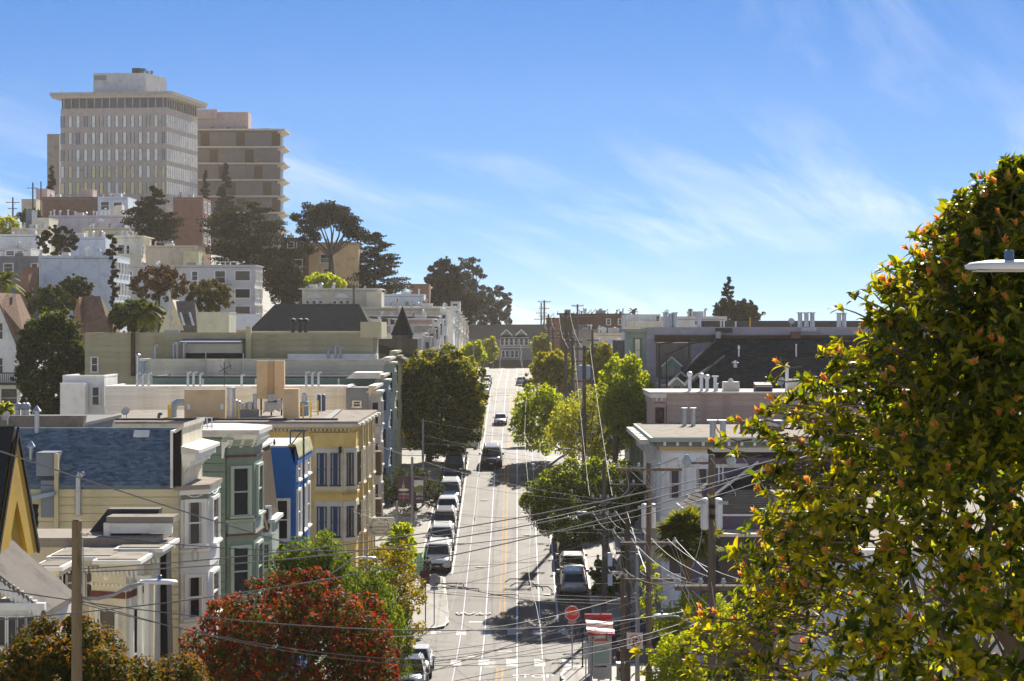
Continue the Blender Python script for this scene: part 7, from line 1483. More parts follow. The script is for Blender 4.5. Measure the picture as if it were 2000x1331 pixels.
# second lamp above the red tree, lamp at the right frame edge
p2 = PX(640, 66); hl, xl_, gl_, zl_ = pole('street_lamp', 'street lamp whose pale head hangs over the weeping tree', 642, 72, 1118, 'greymetal', 0.09, 0.06)
lamp_head(hl, P(698, 1090, 72), 1, 0.68, [P(642, 1122, 72), P(656, 1115, 72), P(670, 1105, 72), P(686, 1092, 72), P(702, 1090, 72)])
d = 14.0; gx = 6.6; h = thing('street_lamp', 'street lamp head cut off by the right frame edge', 'street lamp', (gx, d, GZ(gx, d)+0.14))
MB().lathe((gx, d, GZ(gx, d)), [(0.12, 0), (0.08, 0.45-GZ(gx, d))], 10).build('shaft', 'greymetal', h)
lamp_head(h, P(2062, 524, d), -1, 0.63, [Vector((gx, d, 0.35)), Vector((gx-1.0, d, 0.45)), P(2050, 525, d)])
# wires
def wire(p0, p1, sagpx, r_, m, label='thin dark overhead wire crossing above the street', n=22, group='overhead wires'):
    p0, p1 = Vector(p0), Vector(p1); md = (p0.y+p1.y)/2; sag = sagpx*md/FPX
    pts = [p0+(p1-p0)*t-Vector((0, 0, sag*4*t*(1-t))) for t in np.linspace(0, 1, n)]
    o = MB().tube(pts, r_, 4, False).build('overhead_wire', m, None, False, p0); tag(o, label, 'wire', group); return o
near = 'thick pale cable sagging across the foreground from the wooden lamp pole'
wire(P(-40, 868, 30), P(1216, 1186, 97), 42, 0.014, 'wiregrey', 'long pale cable slanting down from the upper left edge across the house fronts', group='foreground cables')
wire(P(152, 1112, 34), P(1600, 874, 40), 42, 0.014, 'wiregrey', 'uppermost pale cable from the lamp pole towards the big tree', group='foreground cables'); wire(P(152, 1118, 34), P(1600, 884, 40), 52, 0.014, 'wiregrey', 'second pale cable from the lamp pole towards the big tree', group='foreground cables')
wire(P(-40, 1214, 32), P(1600, 882, 41), 58, 0.014, 'wiregrey', 'pale cable rising from the lower left edge to the big tree', group='foreground cables')
wire(P(152, 1042, 34), P(1600, 900, 42), 95, 0.010, 'wire', 'thin black cable from the wooden lamp pole top', group='foreground cables')
wire(P(-40, 1145, 33), P(1390, 1185, 54), 62, 0.014, 'wiregrey', 'pale cable from the left edge over the russet tree to the transformer pole', group='foreground cables'); wire(P(152, 1178, 34), P(1390, 1196, 54), 100, 0.010, 'wiregrey', 'upper of two thin pale cables from the lamp arm to the transformer pole', group='foreground cables')
wire(P(152, 1172, 34), P(1390, 1206, 54), 108, 0.010, 'wiregrey', 'lower of two thin pale cables from the lamp arm to the transformer pole', group='foreground cables')
wire(P(560, 1400, 46), P(1390, 1120, 54), 8, 0.010, 'wire'); wire(P(300, 1440, 44), P(1390, 1215, 54), 12, 0.010, 'wire')
for (a, ya, da), (b, yb, db), sg in (((560, 1290, 70), (1267, 1192, 81), 24), ((540, 1300, 70), (1267, 1205, 81), 26), ((600, 1310, 72), (1267, 1215, 81), 24), ((520, 1240, 66), (1267, 1150, 81), 40),
        ((560, 1330, 72), (1390, 1170, 54), 20), ((700, 1180, 97), (1226, 1045, 99), 14), ((700, 1150, 97), (1226, 1043, 99), 10), ((700, 1110, 97), (1226, 1080, 99), 8), ((760, 1320, 92), (1245, 1230, 95), 8), ((740, 1345, 92), (1245, 1290, 95), 6)):
    wire(P(a, ya, da), P(b, yb, db), sg, 0.012, 'wire')
for (a, ya, da), (b, yb, db), sg in (((716, 850, 142), (1143, 905, 157), 12), ((716, 862, 142), (1180, 976, 123), 16), ((722, 830, 142), (1143, 850, 157), 10), ((805, 930, 150), (1226, 985, 99), 8), ((826, 822, 160), (1141, 866, 157), 5), ((775, 985, 142), (1180, 1020, 123), 10), ((826, 850, 160), (1141, 905, 157), 6), ((826, 868, 160), (1119, 845, 190), 8),
        ((690, 1000, 125), (1180, 1110, 123), 12), ((660, 990, 125), (1180, 1042, 123), 10), ((640, 1060, 100), (1180, 985, 123), 18)):
    wire(P(a, ya, da), P(b, yb, db), sg, 0.012, 'wiregrey')
# wires running along the poles on the right
chain_ = [((1390, 908, 54), (1267, 920, 81)), ((1267, 917, 81), (1226, 948, 99)), ((1226, 948, 99), (1180, 975, 123)), ((1180, 975, 123), (1141, 682, 157)), ((1141, 682, 157), (1119, 668, 190)), ((1119, 668, 190), (1105, 613, 222)), ((1105, 613, 222), (1080, 646, 300)), ((1105, 613, 222), (1128, 598, 300)), ((1080, 646, 300), (1071, 622, 345)), ((1071, 622, 345), (1063, 590, 396)), ((1063, 590, 396), (1057, 612, 440))]
for (a, b_) in chain_:
    for o_ in (-0.9, 0.5):
        wire(P(*a)+Vector((o_, 0, 0.2)), P(*b_)+Vector((o_*0.9, 0, 0.2)), 9, 0.008, 'wire' if o_ < 0 else 'wiregrey', 'line of utility wires strung between the right-hand poles', 12, 'pole-line wires')
for (a, b_) in (((1390, 1146, 54), (1267, 1062, 81)), ((1267, 1062, 81), (1226, 1043, 99)), ((1226, 1043, 99), (1180, 1006, 123)), ((1390, 1150, 54), (1267, 1133, 81)), ((1267, 1133, 81), (1216, 1120, 97))):
    for o_ in (-0.7, 0.1, 0.75): wire(P(*a)+Vector((o_, 0, 0.2)), P(*b_)+Vector((o_, 0, 0.2)), 12, 0.009, 'wire' if o_ < 0.5 else 'wiregrey', 'line of utility wires strung between the right-hand poles', 12, 'pole-line wires')
rng = random.Random(77)
for (xp, yp, dd_) in ((1226, 1043, 99), (1226, 1080, 99), (1267, 1062, 81), (1267, 1133, 81), (1180, 1006, 123), (1390, 1148, 54), (1390, 905, 54), (1267, 917, 81), (1141, 745, 157), (1141, 848, 157)):
    for k in range(3):                                 # drop wires and jumpers at the poles
        a = P(xp, yp, dd_-0.2)+Vector((rng.uniform(-1, 1), 0, 0.15)); b_ = a+Vector((rng.uniform(-0.2, 1.0), rng.uniform(-0.5, 0.5), -rng.uniform(1.0, 3.2)))
        pts = [a+(b_-a)*t+Vector((0.22*math.sin(math.pi*t), 0, -0.25*math.sin(math.pi*t))) for t in np.linspace(0, 1, 9)]
        tag(MB().tube(pts, 0.010, 4, False).build('drop_wire', 'whitewire', None, False, a), 'pale drop wire dangling from a utility pole crossarm', 'wire', 'drop wires at the poles')
for a, b_ in (((1305, 1055, 80), (1345, 1140, 79)), ((1320, 1055, 80), (1385, 1120, 70)), ((1322, 1055, 80), (1352, 1150, 80)), ((1240, 1060, 90), (1270, 1130, 85)), ((1225, 1000, 98), (1262, 1120, 90)), ((1192, 900, 120), (1200, 1000, 121))): wire(P(*a), P(*b_), 2, 0.008, 'whitewire', 'pale guy or drop wire slanting down near the fan palm', 8, 'slanting drop wires')
for s_ in range(2):                                    # white service bundle by the short pole
    wire(P(1262, 1150, 93), P(1275, 1240, 93), 0, 0.009, 'whitewire', 'pale guy or drop wire slanting down near the fan palm', 8, 'slanting drop wires'); wire(P(1240, 1120, 95), P(1264, 1180, 94), 3, 0.009, 'whitewire', 'pale guy or drop wire slanting down near the fan palm', 8, 'slanting drop wires')
# streetcar contact wires and their span wires
for x, side in ((-2.7, 'left'), (0.72, 'right')):
    ys = ysr(60, 465, 10); pts = [(x+0.12*math.sin(y*0.11), y, zsm(y)+5.9) for y in ys]
    tag(MB().tube(pts, 0.010, 4, False).build('contact_wire', 'wire', None, False, pts[0]), 'streetcar contact wire running above the %s track' % side, 'wire')
for y in (126, 141, 152, 170, 182, 215, 255, 275, 300, 330):
    z = zsm(y)+6.1; o = MB().tube([(-7.4, y, z+0.5), (-2.7, y, z+0.02), (0.7, y, z), (5.4, y, z+0.45)], 0.011, 4, False)
    for x in (-2.7, 0.7): o.tube([(x, y, z), (x, y, z-0.2)], 0.025, 5)
    tag(o.build('span_wire', 'wire', None, False, (-7.4, y, z+0.5)), 'span wire with hangers crossing the street to hold the contact wires', 'wire', 'streetcar span wires')
for i, (x0, x1, y) in enumerate(((986, 1034, 1131), (996, 1048, 1139), (1012, 1060, 1143), (1030, 1078, 1146), (850, 905, 1140), (842, 912, 1147), (870, 935, 1150), (955, 1012, 1162))):
    d = 101.5+0.6*i; e = 7 if i < 4 else 1
    tag(MB().tube([P(x0, y+e, d), P(x0+10, y, d), P(x1-8, y, d), P(x1, y+e, d), P(x1, y+e+5, d)], 0.028, 5).build('trolley_fitting', 'darkmetal', None, False, P(x0, y, d)), 'dark trolley wire fitting hanging over the crossing', 'trolley fitting', 'trolley wire fittings')
for (a, b_) in (((760, 1138), (1260, 1168)), ((760, 1146), (1270, 1175)), ((780, 1150), (1220, 1180)), ((800, 1155), (1230, 1172)), ((770, 1131), (1215, 1139))): wire(P(a[0], a[1], 103), P(b_[0], b_[1], 104), 6, 0.013, 'wire', 'feeder wire holding the trolley fittings above the crossing', group='trolley feeder wires')
# ------------------------------------------------------------------ signs
def octagon(F, u, v, r_, n0, n1):
    pts = [F.p(u+r_*math.cos(R(22.5+45*i)), v+r_*math.sin(R(22.5+45*i)), n0) for i in range(8)]; return MB().prism(pts, F.n*(n1-n0))
p = Vector((PX(1117, 108.3), 107.9, RZ(108)+0.14)); h = thing('stop_sign', 'red stop sign on a thin post at the near right corner', 'stop sign', p); F = Fr((p.x, p.y-0.05, 0), 0); zc = PZ(1198, 107.9)
MB().tube([p, (p.x, p.y, zc+0.4)], 0.035, 7).build('post', 'greymetal', h)
octagon(F, 0, zc, 0.425, 0.0, 0.012).build('rim', 'signwhite', h); octagon(F, 0, zc, 0.385, 0.013, 0.018).build('face', 'signred', h)
text_mesh('STOP', 0.34, 'signwhite', 'lettering', h, fmat(F, 0, zc, 0.020), 0.002, sx=0.78)
pl = MB().fb(F, -0.24, 0.24, zc-0.57, zc-0.43, 0.0, 0.012).build('plaque', 'signred', h); text_mesh('ALL WAY', 0.10, 'signwhite', 'lettering', pl, fmat(F, 0, zc-0.50, 0.014), 0.002)
p = Vector((PX(848, 122.8), 122.8, RZ(122.8)+0.14)); h = thing('stop_sign', 'stop sign seen from its grey back on the left island', 'stop sign', p); F = Fr((p.x, p.y, 0), 0); zc = PZ(1134, 122.8)
MB().tube([p, (p.x, p.y, zc+0.4)], 0.035, 7).build('post', 'greymetal', h); octagon(F, 0, zc, 0.41, -0.06, -0.045).build('back', 'signback', h); MB().fb(F, -0.24, 0.24, zc-0.60, zc-0.45, -0.06, -0.045).build('plaque', 'signback', h)
p = Vector((PX(831, 122.4), 122.4, RZ(122)+0.14)); h = thing('sign_post', 'thin dark sign post beside the grey-backed stop sign', 'sign post', p)
MB().tube([p, p+Vector((0, 0, 3.6))], 0.035, 7).build('post', 'darkmetal', h); MB().box(p.x-0.32, p.x+0.25, p.y-0.05, p.y-0.03, p.z+2.7, p.z+3.5).build('panel', 'maroon', h)
h = thing('no_turn_sign', 'square white no right turn sign with orange ring on the steel pole', 'traffic sign', P(1240, 1268, 94.8)); F = Fr((PX(1240, 94.8), 94.82, 0), 0); zc = PZ(1252, 94.8); s_ = 0.385
MB().fb(F, -s_, s_, zc-s_, zc+s_, 0, 0.012).build('board', 'signwhite', h)
rr = 0.30; B = MB(); n = 28
for i in range(n):
    for q, nn in ((rr, 0.016), (rr-0.06, 0.016)): B.v.append(tuple(F.p(q*math.cos(2*math.pi*i/n), zc+q*math.sin(2*math.pi*i/n), nn)))
for i in range(n): a = 2*i; b_ = 2*((i+1) % n); B.f.append((a, b_, b_+1, a+1))
B.build('ring', 'signorange', h)
MB().add([F.p(-0.10, zc-0.24, .014), F.p(-0.03, zc-0.24, .014), F.p(-0.03, zc+0.02, .014), F.p(0.06, zc+0.02, .014), F.p(0.06, zc-0.04, .014), F.p(0.19, zc+0.055, .014), F.p(0.06, zc+0.15, .014), F.p(0.06, zc+0.09, .014), F.p(-0.10, zc+0.09, .014)], [(0, 1, 2, 7, 8), (2, 3, 7), (3, 4, 5), (3, 5, 6), (3, 6, 7)]).build('arrow', 'black', h)
MB().add([F.p(-0.23, zc+0.17, .018), F.p(-0.17, zc+0.23, .018), F.p(0.23, zc-0.17, .018), F.p(0.17, zc-0.23, .018)], [(0, 3, 2, 1)]).build('slash', 'signorange', h)
# ------------------------------------------------------------------ bus shelter, bin
def shelter():
    x0, x1, y0, y1 = 3.75, 4.85, 102.3, 105.2; g = RZ(103)+0.15; h = thing('bus_shelter', 'bus shelter with wavy red and white roof and map panel', 'bus shelter', ((x0+x1)/2, (y0+y1)/2, g))
    for x in (x0+0.05, x1-0.05):
        for y in (y0, y1): MB().tube([(x, y, g-0.2), (x, y, g+2.55)], 0.06, 8).build('post', 'galv', h)
    B = MB(); n = 24; k = 0; pts = []
    for i in range(n+1):
        t = i/n; y = y0-0.3+(y1-y0+0.6)*t; z = g+2.72+0.14*math.sin(t*4*math.pi)+0.25*t
        pts.append((y, z))
    for y, z in pts: B.v += [(x0-0.15, y, z), (x1+0.15, y, z-0.12), (x0-0.15, y, z+0.06), (x1+0.15, y, z-0.06)]
    for i in range(n): a = 4*i; b = a+4; B.f += [(a, b, b+1, a+1), (a+2, a+3, b+3, b+2), (a, a+2, b+2, b), (a+1, b+1, b+3, a+3)]
    B.f += [(0, 1, 3, 2)]; B.build('roof', 'shelterroof', h)
    MB().box(x0-0.17, x1+0.17, y1+0.32, y1+0.40, g+2.8, g+3.2).build('roof_end', 'red', h)
    MB().box(x0-0.16, x1+0.16, y0-0.36, y0-0.302, g+2.62, g+2.72).build('roof_edge', 'red', h)
    F = Fr((x0, y0-0.05, 0), 0)
    MB().fb(F, 0.14, 1.06, g+0.35, g+2.4, 0, 0.04).build('panel', 'lightgrey', h)
    MB().fb(F, 0.22, 0.98, g+1.15, g+2.0, 0.041, 0.05).build('map', 'mapgreen', h); MB().fb(F, 0.2, 0.85, g+0.95, g+1.03, 0.041, 0.05).build('band', 'maroon', h)
    MB().fb(F, 0.2, 0.8, g+2.42, g+2.58, -0.02, 0.03).build('route_panel', 'signwhite', h); MB().fb(F, 0.2, 0.95, g+2.3, g+2.38, 0.042, 0.06).build('red_strip', 'red', h)
    MB().box(x0+0.12, x0+0.18, y0+0.3, y1-0.3, g+0.4, g+2.3).build('side_glass', 'glassgrey', h)
    MB().box(x0+0.5, x1-0.25, y0+0.6, y1-0.5, g+0.45, g+0.52).build('bench', 'red', h)
    for y in (y0+0.8, y1-0.8): MB().box(x0+0.6, x0+0.66, y, y+0.06, g, g+0.45).box(x1-0.4, x1-0.34, y, y+0.06, g, g+0.45).build('bench_leg', 'galv', h)
    p = Vector((3.55, 108.0, RZ(108)+0.14)); q = thing('black_post', 'thin black post between the stop sign and the shelter', 'post', p); MB().tube([p, p+Vector((0, 0, 3.2))], 0.04, 7).build('shaft', 'black', q); MB().lathe(p, [(0.09, -0.02), (0.09, 0.05), (0.05, 0.1)], 8).build('foot', 'black', q)
    p = Vector((3.55, 102.9, g)); q = thing('route_flag', 'small white route flag on a slim post left of the shelter', 'sign', p); MB().tube([p, p+Vector((0, 0, 2.4))], 0.03, 6).build('post', 'greymetal', q); MB().box(p.x-0.14, p.x+0.14, p.y-0.05, p.y-0.035, p.z+1.25, p.z+2.1).build('flag', 'signwhite', q)
    p = Vector((PX(1214, 104), 103.0, g)); q = thing('litter_bin', 'grey square litter bin at the foot of the short wooden pole', 'bin', p); MB().box(p.x-.3, p.x+.3, p.y-.3, p.y+.3, g, g+0.95).build('body', 'midgrey', q); MB().box(p.x-.33, p.x+.33, p.y-.33, p.y+.33, g+0.95, g+1.06).build('lid', 'greymetal', q); MB().box(p.x-.2, p.x+.2, p.y-.312, p.y-.301, g+0.65, g+0.82).build('slot', 'black', q)
    p = Vector((PX(1210, 101.5), 100.6, g)); q = thing('news_box', 'low green-topped kerbside box with yellow marks below the bin', 'box', p); MB().box(p.x-.45, p.x+.45, p.y-.25, p.y+.25, g, g+0.42).build('body', 'darkmetal', q); MB().box(p.x-.47, p.x+.47, p.y-.27, p.y+.27, g+.42, g+.5).build('lid', 'greenpaint', q); MB().box(p.x+.3, p.x+.43, p.y-.262, p.y-.251, g+.2, g+.36).build('mark', 'yellowmetal', q)
shelter()
# green parklet wall by the parked white car
p = Vector((-7.0, 138.2, RZ(138)+0.14)); h = thing('green_parklet_wall', 'light green wooden screen on the kerb beside the parked white SUV', 'screen', p)
for i in range(5): MB().box(-7.45+0.19*i, -7.45+0.19*i+0.18, 136.2, 136.26, p.z-0.3, p.z+1.25).build('plank', 'parklet', h)
for i in range(10): MB().box(-6.52, -6.46, 136.3+0.4*i, 136.3+0.4*i+0.38, RZ(136.5+0.4*i), RZ(136.5+0.4*i)+1.25).build('plank', 'parklet', h)
# fence and corner pavement things right: white picket behind shelter
# ------------------------------------------------------------------ vehicles (local: front towards -Y, wheels on z = 0)
def loft(B, secs, k=14):
    k0 = len(B.v)
    for y, hw, zb, zt in secs:
        for j in range(k):
            a = 2*math.pi*(j+0.5)/k; ca, sa = math.cos(a), math.sin(a)
            ex = 0.42; sx = math.copysign(abs(ca)**ex, ca); sz = math.copysign(abs(sa)**ex, sa)
            B.v.append((hw*sx*(1-0.05*(sz > 0.5)), y, (zb+zt)/2+(zt-zb)/2*sz))
    for i in range(len(secs)-1):
        for j in range(k): B.f.append((k0+i*k+j, k0+(i+1)*k+j, k0+(i+1)*k+(j+1) % k, k0+i*k+(j+1) % k))
    B.f += [tuple(k0+j for j in range(k)), tuple(k0+(len(secs)-1)*k+j for j in reversed(range(k)))]
def make_car(kind):
    L_, W, H, hood, belt, y0, y1, y2, y3 = {'suv': (4.62, .93, 1.68, .98, 1.02, -1.15, -0.42, 1.75, 2.2), 'sedan': (4.65, .90, 1.45, .88, .93, -1.2, -0.35, 1.05, 1.85), 'hatch': (4.2, .88, 1.52, .92, .97, -1.2, -0.45, 1.45, 2.0), 'pickup': (5.5, .97, 1.88, 1.08, 1.12, -1.25, -0.6, 0.65, 0.95)}[kind]
    f, b = -L_/2, L_/2
    root = thing('parked_car', 'car', 'car')
    body = MB(); tail = belt if kind != 'sedan' else belt+0.02
    loft(body, [(f, W*0.62, 0.42, 0.62), (f+0.06, W*0.86, 0.30, 0.72), (f+0.35, W*0.97, 0.24, hood-0.10), (f+0.9, W, 0.22, hood-0.02), (y0+0.1, W, 0.22, belt), (0, W, 0.22, belt+0.01), (1.2, W, 0.22, belt+0.01), (b-0.55, W*0.99, 0.24, tail+0.02), (b-0.12, W*0.95, 0.32, tail-0.03), (b, W*0.84, 0.42, tail-0.18)])
    bo = body.build('body', 'car_white', root, True)
    zb, zr = belt-0.03, H; wt = W*0.74; wb = W*0.93
    if kind == 'pickup':
        MB().box(-W*0.86, W*0.86, 1.05, b-0.12, belt-0.3, belt+0.012).build('bed_floor', 'black', root)
    def ring(y_, z_, w_): return [(-w_, y_, z_), (w_, y_, z_)]
    q = [(-wb, y0, zb), (wb, y0, zb), (wb, y3, zb), (-wb, y3, zb), (-wt, y1, zr-0.06), (wt, y1, zr-0.06), (wt, y2, zr-0.06), (-wt, y2, zr-0.06), (-wt*0.86, y1+0.22, zr), (wt*0.86, y1+0.22, zr), (wt*0.86, y2-0.2, zr), (-wt*0.86, y2-0.2, zr)]
    cb = MB().add(q, [(0, 1, 5, 4), (1, 2, 6, 5), (2, 3, 7, 6), (3, 0, 4, 7), (4, 5, 9, 8), (5, 6, 10, 9), (6, 7, 11, 10), (7, 4, 8, 11), (8, 9, 10, 11)]).build('cabin', 'car_white', root)
    def pane(name, a, b_, c, d_, ins=0.08, off=0.008):
        a, b_, c, d_ = map(Vector, (a, b_, c, d_)); ctr = (a+b_+c+d_)/4; n = (b_-a).cross(d_-a).normalized(); w_ = [ctr+(p-ctr)*(1-ins)+n*off for p in (a, b_, c, d_)]
        MB().prism(w_, -n*0.006).build(name, 'carglass', cb)
    pane('windscreen', q[0], q[1], q[5], q[4], 0.10); pane('rear_window', q[2], q[3], q[7], q[6], 0.16)
    for s_, (i0, i1, i2, i3) in ((1, (1, 2, 6, 5)), (-1, (3, 0, 4, 7))):
        a, b_, c, d_ = [Vector(q[i]) for i in (i0, i1, i2, i3)]; m1, m2 = (a+b_)/2, (c+d_)/2
        pane('side_window', a, m1, m2, d_, 0.14); pane('side_window', m1, b_, c, m2, 0.14)
    for s_ in (-1, 1):
        for y in (f+0.88, b-0.92):
            w_ = MB().lathe((s_*(W-0.19), y, 0.33), [(0.20, -0.02), (0.30, -0.02), (0.335, 0.02), (0.335, 0.19), (0.30, 0.225), (0.22, 0.225)] if s_ > 0 else [(0.22, -0.225+0.0), (0.30, -0.225), (0.335, -0.19), (0.335, -0.02), (0.30, 0.02), (0.20, 0.02)], 16, 'x').build('wheel', 'rubber', root)
            MB().lathe((s_*(W+0.025), y, 0.33), [(0.215, -0.015), (0.19, 0.015), (0.06, 0.012)] if s_ > 0 else [(0.06, -0.012), (0.19, -0.015), (0.215, 0.015)], 12, 'x').build('rim', 'rimmetal', w_)
        hl = MB().prism([(s_*W*0.52, f+0.075, hood-0.30), (s_*W*0.90, f+0.20, hood-0.27), (s_*W*0.90, f+0.24, hood-0.12), (s_*W*0.50, f+0.10, hood-0.18)], (0, -0.05, 0)).build('headlight', 'headlight', root)
        MB().prism([(s_*W*0.60, b-0.10, tail-0.28), (s_*W*0.93, b-0.14, tail-0.28), (s_*W*0.93, b-0.14, tail-0.05), (s_*W*0.70, b-0.10, tail-0.08)], (0, 0.08, 0)).build('taillight', 'taillight', root)
        MB().box(s_*W+(0 if s_ > 0 else -0.2), s_*W+(0.2 if s_ > 0 else 0), y0+0.18, y0+0.32, belt, belt+0.17).build('mirror', 'car_white', root)
    MB().prism([(-W*0.5, f-0.012, 0.66), (W*0.5, f-0.012, 0.66), (W*0.36, f-0.012, 0.54), (W*0.55, f-0.012, 0.34), (-W*0.55, f-0.012, 0.34), (-W*0.36, f-0.012, 0.54)][::-1], (0, 0.08, 0)).build('grille', 'black', root)
    MB().box(-W*0.8, W*0.8, f+0.05, f+0.3, 0.17, 0.30).box(-W*0.8, W*0.8, b-0.3, b-0.03, 0.20, 0.36).build('bumper_sill', 'black', root)
    MB().box(-0.16, 0.16, f-0.022, f-0.013, 0.40, 0.50).box(-0.16, 0.16, b+0.004, b+0.012, 0.62, 0.72).build('number_plate', 'plate', root)
    if kind == 'pickup': MB().box(-W*0.8, W*0.8, b-0.02, b+0.003, 0.55, belt-0.05).build('tailgate', 'car_white', root)
    if kind == 'suv':
        for s_ in (-1, 1): MB().tube([(s_*wt*0.8, y1+0.3, zr), (s_*wt*0.8, y1+0.4, zr+0.05), (s_*wt*0.8, y2-0.3, zr+0.05), (s_*wt*0.8, y2-0.2, zr)], 0.02, 5).build('roof_rail', 'greymetal', root)
    return root
protos = {}
def car(kind, paint, x, yc, label, away=False, group=None, rot=None):
    if kind not in protos: protos[kind] = make_car(kind); o = protos[kind]; first = True
    else: o = copy_tree(protos[kind]); first = False
    for ch in [o]+list(o.children):
        if ch.type == 'MESH' and ch.material_slots and ch.name.split('.')[0] in ('body', 'cabin', 'mirror', 'tailgate'):
            ch.material_slots[0].link = 'OBJECT'; ch.material_slots[0].material = M[paint]
    sl_ = (zsm(yc+1.6)-zsm(yc-1.6))/3.2; z = zsm(yc)+0.012
    o.location = (x, yc, z); o.rotation_mode = 'XYZ'
    if rot is not None: o.rotation_euler = (0, 0, rot)
    elif away: o.rotation_euler = (-math.atan(sl_), 0, math.pi)
    else: o.rotation_euler = (math.atan(sl_), 0, 0)
    o['label'] = label; o['category'] = 'car'
    if group: o['group'] = group
    o.name = 'moving_car' if group == 'moving cars' else 'parked_car'
    return o
LG, RG = 'cars parked along the left kerb', 'cars parked along the right kerb'
for i, (k, pt, lb) in enumerate((('suv', 'car_white', 'white SUV parked first past the crossing on the left kerb'), ('suv', 'car_silver', 'silver SUV parked right behind the white SUV'), ('suv', 'car_grey', 'dark grey SUV parked third on the left kerb'), ('sedan', 'car_white', 'white sedan parked behind the dark grey SUV'), ('suv', 'car_silver', 'silver SUV parked fifth on the left kerb'), ('sedan', 'car_black', 'black sedan parked sixth on the left kerb'), ('suv', 'car_black', 'black SUV parked seventh on the left kerb'), ('sedan', 'car_grey', 'grey sedan parked last before the second crossing'))):
    car(k, pt, -5.5, 139.3+5.9*i, lb, False, LG)
car('sedan', 'car_white', -5.45, 107.0, 'white car at the bottom behind the dark blue one', False, LG); car('suv', 'car_blue', -5.55, 101.2, 'dark blue SUV cut off at the bottom edge by the red tree', False, LG)
car('sedan', 'car_silver', -5.0, 199.5, 'silver car just over the street crest beside the large tree', False, LG); car('suv', 'car_blue', -5.2, 205.5, 'dark blue car just over the crest half hidden by the large tree', False, LG)
for i, (k, pt) in enumerate((('suv', 'car_white'), ('sedan', 'car_silver'), ('suv', 'car_champagne'), ('sedan', 'car_grey'), ('suv', 'car_silver'))): car(k, pt, -5.5, 330+7*i, '%s car, number %s in the far row by the domed tree' % (['white', 'silver', 'champagne', 'grey', 'pale silver'][i], ['one', 'two', 'three', 'four', 'five'][i]), False, LG)
car('suv', 'car_black', -2.3, 179.3, 'black SUV driving towards the camera on the streetcar track', False, 'moving cars')
car('sedan', 'car_silver', -2.4, 286.5, 'pale sedan driving towards the camera in the dip', False, 'moving cars')
car('sedan', 'car_silver', 0.75, 353, 'grey car driving away over the far rise', True, 'moving cars')
car('hatch', 'car_silver', 3.72, 132.2, 'silver hatchback parked nearest on the right kerb', True, RG); car('sedan', 'car_champagne', 3.78, 137.2, 'champagne sedan parked second on the right kerb', True, RG)
car('suv', 'car_brown', 3.75, 142.2, 'dark brown SUV parked third on the right kerb', True, RG); car('pickup', 'car_white', 3.78, 147.4, 'white pickup truck parked under the dense dark tree', True, RG)
car('sedan', 'car_black', 7.4, 117.4, 'black car waiting in the shaded cross street behind the shelter', False, None, R(90))
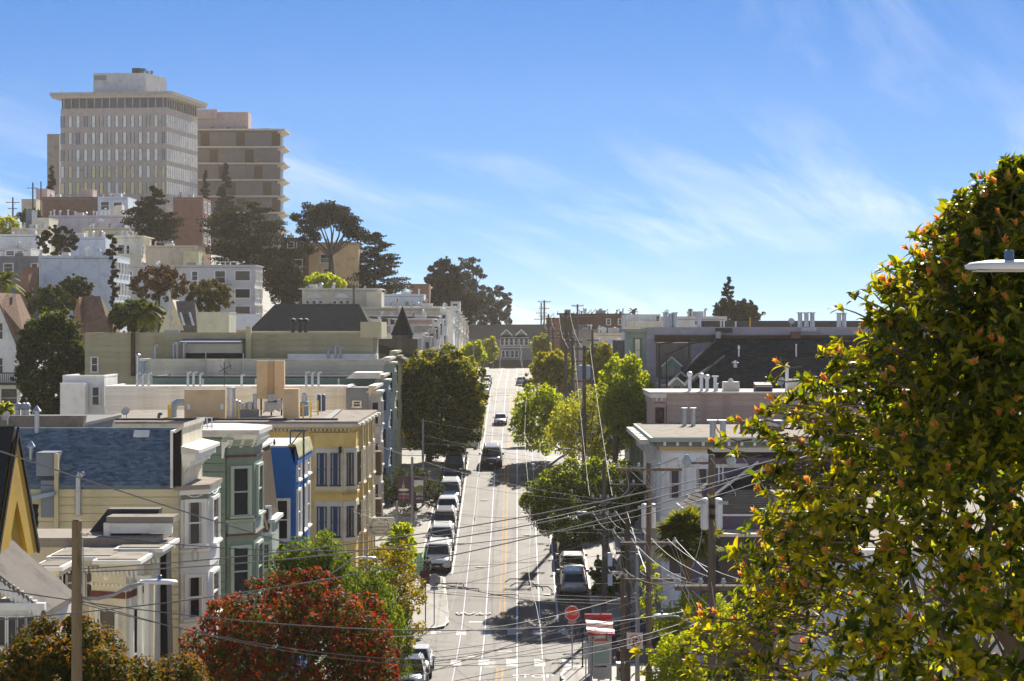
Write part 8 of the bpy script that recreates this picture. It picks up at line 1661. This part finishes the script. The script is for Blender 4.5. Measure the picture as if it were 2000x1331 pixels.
# ------------------------------------------------------------------ people
def person(label, loc, J, rad, cols, face=-90, cat='person'):
    """J: joint name -> local position (z up from feet); one skinned body, hair and bag as children"""
    h = thing('person', label, cat, loc)
    names = list(J); E = [('pelvis', 'chest'), ('chest', 'neck'), ('neck', 'head'), ('head', 'crown')]
    for s_ in 'lr': E += [('chest', 'sh'+s_), ('sh'+s_, 'el'+s_), ('el'+s_, 'ha'+s_), ('pelvis', 'hip'+s_), ('hip'+s_, 'kn'+s_), ('kn'+s_, 'an'+s_), ('an'+s_, 'to'+s_)]
    V = [J[n] for n in names]; ed = [(names.index(a), names.index(b)) for a, b in E]; rd = [rad(n) for n in names]
    for s_ in 'lr':                          # five short fingers rooted in the palm
        p = Vector(J['ha'+s_]); d = (p-Vector(J['el'+s_])).normalized(); sd_ = d.orthogonal().normalized()
        for q in range(5):
            k = len(V); off = sd_*(q-2)*0.019; ln = (0.055, 0.085, 0.095, 0.088, 0.07)[q]; dd_ = (d+sd_*(q-2)*0.12+(sd_*-0.9 if q == 0 else Vector((0, 0, 0)))).normalized()
            V += [tuple(p+off*0.7+d*0.04), tuple(p+off+dd_*ln)]; rd += [0.011, 0.009]; ed += [(names.index('ha'+s_), k), (k, k+1)]
    me = bpy.data.meshes.new('body'); me.from_pydata(V, ed, []); o = bpy.data.objects.new('b', me); C.objects.link(o)
    sk = o.modifiers.new('s', 'SKIN'); sb = o.modifiers.new('u', 'SUBSURF'); sb.levels = 1; sk.use_smooth_shade = True
    for i, sv in enumerate(me.skin_vertices[0].data): sv.radius = (rd[i], rd[i]); sv.use_root = (i == names.index('pelvis'))
    dg = bpy.context.evaluated_depsgraph_get(); m2 = bpy.data.meshes.new_from_object(o.evaluated_get(dg)); bpy.data.objects.remove(o); m2.name = 'body'
    m2.materials.clear()
    for c_ in cols: m2.materials.append(M[c_])
    grp = {'pelvis': 1, 'chest': 0, 'neck': 2, 'head': 2, 'crown': 2}
    for s_ in 'lr': grp.update({'sh'+s_: 0, 'el'+s_: 0, 'ha'+s_: 2, 'hip'+s_: 1, 'kn'+s_: 1, 'an'+s_: 1, 'to'+s_: 3})
    vv = [Vector(J[n]) for n in names]; hz = J['ha'+'l']
    for pl_ in m2.polygons:
        c_ = pl_.center; pl_.material_index = grp[min(names, key=lambda n: (Vector(J[n])-c_).length-(0.06 if n == 'chest' else 0))]
    b = bpy.data.objects.new('body', m2); C.objects.link(b); b.parent = h
    hd = Vector(J['head']); cr = Vector(J['crown'])
    hc = (hd+cr)/2; fwd = Vector((math.cos(R(face)), math.sin(R(face)), 0)); sd_ = Vector((-fwd.y, fwd.x, 0))
    B = MB(); n = 10
    for i in range(6):
        ph = i/5*1.75
        for j in range(n): a = 2*math.pi*j/n; B.v.append(tuple(hc-fwd*0.015+Vector((0.105*math.sin(ph)*math.cos(a), 0.115*math.sin(ph)*math.sin(a), 0.04+0.12*math.cos(ph)))))
    for i in range(5):
        for j in range(n): B.f.append((i*n+j, i*n+(j+1) % n, (i+1)*n+(j+1) % n, (i+1)*n+j))
    B2 = MB(); B2.v = [tuple(Vector(v)+Vector(loc)) for v in B.v]; B2.f = B.f; B2.build('hair', 'hair', h, True)
    o3 = Vector(loc); nose = hc+fwd*0.105+Vector((0, 0, -0.02))
    MB().prism([o3+nose+sd_*0.014+Vector((0, 0, -.02)), o3+nose-sd_*0.014+Vector((0, 0, -.02)), o3+nose+Vector((0, 0, .03))], fwd*0.02).build('nose', 'skin', h)
    for s_ in (-1, 1):
        MB().lathe(o3+hc+fwd*0.095+sd_*0.034*s_+Vector((0, 0, 0.02)), [(0.012, -0.006), (0.012, 0.006)], 6, 'y').build('eye', 'black', h)
        MB().lathe(o3+hc+sd_*0.10*s_, [(0.012, -0.03), (0.022, 0), (0.012, 0.03)], 6).build('ear', 'skin', h)
    MB().prism([o3+hc+fwd*0.095+sd_*0.025+Vector((0, 0, -.075)), o3+hc+fwd*0.095-sd_*0.025+Vector((0, 0, -.075)), o3+hc+fwd*0.095-sd_*0.02+Vector((0, 0, -.067)), o3+hc+fwd*0.095+sd_*0.02+Vector((0, 0, -.067))], fwd*0.01).build('mouth', 'maroon', h)
    return h
RAD = {'pelvis': .145, 'chest': .155, 'neck': .06, 'head': .085, 'crown': .07, 'sh': .065, 'el': .047, 'ha': .034, 'hip': .095, 'kn': .062, 'an': .045, 'to': .035}
rad = lambda n: RAD.get(n, RAD.get(n[:-1], .05))
def stand(fw=(0, -1), hl=None, hr=None, step=0.08):
    fx, fy = fw; sx, sy = -fy, fx; q = lambda s, f, z: (sx*s+fx*f, sy*s+fy*f, z)
    J = {'pelvis': q(0, 0, .95), 'chest': q(0, .02, 1.28), 'neck': q(0, .02, 1.47), 'head': q(0, .04, 1.56), 'crown': q(0, .03, 1.68)}
    for s_, g_ in (('l', -1), ('r', 1)):
        J.update({'sh'+s_: q(.185*g_, .02, 1.38), 'el'+s_: q(.235*g_, -.02, 1.10), 'ha'+s_: q(.22*g_, .10, .86), 'hip'+s_: q(.10*g_, 0, .88), 'kn'+s_: q(.11*g_, .03+step*g_, .48), 'an'+s_: q(.11*g_, step*g_, .08), 'to'+s_: q(.12*g_, .17+step*g_, .035)})
    if hl: J['hal'] = q(*hl[1]); J['ell'] = q(*hl[0])
    if hr: J['har'] = q(*hr[1]); J['elr'] = q(*hr[0])
    return J
g = lambda x, y: (x, y, zsm(y)+0.155)
person('person in black clothes waiting behind the bus shelter with hands together', g(5.35, 104.6), stand((-1, -0.3), ((-.24, .05, 1.10), (-.05, .26, 1.05)), ((.24, .05, 1.10), (.05, .26, 1.05))), rad, ('clothdark', 'clothdark', 'skin', 'clothdark'), 195)
person('person in a grey top standing on the right pavement beside the parked cars', g(5.45, 134.0), stand((-0.6, -0.8), ((-.25, .08, 1.12), (-.12, .32, 1.15)), None), rad, ('clothgrey', 'clothdark', 'skin', 'clothdark'), 230)
person('person in dark clothes standing in the road at the crest by the large tree', (-3.8, 194.5, zsm(194.5)+0.012), stand((0.3, 0.95)), rad, ('clothdark', 'clothblue', 'skin', 'clothdark'), 70)
# cyclist
def cyclist():
    y = 133.6; x = -6.0; z = zsm(y)+0.145; o = Vector((x, y, z)); h = thing('bicycle', 'dark bicycle under the rider next to the parked white SUV', 'bicycle', o)
    for yy in (-0.52, 0.52):
        pts = [o+Vector((0, yy+0.33*math.cos(2*math.pi*i/18), 0.345+0.33*math.sin(2*math.pi*i/18))) for i in range(19)]
        w_ = MB().tube(pts, 0.018, 5, False).build('wheel', 'rubber', h)
        B = MB()
        for i in range(8): a = 2*math.pi*i/8; B.tube([o+Vector((0, yy, .345)), o+Vector((0, yy+.32*math.cos(a), .345+.32*math.sin(a)))], 0.004, 3, False)
        B.build('spokes', 'galv', w_)
    q = lambda yy, zz: o+Vector((0, yy, zz)); fr = MB()
    for a, b in (((0.52, .345), (0.08, .30)), ((0.08, .30), (0.22, .82)), ((0.22, .78), (-0.36, .84)), ((0.08, .30), (-0.36, .80)), ((-0.34, .92), (-0.52, .345)), ((0.52, .345), (0.22, .76))): fr.tube([q(*a), q(*b)], 0.02, 6)
    fr.build('frame', 'darkmetal', h); MB().box(x-.07, x+.07, y+.10, y+.36, z+.84, z+.89).build('saddle', 'black', h)
    MB().tube([o+Vector((-.28, -.30, 1.0)), o+Vector((-.1, -.36, .98)), o+Vector((.1, -.36, .98)), o+Vector((.28, -.30, 1.0))], 0.014, 6).build('handlebar', 'darkmetal', h)
    MB().box(x-.14, x-.06, y+.03, y+.13, z+.14, z+.17).box(x+.06, x+.14, y+.03, y+.13, z+.42, z+.45).build('pedals', 'black', h)
    J = {'pelvis': (0, .22, .98), 'chest': (0, .02, 1.30), 'neck': (0, -.08, 1.45), 'head': (0, -.12, 1.54), 'crown': (0, -.12, 1.66)}
    for s_, g_ in (('l', -1), ('r', 1)):
        J.update({'sh'+s_: (.185*g_, -.02, 1.39), 'el'+s_: (.27*g_, -.12, 1.16), 'ha'+s_: (.27*g_, -.30, 1.03), 'hip'+s_: (.10*g_, .20, .93), 'kn'+s_: (.12*g_, -.14 if g_ > 0 else -.02, .78 if g_ > 0 else .58), 'an'+s_: (.10*g_, .06, .50 if g_ > 0 else .22), 'to'+s_: (.10*g_, -.06, .465 if g_ > 0 else .185)})
    p = person('cyclist in dark clothes and helmet riding towards the camera', tuple(o), J, rad, ('clothdark', 'clothdark', 'skin', 'clothdark'), -90)
    hc = o+Vector((0, -.12, 1.63)); MB().lathe(hc, [(.125, -.01), (.125, .03), (.10, .09), (.05, .125), (.01, .13)], 12).build('helmet', 'black', p, True)
cyclist()
# ------------------------------------------------------------------ air
hz = MB().box(-560, 560, -380, 960, -60, 110).build('haze', 'ground'); hz.data.materials.clear(); hz['kind'] = 'stuff'
m = bpy.data.materials.new('haze'); m.use_nodes = True; t = m.node_tree; t.nodes.clear(); o_ = t.nodes.new('ShaderNodeOutputMaterial'); pv = t.nodes.new('ShaderNodeVolumePrincipled')
pv.inputs['Color'].default_value = (1.0, 0.93, 0.82, 1); pv.inputs['Density'].default_value = HAZE; pv.inputs['Anisotropy'].default_value = 0.3
t.links.new(pv.outputs[0], o_.inputs['Volume']); hz.data.materials.append(m)
